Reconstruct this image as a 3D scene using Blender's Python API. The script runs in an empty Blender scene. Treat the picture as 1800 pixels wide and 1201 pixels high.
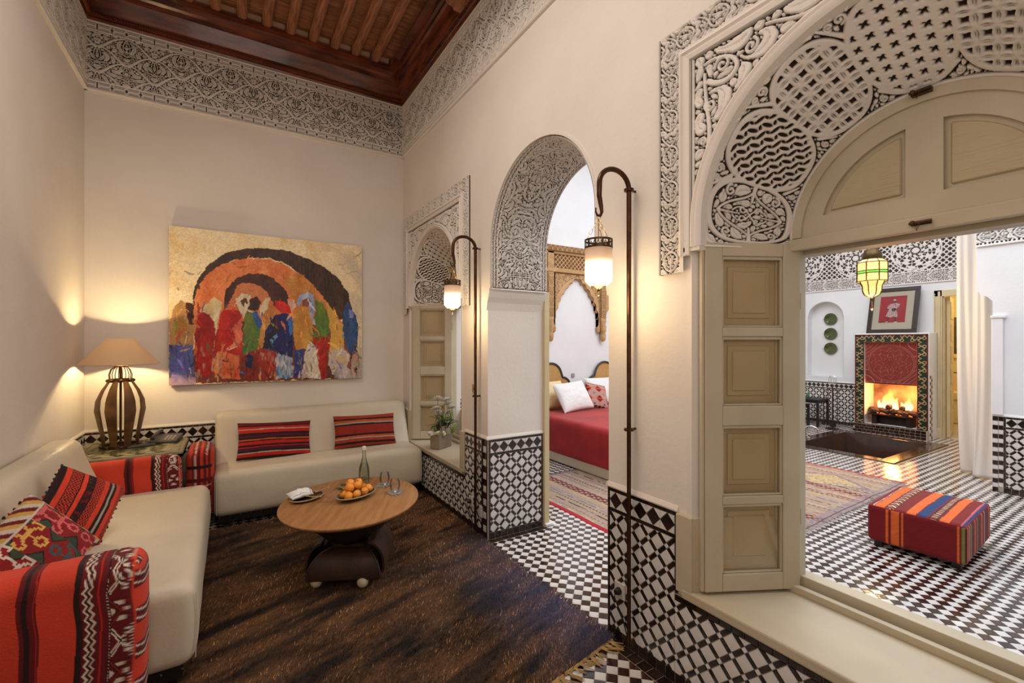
import bpy, bmesh, math, random
import numpy as np
from mathutils import Vector, Matrix
random.seed(7); RNG = np.random.RandomState(5)
sc = bpy.context.scene
COL = sc.collection
PI = math.pi
# ---------------------------------------------------------------- camera, world, light, exposure
CAM_H = 1.55
YAW = math.atan(498/800.0)
cam_d = bpy.data.cameras.new('camera'); cam = bpy.data.objects.new('camera', cam_d); COL.objects.link(cam)
cam.location = (0, 0, CAM_H); cam.rotation_euler = (PI/2, 0, -YAW)
cam_d.sensor_width = 36; cam_d.lens = 16.0; cam_d.shift_y = 0.0008; cam_d.clip_start = 0.05; cam_d.clip_end = 100
sc.camera = cam
w = bpy.data.worlds.new('world'); sc.world = w; w.use_nodes = True
w.node_tree.nodes['Background'].inputs[0].default_value = (0.75, 0.85, 1.0, 1)
w.node_tree.nodes['Background'].inputs[1].default_value = 0.6

def light(kind, name, loc, energy, col=(1, 1, 1), size=None, size_y=None, rot=(0, 0, 0), rad=None):
    l = bpy.data.lights.new(name, kind); l.energy = energy; l.color = col
    if kind == 'AREA':
        l.size = size
        if size_y: l.shape = 'RECTANGLE'; l.size_y = size_y
    if rad is not None: l.shadow_soft_size = rad
    o = bpy.data.objects.new(name, l); o.location = loc; o.rotation_euler = rot; COL.objects.link(o)
    return o
light('AREA', 'patio_skylight_daylight', (5.6, 1.9, 4.95), 330, (0.90, 0.95, 1.0), 5.4, 5.0)
light('AREA', 'salon_fill_light', (0.2, 2.0, 4.1), 47, (1.0, 0.88, 0.77), 1.5, 2.2)  # unseen fill light added to brighten the salon
light('AREA', 'front_fill_light', (0.2, -0.22, 2.3), 13, (1.0, 0.91, 0.83), 1.6, 1.8, (PI/2, 0, 0))  # added fill in front of the solid end wall, no window there
sc.view_settings.view_transform = 'Standard'; sc.view_settings.look = 'None'
sc.view_settings.gamma = 1.0; sc.view_settings.use_curve_mapping = False
sc.view_settings.exposure = 0.0
sc.cycles.use_denoising = True
sc.cycles.max_bounces = 8; sc.cycles.diffuse_bounces = 4; sc.cycles.transparent_max_bounces = 8
sc.cycles.sample_clamp_indirect = 4.0
sc.cycles.caustics_reflective = False; sc.cycles.caustics_refractive = False

# ---------------------------------------------------------------- helpers
def s2l(c):
    return tuple(((x/255.0)/12.92 if x/255.0 <= .04045 else ((x/255.0+.055)/1.055)**2.4) for x in c)
MATS = {}
def pm(name, col, col2=None, scale=6.0, rough=.5, bump=0.0, bscale=60.0, metal=0.0, coat=0.0, sheen=0.0, stretch=(1, 1, 1),
       attr=None, spec=.5, rnd=0.0, trans=0.0, ior=1.45, emis=None, estr=0.0, detail=4.0, bstretch=(1, 1, 1), rough2=None, sss=0.0, alpha=None):
    """procedural principled material: two colours mixed by noise, noise bump, optional colour attribute"""
    if name in MATS: return MATS[name]
    m = bpy.data.materials.new(name); m.use_nodes = True
    nt = m.node_tree; N = nt.nodes; L = nt.links; b = N['Principled BSDF']
    b.inputs['Roughness'].default_value = rough; b.inputs['Metallic'].default_value = metal
    b.inputs['Coat Weight'].default_value = coat; b.inputs['Coat Roughness'].default_value = .08
    b.inputs['Sheen Weight'].default_value = sheen; b.inputs['Specular IOR Level'].default_value = spec
    b.inputs['Transmission Weight'].default_value = trans; b.inputs['IOR'].default_value = ior
    if alpha is not None: b.inputs['Alpha'].default_value = alpha
    if emis: b.inputs['Emission Color'].default_value = (*emis, 1); b.inputs['Emission Strength'].default_value = estr
    tc = N.new('ShaderNodeTexCoord'); mp = N.new('ShaderNodeMapping'); mp.inputs['Scale'].default_value = stretch
    L.new(tc.outputs['Object'], mp.inputs[0])
    out = None
    if attr:
        a = N.new('ShaderNodeAttribute'); a.attribute_name = attr; out = a.outputs['Color']
    elif col2 is not None:
        n = N.new('ShaderNodeTexNoise'); n.inputs['Scale'].default_value = scale; n.inputs['Detail'].default_value = detail
        L.new(mp.outputs[0], n.inputs['Vector'])
        r = N.new('ShaderNodeMapRange'); r.inputs[1].default_value = .35; r.inputs[2].default_value = .65
        L.new(n.outputs[0], r.inputs[0])
        x = N.new('ShaderNodeMix'); x.data_type = 'RGBA'
        x.inputs[6].default_value = (*col, 1); x.inputs[7].default_value = (*col2, 1)
        L.new(r.outputs[0], x.inputs[0]); out = x.outputs[2]
        if rough2 is not None:
            r2 = N.new('ShaderNodeMapRange'); r2.inputs[3].default_value = rough; r2.inputs[4].default_value = rough2
            L.new(r.outputs[0], r2.inputs[0]); L.new(r2.outputs[0], b.inputs['Roughness'])
    else:
        b.inputs['Base Color'].default_value = (*col, 1)
    if rnd and out is None:
        rg = N.new('ShaderNodeRGB'); rg.outputs[0].default_value = (*col, 1); out = rg.outputs[0]
    if rnd:
        g = N.new('ShaderNodeNewGeometry'); oi = N.new('ShaderNodeObjectInfo')
        ad = N.new('ShaderNodeMath'); ad.operation = 'ADD'; L.new(g.outputs['Random Per Island'], ad.inputs[0]); L.new(oi.outputs['Random'], ad.inputs[1])
        fr = N.new('ShaderNodeMath'); fr.operation = 'FRACT'; L.new(ad.outputs[0], fr.inputs[0])
        r = N.new('ShaderNodeMapRange'); r.inputs[3].default_value = 1-rnd; r.inputs[4].default_value = 1+rnd
        L.new(fr.outputs[0], r.inputs[0])
        h = N.new('ShaderNodeHueSaturation'); L.new(out, h.inputs['Color']); L.new(r.outputs[0], h.inputs['Value']); out = h.outputs[0]
    if out is not None: L.new(out, b.inputs['Base Color'])
    if bump:
        mp2 = N.new('ShaderNodeMapping'); mp2.inputs['Scale'].default_value = bstretch; L.new(tc.outputs['Object'], mp2.inputs[0])
        n2 = N.new('ShaderNodeTexNoise'); n2.inputs['Scale'].default_value = bscale; n2.inputs['Detail'].default_value = 3
        L.new(mp2.outputs[0], n2.inputs['Vector'])
        bp = N.new('ShaderNodeBump'); bp.inputs['Strength'].default_value = min(1, bump); bp.inputs['Distance'].default_value = .004
        L.new(n2.outputs[0], bp.inputs['Height']); L.new(bp.outputs[0], b.inputs['Normal'])
    MATS[name] = m
    return m

def tag(o, label=None, cat=None, group=None, kind=None):
    if label: o['label'] = label
    if cat: o['category'] = cat
    if group: o['group'] = group
    if kind: o['kind'] = kind
    return o
def T(name, label, cat, loc=(0, 0, 0), rz=0, group=None, kind=None):
    o = bpy.data.objects.new(name, None); o.empty_display_size = .1; o.location = loc; o.rotation_euler = (0, 0, rz); COL.objects.link(o)
    return tag(o, label, cat, group, kind)
def link(name, me, parent=None, mats=None, smooth=False):
    if mats is not None:
        for m in (mats if isinstance(mats, (list, tuple)) else [mats]): me.materials.append(m)
    if smooth and len(me.polygons): me.polygons.foreach_set('use_smooth', np.ones(len(me.polygons), bool))
    o = bpy.data.objects.new(name, me); COL.objects.link(o)
    if parent: o.parent = parent
    return o
def fast_mesh(name, V, Q, mi=None):
    """numpy vertices (n,3) and faces (m,k) -> mesh"""
    V = np.asarray(V, np.float32); Q = np.asarray(Q, np.int32); k = Q.shape[1]
    me = bpy.data.meshes.new(name)
    me.vertices.add(len(V)); me.vertices.foreach_set('co', V.ravel())
    me.loops.add(Q.size); me.loops.foreach_set('vertex_index', Q.ravel())
    me.polygons.add(len(Q)); me.polygons.foreach_set('loop_start', np.arange(0, Q.size, k, dtype=np.int32))
    if mi is not None: me.polygons.foreach_set('material_index', np.asarray(mi, np.int32))
    me.update(calc_edges=True)
    return me
def vcol(me, C, name='Col'):
    a = me.color_attributes.new(name, 'FLOAT_COLOR', 'POINT')
    A = np.ones((len(me.vertices), 4), np.float32); A[:, :3] = C
    a.data.foreach_set('color', A.ravel())
def gridfaces(nu, nv, mask=None, closeu=False):
    """nu x nv vertices, index = i*nv + j"""
    i = np.arange(nu if closeu else nu-1)[:, None]; j = np.arange(nv-1)[None, :]
    a = i*nv+j; b = ((i+1) % nu)*nv+j
    Q = np.stack([a, b, b+1, a+1], -1)
    if mask is not None: Q = Q[mask]
    return Q.reshape(-1, 4)

class MB:
    """collects shapes into ONE mesh"""
    def __init__(s): s.V = []; s.F = []; s.M = []; s.T = Matrix.Identity(4); s.m = 0
    def add(s, V, F):
        o = len(s.V); s.V += [tuple(s.T @ Vector(v)) for v in V]; s.F += [tuple(i+o for i in f) for f in F]; s.M += [s.m]*len(F)
        return s
    def box(s, a, b):
        x0, x1 = sorted((a[0], b[0])); y0, y1 = sorted((a[1], b[1])); z0, z1 = sorted((a[2], b[2]))
        return s.add([(x0, y0, z0), (x1, y0, z0), (x1, y1, z0), (x0, y1, z0), (x0, y0, z1), (x1, y0, z1), (x1, y1, z1), (x0, y1, z1)],
              [(0, 3, 2, 1), (4, 5, 6, 7), (0, 1, 5, 4), (1, 2, 6, 5), (2, 3, 7, 6), (3, 0, 4, 7)])
    def prism(s, poly, z0, z1, ax='z', top=None):
        """polygon extruded; ax z: (x,y)+z; x: (y,z)+x; y: (x,z)+y; top: other polygon at z1"""
        top = top or poly
        f = {'z': lambda p, h: (p[0], p[1], h), 'x': lambda p, h: (h, p[0], p[1]), 'y': lambda p, h: (p[0], h, p[1])}[ax]
        n = len(poly); V = [f(p, z0) for p in poly]+[f(p, z1) for p in top]
        F = [tuple(range(n))[::-1], tuple(range(n, 2*n))]+[(i, (i+1) % n, (i+1) % n+n, i+n) for i in range(n)]
        return s.add(V, F)
    def lathe(s, prof, c=(0, 0, 0), n=24, arc=2*PI, a0=0, cap=True, sx=1, sy=1):
        V = []; F = []; k = len(prof); full = abs(arc-2*PI) < 1e-6; m = n if full else n+1
        for i in range(m):
            a = a0+arc*i/n; ca, sa = math.cos(a), math.sin(a)
            V += [(c[0]+r*ca*sx, c[1]+r*sa*sy, c[2]+z) for r, z in prof]
        for i in range(n):
            j = (i+1) % m
            F += [(i*k+t, j*k+t, j*k+t+1, i*k+t+1) for t in range(k-1)]
        if cap and full:
            if prof[0][0] > 1e-5: F.append(tuple(i*k for i in range(m))[::-1])
            if prof[-1][0] > 1e-5: F.append(tuple(i*k+k-1 for i in range(m)))
        return s.add(V, F)
    def tube(s, pts, r, n=8, cap=True, close=False):
        P = [Vector(p) for p in pts]; R = r if isinstance(r, (list, tuple)) else [r]*len(P)
        V = []; F = []; up = Vector((0, 0, 1)); last = None; L = len(P)
        for i, p in enumerate(P):
            t = (P[(i+1) % L]-P[i-1]) if close else (P[min(i+1, L-1)]-P[max(i-1, 0)])
            t.normalize()
            if last is None:
                last = t.orthogonal().normalized() if abs(t.z) > .9 else t.cross(up).normalized()
            a = (last-t*last.dot(t)).normalized(); b = t.cross(a); last = a
            V += [tuple(p+(a*math.cos(2*PI*k/n)+b*math.sin(2*PI*k/n))*R[i]) for k in range(n)]
        for i in range(L if close else L-1):
            j = (i+1) % L
            F += [(i*n+k, i*n+(k+1) % n, j*n+(k+1) % n, j*n+k) for k in range(n)]
        if cap and not close: F += [tuple(range(n))[::-1], tuple((L-1)*n+k for k in range(n))]
        return s.add(V, F)
    def ball(s, c, r, n=12, sz=1.0, sx=1, sy=1):
        return s.lathe([(max(0, r*math.cos(t)), r*sz*math.sin(t)) for t in [(-.5+i/8)*PI for i in range(9)]], c, n, cap=False, sx=sx, sy=sy)
    def sweep(s, path, prof, closed_prof=True):
        """profile (a,b) swept along path; frames = list of (origin, A, B)"""
        V = []; F = []; k = len(prof)
        for O, A, B in path: V += [tuple(Vector(O)+Vector(A)*a+Vector(B)*b) for a, b in prof]
        for i in range(len(path)-1):
            F += [(i*k+t, i*k+(t+1) % k, (i+1)*k+(t+1) % k, (i+1)*k+t) for t in range(k if closed_prof else k-1)]
        if closed_prof: F += [tuple(range(k))[::-1], tuple((len(path)-1)*k+t for t in range(k))]
        return s.add(V, F)
    def build(s, name, mats, parent=None, smooth=False, bevel=0, seg=2, fix=True):
        me = bpy.data.meshes.new(name); me.from_pydata(s.V, [], s.F)
        if max(s.M, default=0) > 0: me.polygons.foreach_set('material_index', s.M)
        if fix:
            b = bmesh.new(); b.from_mesh(me); bmesh.ops.recalc_face_normals(b, faces=b.faces); b.to_mesh(me); b.free()
        o = link(name, me, parent, mats, smooth)
        if smooth and smooth != 'all':
            me.set_sharp_from_angle(angle=math.radians(40))
        if bevel:
            md = o.modifiers.new('edge', 'BEVEL'); md.width = bevel; md.segments = seg; md.limit_method = 'ANGLE'; md.angle_limit = math.radians(35)
        return o

def copy_tree(o, parent=None):
    c = o.copy(); COL.objects.link(c)
    if parent: c.parent = parent
    for ch in o.children: copy_tree(ch, c)
    return c

def soft_box(h, r, n=(16, 16, 16), fn=None, cfn=None, seg=4):
    """rounded box, half sizes h, edge radius r (scalar or per point), fn displaces vertices (n,3)->(n,3)"""
    VS = []; FS = []; off = 0
    def axis(hh, k):
        e = [-hh+r*(1-math.cos(PI/2*i/seg)) for i in range(seg)]
        mid = list(np.linspace(-hh+r, hh-r, max(2, k)))
        return np.array(e+mid+[-x for x in e[::-1]])
    A = [axis(h[i], n[i]) for i in range(3)]
    for ax in range(3):
        for sg in (-1, 1):
            u, v = [(1, 2), (2, 0), (0, 1)][ax]
            U, W = np.meshgrid(A[u], A[v], indexing='ij')
            P = np.zeros(U.shape+(3,)); P[..., u] = U; P[..., v] = W; P[..., ax] = sg*h[ax]
            f = gridfaces(len(A[u]), len(A[v]))
            if sg < 0: f = f[:, ::-1]
            VS.append(P.reshape(-1, 3)); FS.append(f+off); off += U.size
    V = np.concatenate(VS); Fc = np.concatenate(FS)
    hh = np.array(h)-r; q = np.clip(V, -hh, hh); d = V-q; l = np.linalg.norm(d, axis=1, keepdims=True)
    V = q+d/np.maximum(l, 1e-9)*r
    key = np.round(V*2e4).astype(np.int64); _, ix, inv = np.unique(key, axis=0, return_index=True, return_inverse=True)
    inv = inv.ravel(); V = V[ix]; Fc = inv[Fc]
    ok = np.array([len(set(f)) == 4 for f in Fc.tolist()]); Fc = Fc[ok]
    C = cfn(V) if cfn else None
    if fn: V = fn(V)
    me = fast_mesh('soft', V, Fc)
    if C is not None: vcol(me, C)
    return me

_PERM = RNG.rand(256, 256)
def vn(x, y, s=0):
    """smooth value noise 0..1 on numpy arrays"""
    x = np.asarray(x, float)+s*17.3; y = np.asarray(y, float)+s*9.1
    i = np.floor(x).astype(int); j = np.floor(y).astype(int); a = x-i; b = y-j
    a = a*a*(3-2*a); b = b*b*(3-2*b); P = _PERM
    g = lambda p, q: P[p & 255, q & 255]
    return (g(i, j)*(1-a)+g(i+1, j)*a)*(1-b)+(g(i, j+1)*(1-a)+g(i+1, j+1)*a)*b
def fbm(x, y, s=0): return .55*vn(x, y, s)+.3*vn(2.1*x, 2.1*y, s+1)+.15*vn(4.3*x, 4.3*y, s+2)

# ---- camera maths for ranking what shows
_S, _C = math.sin(YAW), math.cos(YAW)
def project(P):
    P = np.asarray(P, float); d = P[..., 0]*_S+P[..., 1]*_C; r = P[..., 0]*_C-P[..., 1]*_S; d = np.where(d < .05, .05, d)
    return 900+800*r/d, 602-800*(P[..., 2]-CAM_H)/d, d

# ---------------------------------------------------------------- materials
PLASTER = pm('plaster_warm', (.80, .745, .69), (.74, .68, .62), 1.6, .75, .35, 35)
PLASTER_W = pm('plaster_white', (.80, .80, .81), (.74, .74, .75), 1.5, .7, .3, 30)
CREAM = pm('cream_paint', (.56, .49, .36), (.49, .42, .30), 3, .42, .3, 22, bstretch=(1, 1, .15))
CREAM_Y = pm('yellow_cream_paint', (.66, .54, .33), (.58, .47, .28), 3, .4)
BLACKT = pm('black_glaze', (.014, .010, .009), (.035, .018, .012), 9, .12, .25, 30, rnd=.5, coat=.3)
WHITET = pm('white_glaze', (.72, .70, .69), (.64, .61, .59), 8, .14, .15, 25, rnd=.06, coat=.3)
BROWNT = pm('dark_brown_glaze', (.045, .016, .010), (.020, .010, .008), 9, .13, .2, 30, rnd=.5, coat=.3)
GROUT = pm('grout', (.50, .42, .34), (.40, .33, .26), 30, .9)
WOODC = pm('varnished_cedar', (.20, .045, .016), (.055, .011, .004), 3, .2, .3, 24, stretch=(1, 1, 7), bstretch=(1, 1, 8), coat=.4)
WOODB = pm('cedar_beam', (.46, .20, .105), (.22, .08, .038), 5, .34, .3, 30, stretch=(9, 1, 9), bstretch=(9, 1, 9))
IRON = pm('rusty_iron', (.060, .030, .016), (.13, .065, .030), 14, .42, .4, 40, metal=.75, rough2=.6)
IRONP = pm('bronze_pole', (.10, .045, .022), (.055, .024, .012), 20, .3, .2, 40, metal=.8)
BLACKM = pm('black_paint', (.012, .011, .011), None, rough=.4)
CHROME = pm('chrome', (.7, .7, .7), None, rough=.12, metal=1)

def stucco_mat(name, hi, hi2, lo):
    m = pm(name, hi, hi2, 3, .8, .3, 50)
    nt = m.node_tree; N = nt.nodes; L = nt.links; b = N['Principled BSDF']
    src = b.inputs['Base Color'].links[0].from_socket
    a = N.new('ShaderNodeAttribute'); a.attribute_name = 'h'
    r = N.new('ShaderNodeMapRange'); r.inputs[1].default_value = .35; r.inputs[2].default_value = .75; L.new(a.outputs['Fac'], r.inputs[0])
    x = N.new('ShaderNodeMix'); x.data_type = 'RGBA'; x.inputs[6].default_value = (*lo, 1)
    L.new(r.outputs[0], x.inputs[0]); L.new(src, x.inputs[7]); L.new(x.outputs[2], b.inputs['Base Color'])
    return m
STUCCO = stucco_mat('carved_stucco', (.78, .73, .68), (.71, .66, .61), (.042, .023, .012))  # dark recess colour mixes dusty brown ground with painted groove shade
STUCCO_W = stucco_mat('carved_stucco_patio', (.76, .72, .68), (.70, .66, .62), (.05, .033, .022))  # recess colour carries painted groove shade here too
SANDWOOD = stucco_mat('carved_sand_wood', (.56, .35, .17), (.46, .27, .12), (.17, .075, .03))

# ---------------------------------------------------------------- carved stucco: a height canvas packed with leaves, bands and spirals
class Cv:
    def __init__(s, w, h, res, wrap=False, mir=False, x0=None, seed=1):
        s.w, s.h, s.res, s.wrap, s.mir = w, h, res, wrap, mir
        s.x0 = (-w/2 if mir else 0) if x0 is None else x0
        s.nx = int(round(w/res)); s.ny = int(round(h/res))
        s.X = s.x0+(np.arange(s.nx)+.5)*res; s.Y = (np.arange(s.ny)+.5)*res
        s.d = np.full((s.nx, s.ny), .08, np.float32); s.g = np.full((s.nx, s.ny), .08, np.float32)
        s.r = random.Random(seed); s.block = np.zeros((s.nx, s.ny), bool)
    def _disk(s, arr, x, y, r, M=.045):
        R = r+M
        i0 = max(0, int((x-R-s.x0)/s.res)); i1 = min(s.nx, int((x+R-s.x0)/s.res)+2)
        j0 = max(0, int((y-R)/s.res)); j1 = min(s.ny, int((y+R)/s.res)+2)
        if i0 >= i1 or j0 >= j1: return
        D = np.sqrt((s.X[i0:i1, None]-x)**2+(s.Y[None, j0:j1]-y)**2)-r
        a = arr[i0:i1, j0:j1]; np.minimum(a, D, out=a)
    def disk(s, x, y, r, groove=False):
        arr = s.g if groove else s.d; M = .012 if groove else .045
        xs = [x, -x] if s.mir else [x]
        for q in xs:
            for k in ((-s.w, 0, s.w) if s.wrap else (0,)): s._disk(arr, q+k, y, r, M)
    def path(s, pts, r0, r1=None, groove=False):
        r1 = r0 if r1 is None else r1; n = len(pts); tot = 0; pos = 0
        seg = [math.dist(pts[i], pts[i+1]) for i in range(n-1)]; tot = max(sum(seg), 1e-6)
        for i in range(n-1):
            k = max(1, int(seg[i]/max(s.res*1.2, min(r0, r1)*.5)))
            for t in range(k+(i == n-2)):
                f = t/k; q = (pos+f*seg[i])/tot
                s.disk(pts[i][0]*(1-f)+pts[i+1][0]*f, pts[i][1]*(1-f)+pts[i+1][1]*f, r0*(1-q)+r1*q, groove)
            pos += seg[i]
    def curve(s, P, r0, r1=None, n=14, groove=False):
        """bezier / polyline of 3-4 control points"""
        out = []
        for i in range(n+1):
            t = i/n; Q = [tuple(p) for p in P]
            while len(Q) > 1: Q = [(a[0]*(1-t)+b[0]*t, a[1]*(1-t)+b[1]*t) for a, b in zip(Q, Q[1:])]
            out.append(Q[0])
        s.path(out, r0, r1, groove)
    def spiral(s, x, y, R, a0, dr, r, turns=1.3, r1=None):
        n = int(16*turns)
        s.path([(x+R*(1-.8*i/n)*math.cos(a0+dr*2*PI*turns*i/n), y+R*(1-.8*i/n)*math.sin(a0+dr*2*PI*turns*i/n)) for i in range(n+1)], r, r1 or r)
    def at(s, x, y):
        if s.wrap: x = (x-s.x0) % s.w+s.x0
        i = int((x-s.x0)/s.res); j = int(y/s.res)
        if i < 0 or j < 0 or i >= s.nx or j >= s.ny: return -1
        return s.d[i, j]
    def fill(s, thr=.006, gap=.0032, rmax=.02, maxn=900):
        for _ in range(maxn):
            dm = np.where(s.block, -1, s.d)
            if s.mir: dm[:s.nx//2-1] = -1
            k = int(dm.argmax()); i, j = divmod(k, s.ny); v = float(s.d[i, j])
            if v < thr or s.block[i, j]: break
            cx, cy = float(s.X[i]), float(s.Y[j]); best = None
            for q in range(7):
                a = s.r.uniform(0, PI); kap = s.r.choice((-1, 1))*s.r.uniform(8, 30)
                sp = [(cx, cy, v)]
                for sg in (1, -1):
                    x, y, th = cx, cy, a+(0 if sg == 1 else PI); lst = []
                    for st in range(7):
                        step = max(.0025, v*.45); th += kap*step*sg*(1 if sg == 1 else .5); x += step*math.cos(th); y += step*math.sin(th)
                        dd = s.at(x, y)
                        if s.mir and (x < 0) != (cx < 0): dd = -1
                        if dd < gap+.0016: break
                        lst.append((x, y, dd))
                    sp = sp+lst if sg == 1 else lst[::-1]+sp
                if best is None or len(sp) > len(best): best = sp
            n = len(best); sgn = s.r.choice((0, 1))
            for t, (x, y, dd) in enumerate(best):
                u = t/max(1, n-1); u = u if sgn else 1-u
                tp = math.sin(PI*min(1, max(0, .16+.72*u)))**.45 if n > 1 else 1
                s.disk(x, y, max(.0012, min(dd-gap, rmax)*tp))
                if t < n-1:
                    x2, y2, d2 = best[t+1]; s.disk((x+x2)/2, (y+y2)/2, max(.001, min(min(dd, d2)-gap, rmax)*tp))
            if n == 1: s.d[i, j] = min(s.d[i, j], -.0001)
            if v > .012 and n > 2:
                s.path([(p[0], p[1]) for p in best[1:-1]], .0011, .0016, groove=True)
    def rect_block(s, x0, x1, y0, y1, pad=0):
        m = (s.X[:, None] > x0) & (s.X[:, None] < x1) & (s.Y[None] > y0) & (s.Y[None] < y1); s.block |= m
    def field(s): return np.maximum(s.d, -s.g)
    def sample(s, F, x, y):
        """bilinear sample of field F at arrays x, y; wraps in x when periodic; outside = raised"""
        u = (x-s.x0)/s.res-.5; v = y/s.res-.5
        out = (v < -.5) | (v > s.ny-.5)
        if s.wrap: u = np.mod(u, s.nx)
        else: out = out | (u < -.5) | (u > s.nx-.5)
        i = np.floor(u).astype(int); j = np.floor(v).astype(int); a = u-i; b = np.clip(v-j, 0, 1)
        if s.wrap: i0 = i % s.nx; i1 = (i+1) % s.nx
        else: i0 = np.clip(i, 0, s.nx-1); i1 = np.clip(i+1, 0, s.nx-1)
        j0 = np.clip(j, 0, s.ny-1); j1 = np.clip(j+1, 0, s.ny-1)
        r = (F[i0, j0]*(1-a)+F[i1, j0]*a)*(1-b)+(F[i0, j1]*(1-a)+F[i1, j1]*a)*b
        return np.where(out, -.01, r)

def relief(name, P, N, F, depth, cell, parent, mat, mask=None, share=None):
    """grid of base points P (nu,nv,3), normals N, signed field F (negative = raised)"""
    H = np.clip(.5-(F-.0003)/(1.3*cell), 0, 1)
    V = P+N*(H*depth)[..., None]
    me = fast_mesh(name, V.reshape(-1, 3), gridfaces(P.shape[0], P.shape[1], mask))
    a = me.attributes.new('h', 'FLOAT', 'POINT'); a.data.foreach_set('value', H.astype(np.float32).ravel())
    return link(name, me, parent, mat)

# ---- the frieze canvas: ogee net between two cartouche borders; pitch .385, height .575
def frieze_canvas():
    W, Hh = .385, .575; c = Cv(W, Hh, .0025, wrap=True, mir=True, seed=3)
    B = .078
    for y0, y1 in ((0, B), (Hh-B, Hh)):            # plain ribbon, cut by grooves
        c.d[:, (c.Y >= y0) & (c.Y < y1)] = -.005
        for a in (.014, .062):
            c.path([(x, y0+a) for x in (.012, .055, .082)], .0027, groove=True)
            c.path([(x, y0+a) for x in (.112, .14, .182)], .0027, groove=True)
        for a, b in ((.026, .05), (.05, .026)):
            c.path([(.018, y0+a), (.078, y0+a)], .0022, groove=True); c.path([(.118, y0+a), (.176, y0+a)], .0022, groove=True)
        c.path([(0, y0+.026), (.006, y0+.038), (0, y0+.05)], .0038, groove=True); c.path([(.0965, y0+.014), (.0965, y0+.062)], .0034, .0034, groove=True)
        c.path([(.088, y0+.038), (.105, y0+.038)], .0038, groove=True); c.path([(.192, y0+.014), (.192, y0+.062)], .0034, groove=True)
    lo, hi = B, Hh-B; h = W/2
    for (xc, yt) in ((0, hi-.010), (h, hi-.118), (0, hi-.226), (h, hi-.334)):
        s = 1 if xc == 0 else -1
        # band falls from the apex (xc,yt) to the volute beside (other axis, yt-.13)
        c.curve([(xc+s*.006, yt), (xc+s*.05, yt-.012), (xc+s*.10, yt-.02), (xc+s*.118, yt-.075), (xc+s*.172, yt-.112)], .0045, .013, n=26)
        c.spiral(xc+s*.176, yt-.112, .016, -.5 if s > 0 else PI+.5, -s, .0048, 1.0)
        c.curve([(xc, yt-.004), (xc+s*.03, yt-.06), (xc+s*.03, yt-.09), (xc+s*.004, yt-.125)], .0042, .003)
        c.disk(xc+s*.0, yt-.052, .007)
        c.curve([(xc+s*.002, yt-.15), (xc+s*.075, yt-.10), (xc+s*.11, yt-.17), (xc+s*.03, yt-.20)], .0046, .0036, n=20)
        c.spiral(xc+s*.045, yt-.165, .019, 1.2 if s > 0 else PI-1.2, s, .0036, 1.2)
    c.fill(.0056, .0028, .015)
    return c

# ---------------------------------------------------------------- zellige tiles: every piece a polygon with its own bevelled edge
def clip_poly(P, x0, x1, y0, y1):
    for ax, lim, sg in ((0, x0, 1), (0, x1, -1), (1, y0, 1), (1, y1, -1)):
        Q = []
        for i in range(len(P)):
            a, b = P[i-1], P[i]; ia = sg*(a[ax]-lim) >= -1e-9; ib = sg*(b[ax]-lim) >= -1e-9
            if ia != ib:
                t = (lim-a[ax])/(b[ax]-a[ax]); Q.append((a[0]+t*(b[0]-a[0]), a[1]+t*(b[1]-a[1])))
            if ib: Q.append(b)
        P = Q
        if len(P) < 3: return []
    return P
def area(P): return abs(sum(P[i-1][0]*P[i][1]-P[i][0]*P[i-1][1] for i in range(len(P))))/2
def shrink(P, e):
    """inset convex polygon by e (toward the centroid along edge normals)"""
    n = len(P); s = sum(P[i-1][0]*P[i][1]-P[i][0]*P[i-1][1] for i in range(n)); P = P if s > 0 else P[::-1]; out = []
    for i in range(n):
        a, b, c = P[i-1], P[i], P[(i+1) % n]
        d1 = (b[0]-a[0], b[1]-a[1]); d2 = (c[0]-b[0], c[1]-b[1]); l1 = math.hypot(*d1); l2 = math.hypot(*d2)
        if l1 < 1e-6 or l2 < 1e-6: continue
        n1 = (-d1[1]/l1, d1[0]/l1); n2 = (-d2[1]/l2, d2[0]/l2); k = 1+n1[0]*n2[0]+n1[1]*n2[1]
        if k < .15: continue
        out.append((b[0]+e*(n1[0]+n2[0])/k, b[1]+e*(n1[1]+n2[1])/k))
    return out
KMAT = {'white_tile': WHITET, 'small_white_tile': WHITET, 'black_strip_tile': BLACKT, 'white_triangle_tile': WHITET,
        'black_diamond_tile': BLACKT, 'border_tile': BLACKT, 'base_tile': BLACKT, 'black_tile': BROWNT, 'corner_tile': BLACKT, 'corner_white_tile': WHITET,
        'green_tile': None}
_TM = {}
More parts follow.
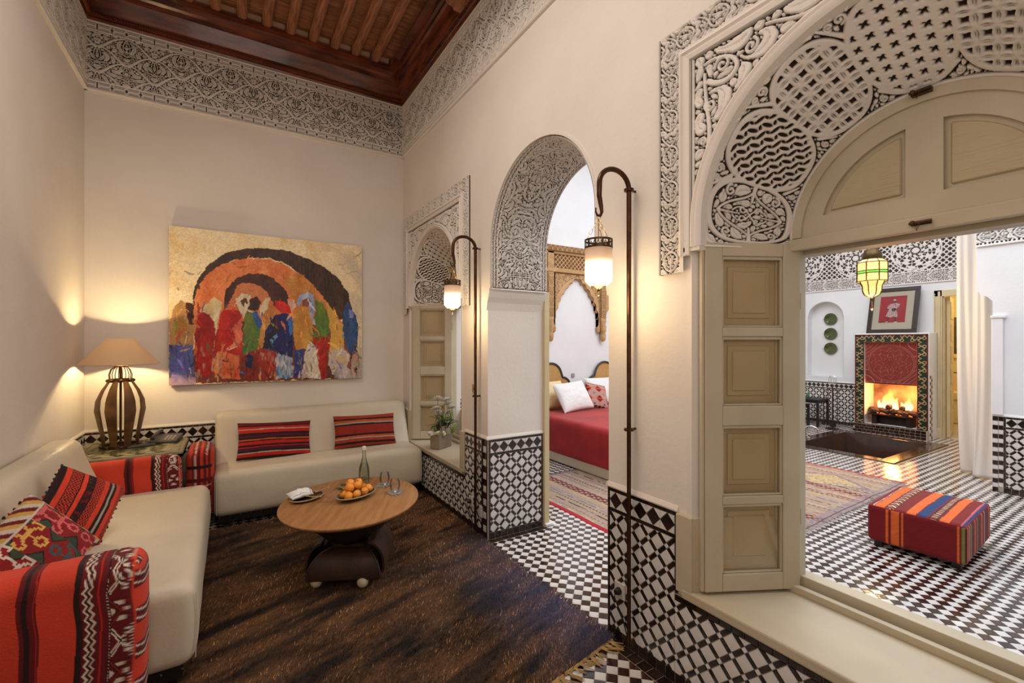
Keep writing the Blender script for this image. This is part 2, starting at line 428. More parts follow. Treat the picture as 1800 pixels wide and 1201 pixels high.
def place_tiles(parent, tiles, O, U, V, vis=None, cap=300, minpx=7.0, h=.004, rest='small_tiles'):
    """tiles: list of (polygon in (u,v), kind). The largest in view (up to cap of a kind) become objects, the rest one stuff part."""
    O, U, V = Vector(O), Vector(U), Vector(V); Nn = U.cross(V)
    polys = []
    for P, k in tiles:
        if area(P) < 3e-5: continue
        Q = shrink(P, .0018 if k == 'base_tile' else .0009)
        if len(Q) >= 3 and area(Q) > 1.5e-5: polys.append((Q, k))
    cen = np.array([(sum(p[0] for p in P)/len(P), sum(p[1] for p in P)/len(P)) for P, _ in polys])
    if not len(cen): return
    W = np.array(O)+cen[:, :1]*np.array(U)+cen[:, 1:]*np.array(V)
    px, py, d = project(W); A = np.array([area(P) for P, _ in polys])
    ray = W-np.array([0, 0, CAM_H]); L = np.linalg.norm(ray, axis=1); cosn = -(ray/L[:, None])@np.array(Nn)
    size = np.sqrt(np.maximum(A*cosn, 0))*800/L
    inview = (px > -10) & (px < 1810) & (py > -10) & (py < 1211) & (cosn > 0)
    if vis is not None: inview &= vis(W)
    size = np.where(inview, size, 0); single = set(); count = {}
    for i in np.argsort(-size):
        if size[i] < minpx: break
        k = polys[i][1]
        if count.get(k, 0) < cap: count[k] = count.get(k, 0)+1; single.add(int(i))
    R = Matrix((U, V, Nn)).transposed().to_4x4()
    mb = MB(); mats = []
    for i, (P, k) in enumerate(polys):
        c = cen[i]
        if i in single:
            key = (k, tuple(sorted((round(p[0]-c[0], 4), round(p[1]-c[1], 4)) for p in P)))
            me = _TM.get(key)
            if me is None:
                q = [(p[0]-c[0], p[1]-c[1]) for p in P]; t = shrink(q, .0011)
                if len(t) != len(q): t = [(x*.93, y*.93) for x, y in q]
                s_ = sum(q[j-1][0]*q[j][1]-q[j][0]*q[j-1][1] for j in range(len(q)))
                n = len(q); me = bpy.data.meshes.new(k)
                me.from_pydata([(x, y, 0) for x, y in q]+[(x, y, h) for x, y in t], [], [tuple(range(n, 2*n))]+[(j, (j+1) % n, (j+1) % n+n, j+n) for j in range(n)])
                me.materials.append(KMAT[k]); _TM[key] = me
            o = bpy.data.objects.new(k, me); COL.objects.link(o); o.parent = parent
            E = Matrix.Rotation(random.uniform(-.012, .012), 4, 'X') @ Matrix.Rotation(random.uniform(-.012, .012), 4, 'Y')
            o.matrix_local = Matrix.Translation(O+U*float(c[0])+V*float(c[1])+Nn*random.uniform(0, .0006)) @ R @ E
        else:
            t = shrink(P, .0011)
            if len(t) != len(P): t = [(c[0]+(x-c[0])*.93, c[1]+(y-c[1])*.93) for x, y in P]
            n = len(P); m = KMAT[k]
            if m not in mats: mats.append(m)
            mb.m = mats.index(m); a, b = random.uniform(-.012, .012), random.uniform(-.012, .012)
            mb.add([O+U*x+V*y for x, y in P]+[O+U*x+V*y+Nn*(h+a*(x-c[0])+b*(y-c[1])) for x, y in t],
                   [tuple(range(n, 2*n))]+[(j, (j+1) % n, (j+1) % n+n, j+n) for j in range(n)])
    if mb.V:
        o = mb.build(rest, mats, parent, fix=False); o['kind'] = 'stuff'

LP, LB = .0755, .0205
def lattice(u0, u1, z0, z1, off=(0, 0)):
    """white squares on the diagonal, black strips between them, small white squares where strips cross"""
    out = []; r = math.sqrt(.5); c = ((u0+u1)/2, (z0+z1)/2); R = math.hypot(u1-u0, z1-z0)/2+LP; K = int(R/LP)+2
    ox, oy = off
    i0 = int(round(((c[0]-ox)*r+(c[1]-oy)*r)/LP)); j0 = int(round((-(c[0]-ox)*r+(c[1]-oy)*r)/LP))
    for i in range(i0-K, i0+K+1):
        for j in range(j0-K, j0+K+1):
            p, q = i*LP, j*LP
            cx, cy = ox+(p-q)*r, oy+(p+q)*r
            if cx < u0-2*LP or cx > u1+2*LP or cy < z0-2*LP or cy > z1+2*LP: continue
            for a, b, c_, d, k in ((LB, LB, LP, LP, 'white_tile'), (0, LB, LB, LP, 'black_strip_tile'), (LB, 0, LP, LB, 'black_strip_tile'), (0, 0, LB, LB, 'small_white_tile')):
                P = [(p+a, q+b), (p+c_, q+b), (p+c_, q+d), (p+a, q+d)]
                P = [(ox+(x-y)*r, oy+(x+y)*r) for x, y in P]
                P = clip_poly(P, u0, u1, z0, z1)
                if P: out.append((P, k))
    return out
def row(u0, u1, z0, z1, pitch, kind):
    n = max(1, round((u1-u0)/pitch)); s = (u1-u0)/n
    return [([(u0+i*s, z0), (u0+i*s+s, z0), (u0+i*s+s, z1), (u0+i*s, z1)], kind) for i in range(n)]
def colm(u0, u1, z0, z1, pitch, kinds):
    n = max(1, round((z1-z0)/pitch)); s = (z1-z0)/n
    return [([(u0, z0+i*s), (u1, z0+i*s), (u1, z0+i*s+s), (u0, z0+i*s+s)], kinds[i % len(kinds)]) for i in range(n)]
def diamonds(u0, u1, z0, z1, ph=0):
    hh = (z1-z0)/2; n = max(1, round((u1-u0)/(2*hh*.92))); s = (u1-u0)/n; out = []; zm = (z0+z1)/2
    for i in range(n):
        a = u0+i*s; m = a+s/2; b = a+s
        out.append(([(a, zm), (m, z0), (b, zm), (m, z1)], 'black_diamond_tile'))
        out.append(([(a, z0), (m, z0), (a, zm)], 'white_triangle_tile')); out.append(([(m, z0), (b, z0), (b, zm)], 'white_triangle_tile'))
        out.append(([(a, zm), (m, z1), (a, z1)], 'white_triangle_tile')); out.append(([(b, zm), (b, z1), (m, z1)], 'white_triangle_tile'))
    return out
ZB, Z1, Z2, Z3, Z4 = .058, .662, .680, .766, .783
def dado(u0, u1, off=(0, 0), z0=ZB, edges=(1, 1), base=True):
    e0 = u0+(.016 if edges[0] else 0); e1 = u1-(.016 if edges[1] else 0); t = []
    if base: t += row(u0, u1, .004, ZB, .055, 'base_tile')
    t += lattice(e0, e1, z0, Z1, off)
    t += row(e0, e1, Z1, Z2, .062, 'border_tile')+diamonds(e0, e1, Z2, Z3)+row(e0, e1, Z3, Z4, .05, 'border_tile')
    if edges[0]: t += colm(u0, e0, max(z0, ZB), Z4, .052, ['border_tile'])
    if edges[1]: t += colm(e1, u1, max(z0, ZB), Z4, .052, ['border_tile'])
    return t
FT = .053
def checker(x0, x1, y0, y1, skip=None, t=FT):
    """square floor tiles on the diagonal"""
    out = []; r = math.sqrt(.5); K = int(max(x1-x0, y1-y0)*1.5/t)+3; cx, cy = (x0+x1)/2, (y0+y1)/2
    i0 = int(round((cx+cy)*r/t)); j0 = int(round((cy-cx)*r/t))
    for i in range(i0-K, i0+K):
        for j in range(j0-K, j0+K):
            mx, my = ((i+.5)-(j+.5))*t*r, ((i+.5)+(j+.5))*t*r
            if mx < x0-t or mx > x1+t or my < y0-t or my > y1+t or (skip and skip(mx, my)): continue
            P = [((a-b)*t*r, (a+b)*t*r) for a, b in ((i, j), (i+1, j), (i+1, j+1), (i, j+1))]
            if mx < x0+t or mx > x1-t or my < y0+t or my > y1-t: P = clip_poly(P, x0, x1, y0, y1)
            if P: out.append((P, 'white_tile' if (i+j) % 2 else 'black_tile'))
    return out

# ---------------------------------------------------------------- the setting
def S(name, mb, mats, label, **k):
    o = mb.build(name, mats, **k); return tag(o, label, 'building part', kind='structure')
XR, XP, YB, XL, YF = 1.72, 2.247, 5.15, -1.03, -.29
WC = (.60, 4.255)                       # window centres along the wall
def win_top(y):
    a = abs(y)
    return 1.96 if a > .63 else 2.05+math.sqrt(max(0, .63**2-y*y))
def door_top(y):
    a = abs(y-2.48)
    return 1.93 if a > .60 else 2.29+math.sqrt(max(0, .36-a*a))
m = MB()
def cols(m, x0, x1, y0, y1, sill, top, zmax, n=36, zmin=0):
    ys = np.linspace(y0, y1, n+1)
    for a, b in zip(ys[:-1], ys[1:]):
        if sill > zmin: m.box((x0, a, zmin), (x1, b, sill))
        m.prism([(a, top(a)), (b, top(b)), (b, zmax), (a, zmax)], x0, x1, 'x')
ZT = 4.62
for a, b in ((YF, WC[0]-.68), (WC[0]+.68, 1.787), (3.12, WC[1]-.68), (WC[1]+.68, YB)): m.box((XR, a, 0), (XP, b, ZT))
for c in WC:
    for a, b, n in ((c-.68, c-.6301, 1), (c-.63, c+.63, 44), (c+.6301, c+.68, 1)):
        cols(m, XR, XP-.10, a, b, .42, lambda y: win_top(y-c), ZT, n)
    m.box((XR, c-.6301, 1.96), (XP, c-.63, ZT)); m.box((XR, c+.63, 1.96), (XP, c+.6301, ZT))
    # outer plate with the narrower opening
    for a, b in ((c-.68, c-.47), (c+.47, c+.68)): m.box((XP-.10, a, 0), (XP, b, ZT))
    cols(m, XP-.10, XP, c-.47, c-.44, .42, lambda y: 1.96, ZT, 1); cols(m, XP-.10, XP, c+.44, c+.47, .42, lambda y: 1.96, ZT, 1)
    cols(m, XP-.10, XP, c-.44, c+.44, .42, lambda y: 2.0+math.sqrt(max(0, .44**2-(y-c)**2)), ZT, 30)
cols(m, XR, XP, 1.787, 1.88, 0, door_top, ZT, 1); cols(m, XR, XP, 3.08, 3.12, 0, door_top, ZT, 1)
cols(m, XR, XP, 1.8801, 3.0799, 0, door_top, ZT, 50)
wall_right = S('wall_right', m, PLASTER, 'thick plastered wall with two arched windows, an arched doorway and black and white tile dado')
# impost mouldings under the door arch, thin lip round the arch
m = MB()
imp = [(0, 1.80), (.006, 1.83), (.012, 1.86), (.03, 1.90), (.042, 1.935), (.042, 1.965), (0, 1.965)]
for y, s in ((3.12, -1), (1.787, 1)):
    m.add([(x, y+s*a, z) for x in (XR-.012, XP+.005) for a, z in imp], [tuple(range(7)), tuple(range(7, 14))]+[(i, (i+1) % 7, (i+1) % 7+7, i+7) for i in range(7)])
m.build('door_impost', PLASTER, wall_right)
m = MB(); path = []
for i in range(41):
    a = PI*i/40; path.append(((XR, 2.48+.6*math.cos(a), 2.29+.6*math.sin(a)), (0, math.cos(a), math.sin(a)), (-1, 0, 0)))
path = [((XR, 3.08, 1.96), (0, 1, 0), (-1, 0, 0))]+path+[((XR, 1.88, 1.96), (0, -1, 0), (-1, 0, 0))]
m.sweep(path, [(-.006, -.02), (.012, -.02), (.012, .006), (-.006, .006)]); m.build('arch_lip', PLASTER, wall_right)
# plaster skirt ledge above the dado
m = MB(); led = [(0, .783), (.009, .785), (.011, .792), (.003, .812), (0, .812)]
def ledge(m, p0, p1, n):
    """p0,p1 (x,y) ; n outward normal (x,y)"""
    m.add([(p[0]+n[0]*a, p[1]+n[1]*a, z) for p in (p0, p1) for a, z in led], [tuple(range(5)), tuple(range(5, 10))]+[(i, (i+1) % 5, (i+1) % 5+5, i+5) for i in range(5)])
ledge(m, (XR, 1.343), (XR, 1.787), (-1, 0)); ledge(m, (XR, 3.12), (XR, 3.52), (-1, 0)); ledge(m, (XR, 5.0), (XR, YB), (-1, 0))
ledge(m, (XR-.014, 3.12), (XP, 3.12), (0, -1)); ledge(m, (XR-.014, 1.787), (XP, 1.787), (0, 1))
m.build('dado_ledge', PLASTER, wall_right)
ledge_m = m
# grout beds + tiles of the right wall. u runs along -Y so that U x V points to -X
def on_right(W): return (W[:, 0] < 1.73)
O = (XR-.004, 0, 0)
m = MB()
m.box((XR-.004, 1.343, 0), (XR, 1.787, Z4)); m.box((XR-.004, YF, 0), (XR, 1.343, .42)); m.box((XR-.004, 3.12, 0), (XR, 3.52, Z4)); m.box((XR-.004, 3.52, 0), (XR, 4.99, .42)); m.box((XR-.004, 4.99, 0), (XR, YB, Z4))
m.box((XR-.004, 3.116, 0), (XP, 3.12, Z4)); m.box((XR-.004, 1.787, 0), (XP, 1.791, Z4))
m.build('tile_grout', GROUT, wall_right)
tiles = dado(-1.787, -1.359, (-1.565, .33), edges=(1, 0))+colm(-1.359, -1.343, .418, Z4, .052, ['border_tile'])
# under the near sill
t2 = lattice(-1.359, -YF, ZB, .385, (-1.565, .33))+row(-1.359, -YF, .385, .412, .055, 'border_tile')+row(-1.359, -YF, .004, ZB, .055, 'base_tile')
place_tiles(wall_right, tiles+t2, O, (0, -1, 0), (0, 0, 1), minpx=5)
# far stretch: pier between door and far window, and under the far sill
t3 = dado(-3.504, -3.20, (-3.36, .33), edges=(0, 1))+colm(-3.52, -3.504, .418, Z4, .052, ['border_tile'])
t3 += colm(-3.20, -3.184, .004, Z4, .052, ['corner_tile'])+colm(-3.184, -3.134, .004, Z4, .052, ['corner_tile', 'corner_white_tile'])+colm(-3.134, -3.12, .004, Z4, .052, ['border_tile'])
t3 += lattice(-4.99, -3.504, ZB, .385, (-3.36, .33))+row(-4.99, -3.504, .385, .412, .055, 'border_tile')+row(-4.99, -3.504, .004, ZB, .055, 'base_tile')
place_tiles(wall_right, t3, O, (0, -1, 0), (0, 0, 1), vis=lambda W: (W[:, 1] < 4.45), minpx=4.2, cap=200)
# jamb of the doorway facing the camera, and the opposite one
place_tiles(wall_right, dado(XR+.004, XP-.004, (XR+.26, .345)), (0, 3.116, 0), (1, 0, 0), (0, 0, 1), minpx=4.2, cap=260)
place_tiles(wall_right, dado(-XP+.004, -XR-.004, (-XR-.26, .345)), (0, 1.791, 0), (-1, 0, 0), (0, 0, 1), minpx=99)

# other walls of the salon
m = MB(); m.box((XL-.2, YB, 0), (XR, YB+.2, ZT)); wall_back = S('wall_back', m, PLASTER, 'tall plain plaster wall behind the pale leather sofa and the painting')
m = MB(); m.box((XL-.2, YF-.2, 0), (XL, YB, ZT)); wall_left = S('wall_left', m, PLASTER, 'plain plaster wall behind the sofa on the left and the lamp')
m = MB(); m.box((XL, YF-.2, 0), (XP, YF, ZT)); wall_front = S('wall_front', m, PLASTER, 'plain plaster end wall of the salon at the near end')
m = MB(); m.box((XL, YB-.004, 0), (XR, YB, Z4)); m.build('tile_grout', GROUT, wall_back)
m = MB(); ledge(m, (XL, YB), (XR, YB), (0, -1)); m.build('dado_ledge', PLASTER, wall_back)
t = [q for q in dado(XL, XR, (.1, .33), edges=(0, 0)) if min(p[1] for p in q[0]) > .5]
place_tiles(wall_back, t, (0, YB-.004, 0), (1, 0, 0), (0, 0, 1), vis=lambda W: W[:, 0] < .05, minpx=4.5)
m = MB(); m.box((XL, YF, 0), (XL+.004, YB, Z4)); m.build('tile_grout', GROUT, wall_left)
m = MB(); ledge(m, (XL, YF), (XL, YB), (1, 0)); m.build('dado_ledge', PLASTER, wall_left)
t = [q for q in dado(4.1, YB-.005, (.1, .33), edges=(0, 0)) if min(p[1] for p in q[0]) > .5]
place_tiles(wall_left, t, (XL+.004, 0, 0), (0, 1, 0), (0, 0, 1), minpx=4.5)

# ---- friezes
fc = frieze_canvas(); FF = fc.field()
def frieze(name, parent, O, U, L, N, cell=.005, zb=3.695):
    nu = int(L/cell)+1; nz = int(.575/cell)+1
    u = np.linspace(0, L, nu); z = np.linspace(0, .575, nz); Ug, Zg = np.meshgrid(u, z, indexing='ij')
    P = np.array(O)+Ug[..., None]*np.array(U)+np.stack([0*Zg, 0*Zg, Zg+zb], -1)
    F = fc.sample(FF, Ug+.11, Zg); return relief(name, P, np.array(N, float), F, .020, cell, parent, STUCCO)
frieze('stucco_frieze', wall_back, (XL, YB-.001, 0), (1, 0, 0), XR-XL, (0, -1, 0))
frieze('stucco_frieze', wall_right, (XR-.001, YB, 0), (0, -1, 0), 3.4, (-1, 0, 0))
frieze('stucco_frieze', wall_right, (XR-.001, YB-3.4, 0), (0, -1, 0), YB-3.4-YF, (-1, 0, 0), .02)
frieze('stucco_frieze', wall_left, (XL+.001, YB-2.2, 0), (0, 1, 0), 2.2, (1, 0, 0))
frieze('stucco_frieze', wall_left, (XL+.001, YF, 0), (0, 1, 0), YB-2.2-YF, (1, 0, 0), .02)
m = MB()
bead = [(0, 3.676), (.018, 3.676), (.025, 3.684), (.024, 3.694), (0, 3.698)]
for p0, p1, n in (((XL, YB), (XR, YB), (0, -1)), ((XR, YB), (XR, YF), (-1, 0)), ((XL, YF), (XL, YB), (1, 0))):
    m.add([(p[0]+n[0]*a, p[1]+n[1]*a, z) for p in (p0, p1) for a, z in bead], [tuple(range(5)), tuple(range(5, 10))]+[(i, (i+1) % 5, (i+1) % 5+5, i+5) for i in range(5)])
trim = S('trim_1', m, PLASTER, 'thin plaster bead running under the carved frieze of the salon')

# ---- doorway soffit
LT = .33*2+PI*.6
def door_canvas():
    W = .527; Hh = LT/6*2; c = Cv(W, Hh, .0028, mir=True, seed=11)
    # the canvas is periodic in y by hand: strokes near the ends are repeated
    def rep(f):
        for k in (-Hh, 0, Hh): f(k)
    for x0 in (.205, .262): c.d[np.abs(np.abs(c.X)-x0) < .004] = -.003
    k = round(Hh/.0453); p = Hh/k
    for i in range(-1, k+1):
        y = i*p
        c.path([(.209, y), (.234, y+p/2), (.258, y)], .0028); c.path([(.209, y), (.234, y-p/2), (.258, y)], .0028)
        c.disk(.234, y, .0085); c.path([(.234, y-.010), (.234, y+.010)], .005)
    def g(k):
        c.path([(0, k+.02), (.03, k+.045), (.022, k+.085), (0, k+.115)], .0040); c.path([(0, k+.12), (0, k+.20)], .0034)
        c.curve([(.06, k+.13), (.06, k+.24), (0, k+.245)], .0042, n=14); c.path([(.06, k+.13), (.06, k+.03)], .0042)
        c.path([(.0, k+.13), (.105, k+.13)], .0038); c.path([(.0, k+.115), (.105, k+.115)], .0038)
        c.path([(.09, k+.09), (.09, k+.155)], .0038); c.path([(.105, k+.09), (.105, k+.155)], .0038)
        c.curve([(.105, k+.155), (.16, k+.16), (.15, k+.23), (.10, k+.26), (.04, k+.25)], .0042, n=16)
        c.curve([(.105, k+.09), (.17, k+.09), (.20, k+.06)], .0042); c.curve([(0, k+.27), (.06, k+.29), (.10, k+.33), (.19, k+.30)], .0042)
        c.spiral(.155, k+.20, .022, 0, 1, .0032, 1.4); c.spiral(.15, k+.055, .02, PI, -1, .0032, 1.4); c.spiral(.035, k+.20, .016, 1, 1, .003, 1.2)
        c.curve([(0, k+.30), (.04, k+.34), (0, k+.37)], .004)
        c.curve([(.19, k+.30), (.13, k+.37), (.03, k+.41)], .0042)
    rep(g); c.fill(.0048, .0026, .012); return c
dc = door_canvas(); DF = dc.field(); cell = .0045
n1 = int(LT/cell)+1; n2 = int(.527/cell)+1
s = np.linspace(0, LT, n1); tt = np.linspace(0, .527, n2); Sg, Tg = np.meshgrid(s, tt, indexing='ij')
def arch_pt(s, yc, zc, r, v):
    """distance s along stilted arch starting on the +Y side -> (y, z, ny, nz inward normal)"""
    a = np.clip((s-v)/r, 0, PI)
    y = yc+r*np.cos(a); z = np.where(s < v, zc-v+s, np.where(s > v+PI*r, zc-(s-v-PI*r), zc+r*np.sin(a)))
    return y, z, -np.cos(a), -np.sin(a)
y, z, ny, nz = arch_pt(Sg, 2.48, 2.29, .60, .33)
P = np.stack([XR+Tg, y, z], -1); Nn = np.stack([0*y, ny, nz], -1)
F = dc.sample(DF, Tg-.2635, np.mod(Sg, dc.h-1e-6)); e = np.minimum(Sg, LT-Sg); F = np.where((e < .012), -.01, np.where(e < .018, .01, F))
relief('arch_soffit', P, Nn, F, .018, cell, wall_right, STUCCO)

# ---- window surround, soffit
def band_canvas():
    c = Cv(.11, .16, .0022, mir=True, seed=5)
    for k in (-.16, 0, .16):
        c.curve([(0, k+.01), (.05, k+.03), (.05, k+.09), (0, k+.10)], .0046, n=14); c.spiral(.028, k+.05, .016, 2, -1, .0038, 1.1)
        c.curve([(0, k+.10), (.03, k+.12), (.045, k+.15)], .004); c.path([(0, k+.02), (0, k+.07)], .004); c.disk(0, k+.135, .008)
    c.d[np.abs(c.X) > .051] = -.004; c.fill(.0052, .0028, .014); return c
bc = band_canvas(); BF = bc.field()
def spandrel_canvas():
    c = Cv(.66, .80, .0032, seed=21)                 # x: distance from the window axis, y: z-1.98
    X, Y = np.meshgrid(c.X, c.Y, indexing='ij'); r = np.sqrt(X**2+np.maximum(0, Y-.07)**2)
    d = np.minimum.reduce([r-.668, .65-X, .79-Y]); c.d = np.minimum(c.d, d).astype(np.float32); c.block |= d < .003
    c.curve([(.60, .74), (.45, .76), (.38, .62), (.52, .60), (.58, .66)], .006, .012, n=22); c.curve([(.60, .70), (.60, .5), (.54, .45), (.62, .30)], .006, .011, n=20)
    c.curve([(.34, .76), (.25, .74), (.22, .68), (.08, .74)], .006, .009, n=20); c.spiral(.52, .70, .035, 0, 1, .006, 1.4)
    c.spiral(.575, .56, .028, 1, -1, .0055, 1.4); c.spiral(.40, .71, .03, 2, 1, .006, 1.3); c.spiral(.61, .42, .02, 0, 1, .005, 1.3)
    c.fill(.0065, .0036, .028); return c
spc = spandrel_canvas(); SF = spc.field()
cell = .0038; a = np.linspace(-.835, .835, int(1.67/cell)+1); z = np.linspace(1.86, 2.95, int(1.09/cell)+1)
Ag, Zg = np.meshgrid(a, z, indexing='ij'); aa = np.abs(Ag); r = np.sqrt(Ag**2+np.maximum(0, Zg-2.05)**2)
F = np.full(Ag.shape, -.01)
bandv = (aa > .722) & (aa < .828) & (Zg < 2.845); F = np.where(bandv, bc.sample(BF, aa-.775, np.mod(Zg-1.86, .16)), F)
bandh = (Zg > 2.842) & (Zg < 2.945) & (aa < .828); F = np.where(bandh, bc.sample(BF, Zg-2.893, np.mod(Ag+.80, .16)), F)
F = np.where((aa < .655) & (Zg > 1.98) & (Zg < 2.775), spc.sample(SF, aa, Zg-1.98), F)
F = np.where(r < .668, -.01, F)
F = np.where((np.abs(aa-.829) < .004) | ((aa > .66) & (aa < .668) & (Zg < 2.775)) | ((np.abs(Zg-2.775) < .005) & (aa < .66)), .01, F)
keep = ((r > .64) & ~((Zg < 1.975) & (aa < .70))); km = keep[:-1, :-1] & keep[1:, 1:] & keep[:-1, 1:] & keep[1:, :-1]
P0 = np.stack([np.full(Ag.shape, XR-.002), WC[0]+Ag, Zg], -1)
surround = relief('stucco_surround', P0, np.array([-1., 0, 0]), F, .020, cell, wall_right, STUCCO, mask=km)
s2 = surround.copy(); COL.objects.link(s2); s2.location.y = WC[1]-WC[0]
def surround_mould(c):
    m = MB()
    for sg in (-1, 1):
        prof = [(.668, 0), (.668, .030), (.684, .036), (.690, .024), (.704, .024), (.708, .034), (.720, .030), (.722, 0)]
        V = []
        for z in (1.93, 2.775+.0): V += [(XR-b, c+sg*a, z+(a-.668 if z > 2 else 0)) for a, b in prof]
        k = len(prof); m.add(V, [tuple(range(k)), tuple(range(k, 2*k))]+[(i, (i+1) % k, (i+1) % k+k, i+k) for i in range(k)])
    k = len(prof); V = [(XR-b, c+sg*a, 2.775+(a-.668)) for sg in (-1, 1) for a, b in prof]
    m.add(V, [(i, (i+1) % k, (i+1) % k+k, i+k) for i in range(k)])
    path = [((XR, c+.62, 1.962), (0, 1, 0), (-1, 0, 0))]+[((XR, c+.62*math.cos(PI*i/48), 2.05+.62*math.sin(PI*i/48)), (0, math.cos(PI*i/48), math.sin(PI*i/48)), (-1, 0, 0)) for i in range(49)]+[((XR, c-.62, 1.962), (0, -1, 0), (-1, 0, 0))]
    m.sweep(path, [(-.004, -.03), (-.004, .020), (.006, .030), (.018, .034), (.026, .026), (.034, .034), (.044, .028), (.050, .010), (.050, -.03)])
    # flat corner tabs at the springing
    m.box((XR-.024, c+.62, 1.945), (XR+.02, c+.70, 1.964)); m.box((XR-.024, c-.70, 1.945), (XR+.02, c-.62, 1.964))
    m.build('arch_moulding', PLASTER, wall_right, smooth=True)
for c in WC: surround_mould(c)

SL, SWd = .09*2+PI*.55, .455
def superell(X, Y, x0, y0, a, b, n): return ((np.abs((X-x0)/a)**n+np.abs((Y-y0)/b)**n)**(1/n)-1)*min(a, b)
def soffit_canvas():
    H = SL/2; c = Cv(SWd, H+.02, .0026, x0=0, seed=9)
    X, Y = np.meshgrid(c.X, c.Y, indexing='ij'); xm = SWd/2-.006
    meds = [(.165, .185, .130, 2.6), (.428, .176, .132, 2.5), (.690, .178, .132, 2.5), (H, .186, .130, 2.6)]
    edge = np.minimum.reduce([X-.014, SWd-.036-X, Y-.012]); c.d = np.minimum(c.d, np.where(edge < 0, edge, edge)).astype(np.float32)
    lat = np.zeros(X.shape); inside = np.zeros(X.shape, bool)
    for i, (y0, ax, ay, n) in enumerate(meds):
        e = superell(X, Y, xm, y0, ax, ay, n)
        ring = np.abs(e-.002)-.0085; c.d = np.minimum(c.d, ring).astype(np.float32)
        u, v = X-xm, Y-y0
        if i == 0: continue
        ins = e < -.004; inside |= ins
        if i == 1:      # leaves in S rows
            p = .056; q = (u+v)*.7071/p; w_ = (u-v)*.7071/p; L_ = np.full(u.shape, -9.)
            for o1, o2, ra, rb, th in ((0, 0, .40, .13, .5), (.5, .5, .40, .13, -.35), (.5, 0, .12, .17, 0), (0, .5, .17, .10, .8)):
                a_ = np.mod(q+o1+.5, 1)-.5; b_ = np.mod(w_+o2+.5, 1)-.5; x_ = a_*math.cos(th)+b_*math.sin(th); y_ = -a_*math.sin(th)+b_*math.cos(th)
                L_ = np.maximum(L_, -(np.hypot(x_/ra, y_/rb)-1)*rb*p)
        elif i == 2:    # four-petal star net
            p = .054; a_, b_ = np.mod(u/p, 1)-.5, np.mod(v/p, 1)-.5
            r1 = np.minimum.reduce([np.abs(np.hypot(a_-sx, b_-sy)-.7071) for sx in (-.5, .5) for sy in (-.5, .5)])*p-.0056
            r2 = np.minimum((np.hypot(a_, b_)-.11)*p, (np.minimum(np.abs(a_), np.abs(b_))-.045)*p); L_ = np.minimum(r1, r2)
        else:           # rows of cut crosses
            p = .046; row_ = np.floor(v/p); a_ = (np.mod(u/p+.5*np.mod(row_, 2), 1)-.5)*p; b_ = (np.mod(v/p, 1)-.5)*p
            a2, b2 = (a_+b_)*.7071, (a_-b_)*.7071
            cr = np.minimum(np.maximum(np.abs(a2)-.0042, np.abs(b2)-.0145), np.maximum(np.abs(b2)-.0042, np.abs(a2)-.0145)); L_ = -cr
        lat = np.where(ins, np.minimum(L_, -(e+.010)*1.0-.002+0*e) if False else L_, lat)
    c.block |= inside
    # first medallion: rounded quatrefoil and leaves
    y0 = .165
    for sx in (-1, 1):
        for sy in (-1, 1):
            c.curve([(xm, y0+sy*.10), (xm+sx*.03, y0+sy*.05), (xm+sx*.10, y0+sy*.06), (xm+sx*.15, y0)], .0048, n=16)
            c.spiral(xm+sx*.105, y0+sy*.082, .022, PI/2*sy, -sx*sy, .0048, 1.2); c.spiral(xm+sx*.035, y0+sy*.022, .019, 0, sx*sy, .0038, .9)
            c.curve([(xm, y0), (xm+sx*.04, y0+sy*.05), (xm+sx*.08, y0+sy*.01)], .0036)
        c.path([(xm+sx*.15, y0), (xm+sx*.06, y0)], .005, .003); c.path([(xm, y0+sx*.12), (xm, y0+sx*.055)], .009, .004)
    # knots between medallions and scrolls in the corners
    for y0 in (.298, .566, .830):
        for k in (-1, 0, 1):
            c.path([(xm+k*.028, y0-.010), (xm+k*.028+.009, y0), (xm+k*.028, y0+.010), (xm+k*.028-.009, y0), (xm+k*.028, y0-.010)], .0022); c.disk(xm+k*.028, y0, .004)
        c.spiral(.042, y0+.012, .018, 0, 1, .0042, 1.3); c.spiral(.042, y0-.018, .014, 0, -1, .004, 1.2); c.spiral(SWd-.062, y0, .015, PI, 1, .004, 1.3)
        c.curve([(.025, y0-.05), (.07, y0-.02), (.10, y0)], .004, .008); c.curve([(SWd-.05, y0+.05), (SWd-.075, y0+.02), (SWd-.1, y0)], .004, .007)
        c.disk(SWd-.05, y0-.035, .006)
    c.fill(.0062, .0034, .022)
    F = c.field(); return c, np.where(inside, lat, F)
soc, SOF = soffit_canvas(); cell = .0036
n1 = int(SL/cell)+1; n2 = int(SWd/cell)+1; s = np.linspace(0, SL, n1); tt = np.linspace(0, 1, n2); Sg, Tg = np.meshgrid(s, tt, indexing='ij')
def cone_pt(s, t, yc):
    v = .09; a = np.clip((s-v)/.55, 0, PI); r = .640-.195*t; zc = 2.05-.05*t
    st = np.where(s < v, s-v, np.where(s > v+PI*.55, -(s-v-PI*.55), 0))*(1-.55*t)
    return np.stack([XR+.004+.40*t, yc+r*np.cos(a), zc+r*np.sin(a)+st], -1), np.stack([-.43+0*a, -np.cos(a)*.9, -np.sin(a)*.9], -1)
Pc, Nc = cone_pt(Sg, Tg, WC[0])
F = soc.sample(SOF, Tg*SWd, np.minimum(Sg, SL-Sg))
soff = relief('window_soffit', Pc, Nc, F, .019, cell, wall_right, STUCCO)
s2 = soff.copy(); COL.objects.link(s2); s2.location.y = WC[1]-WC[0]

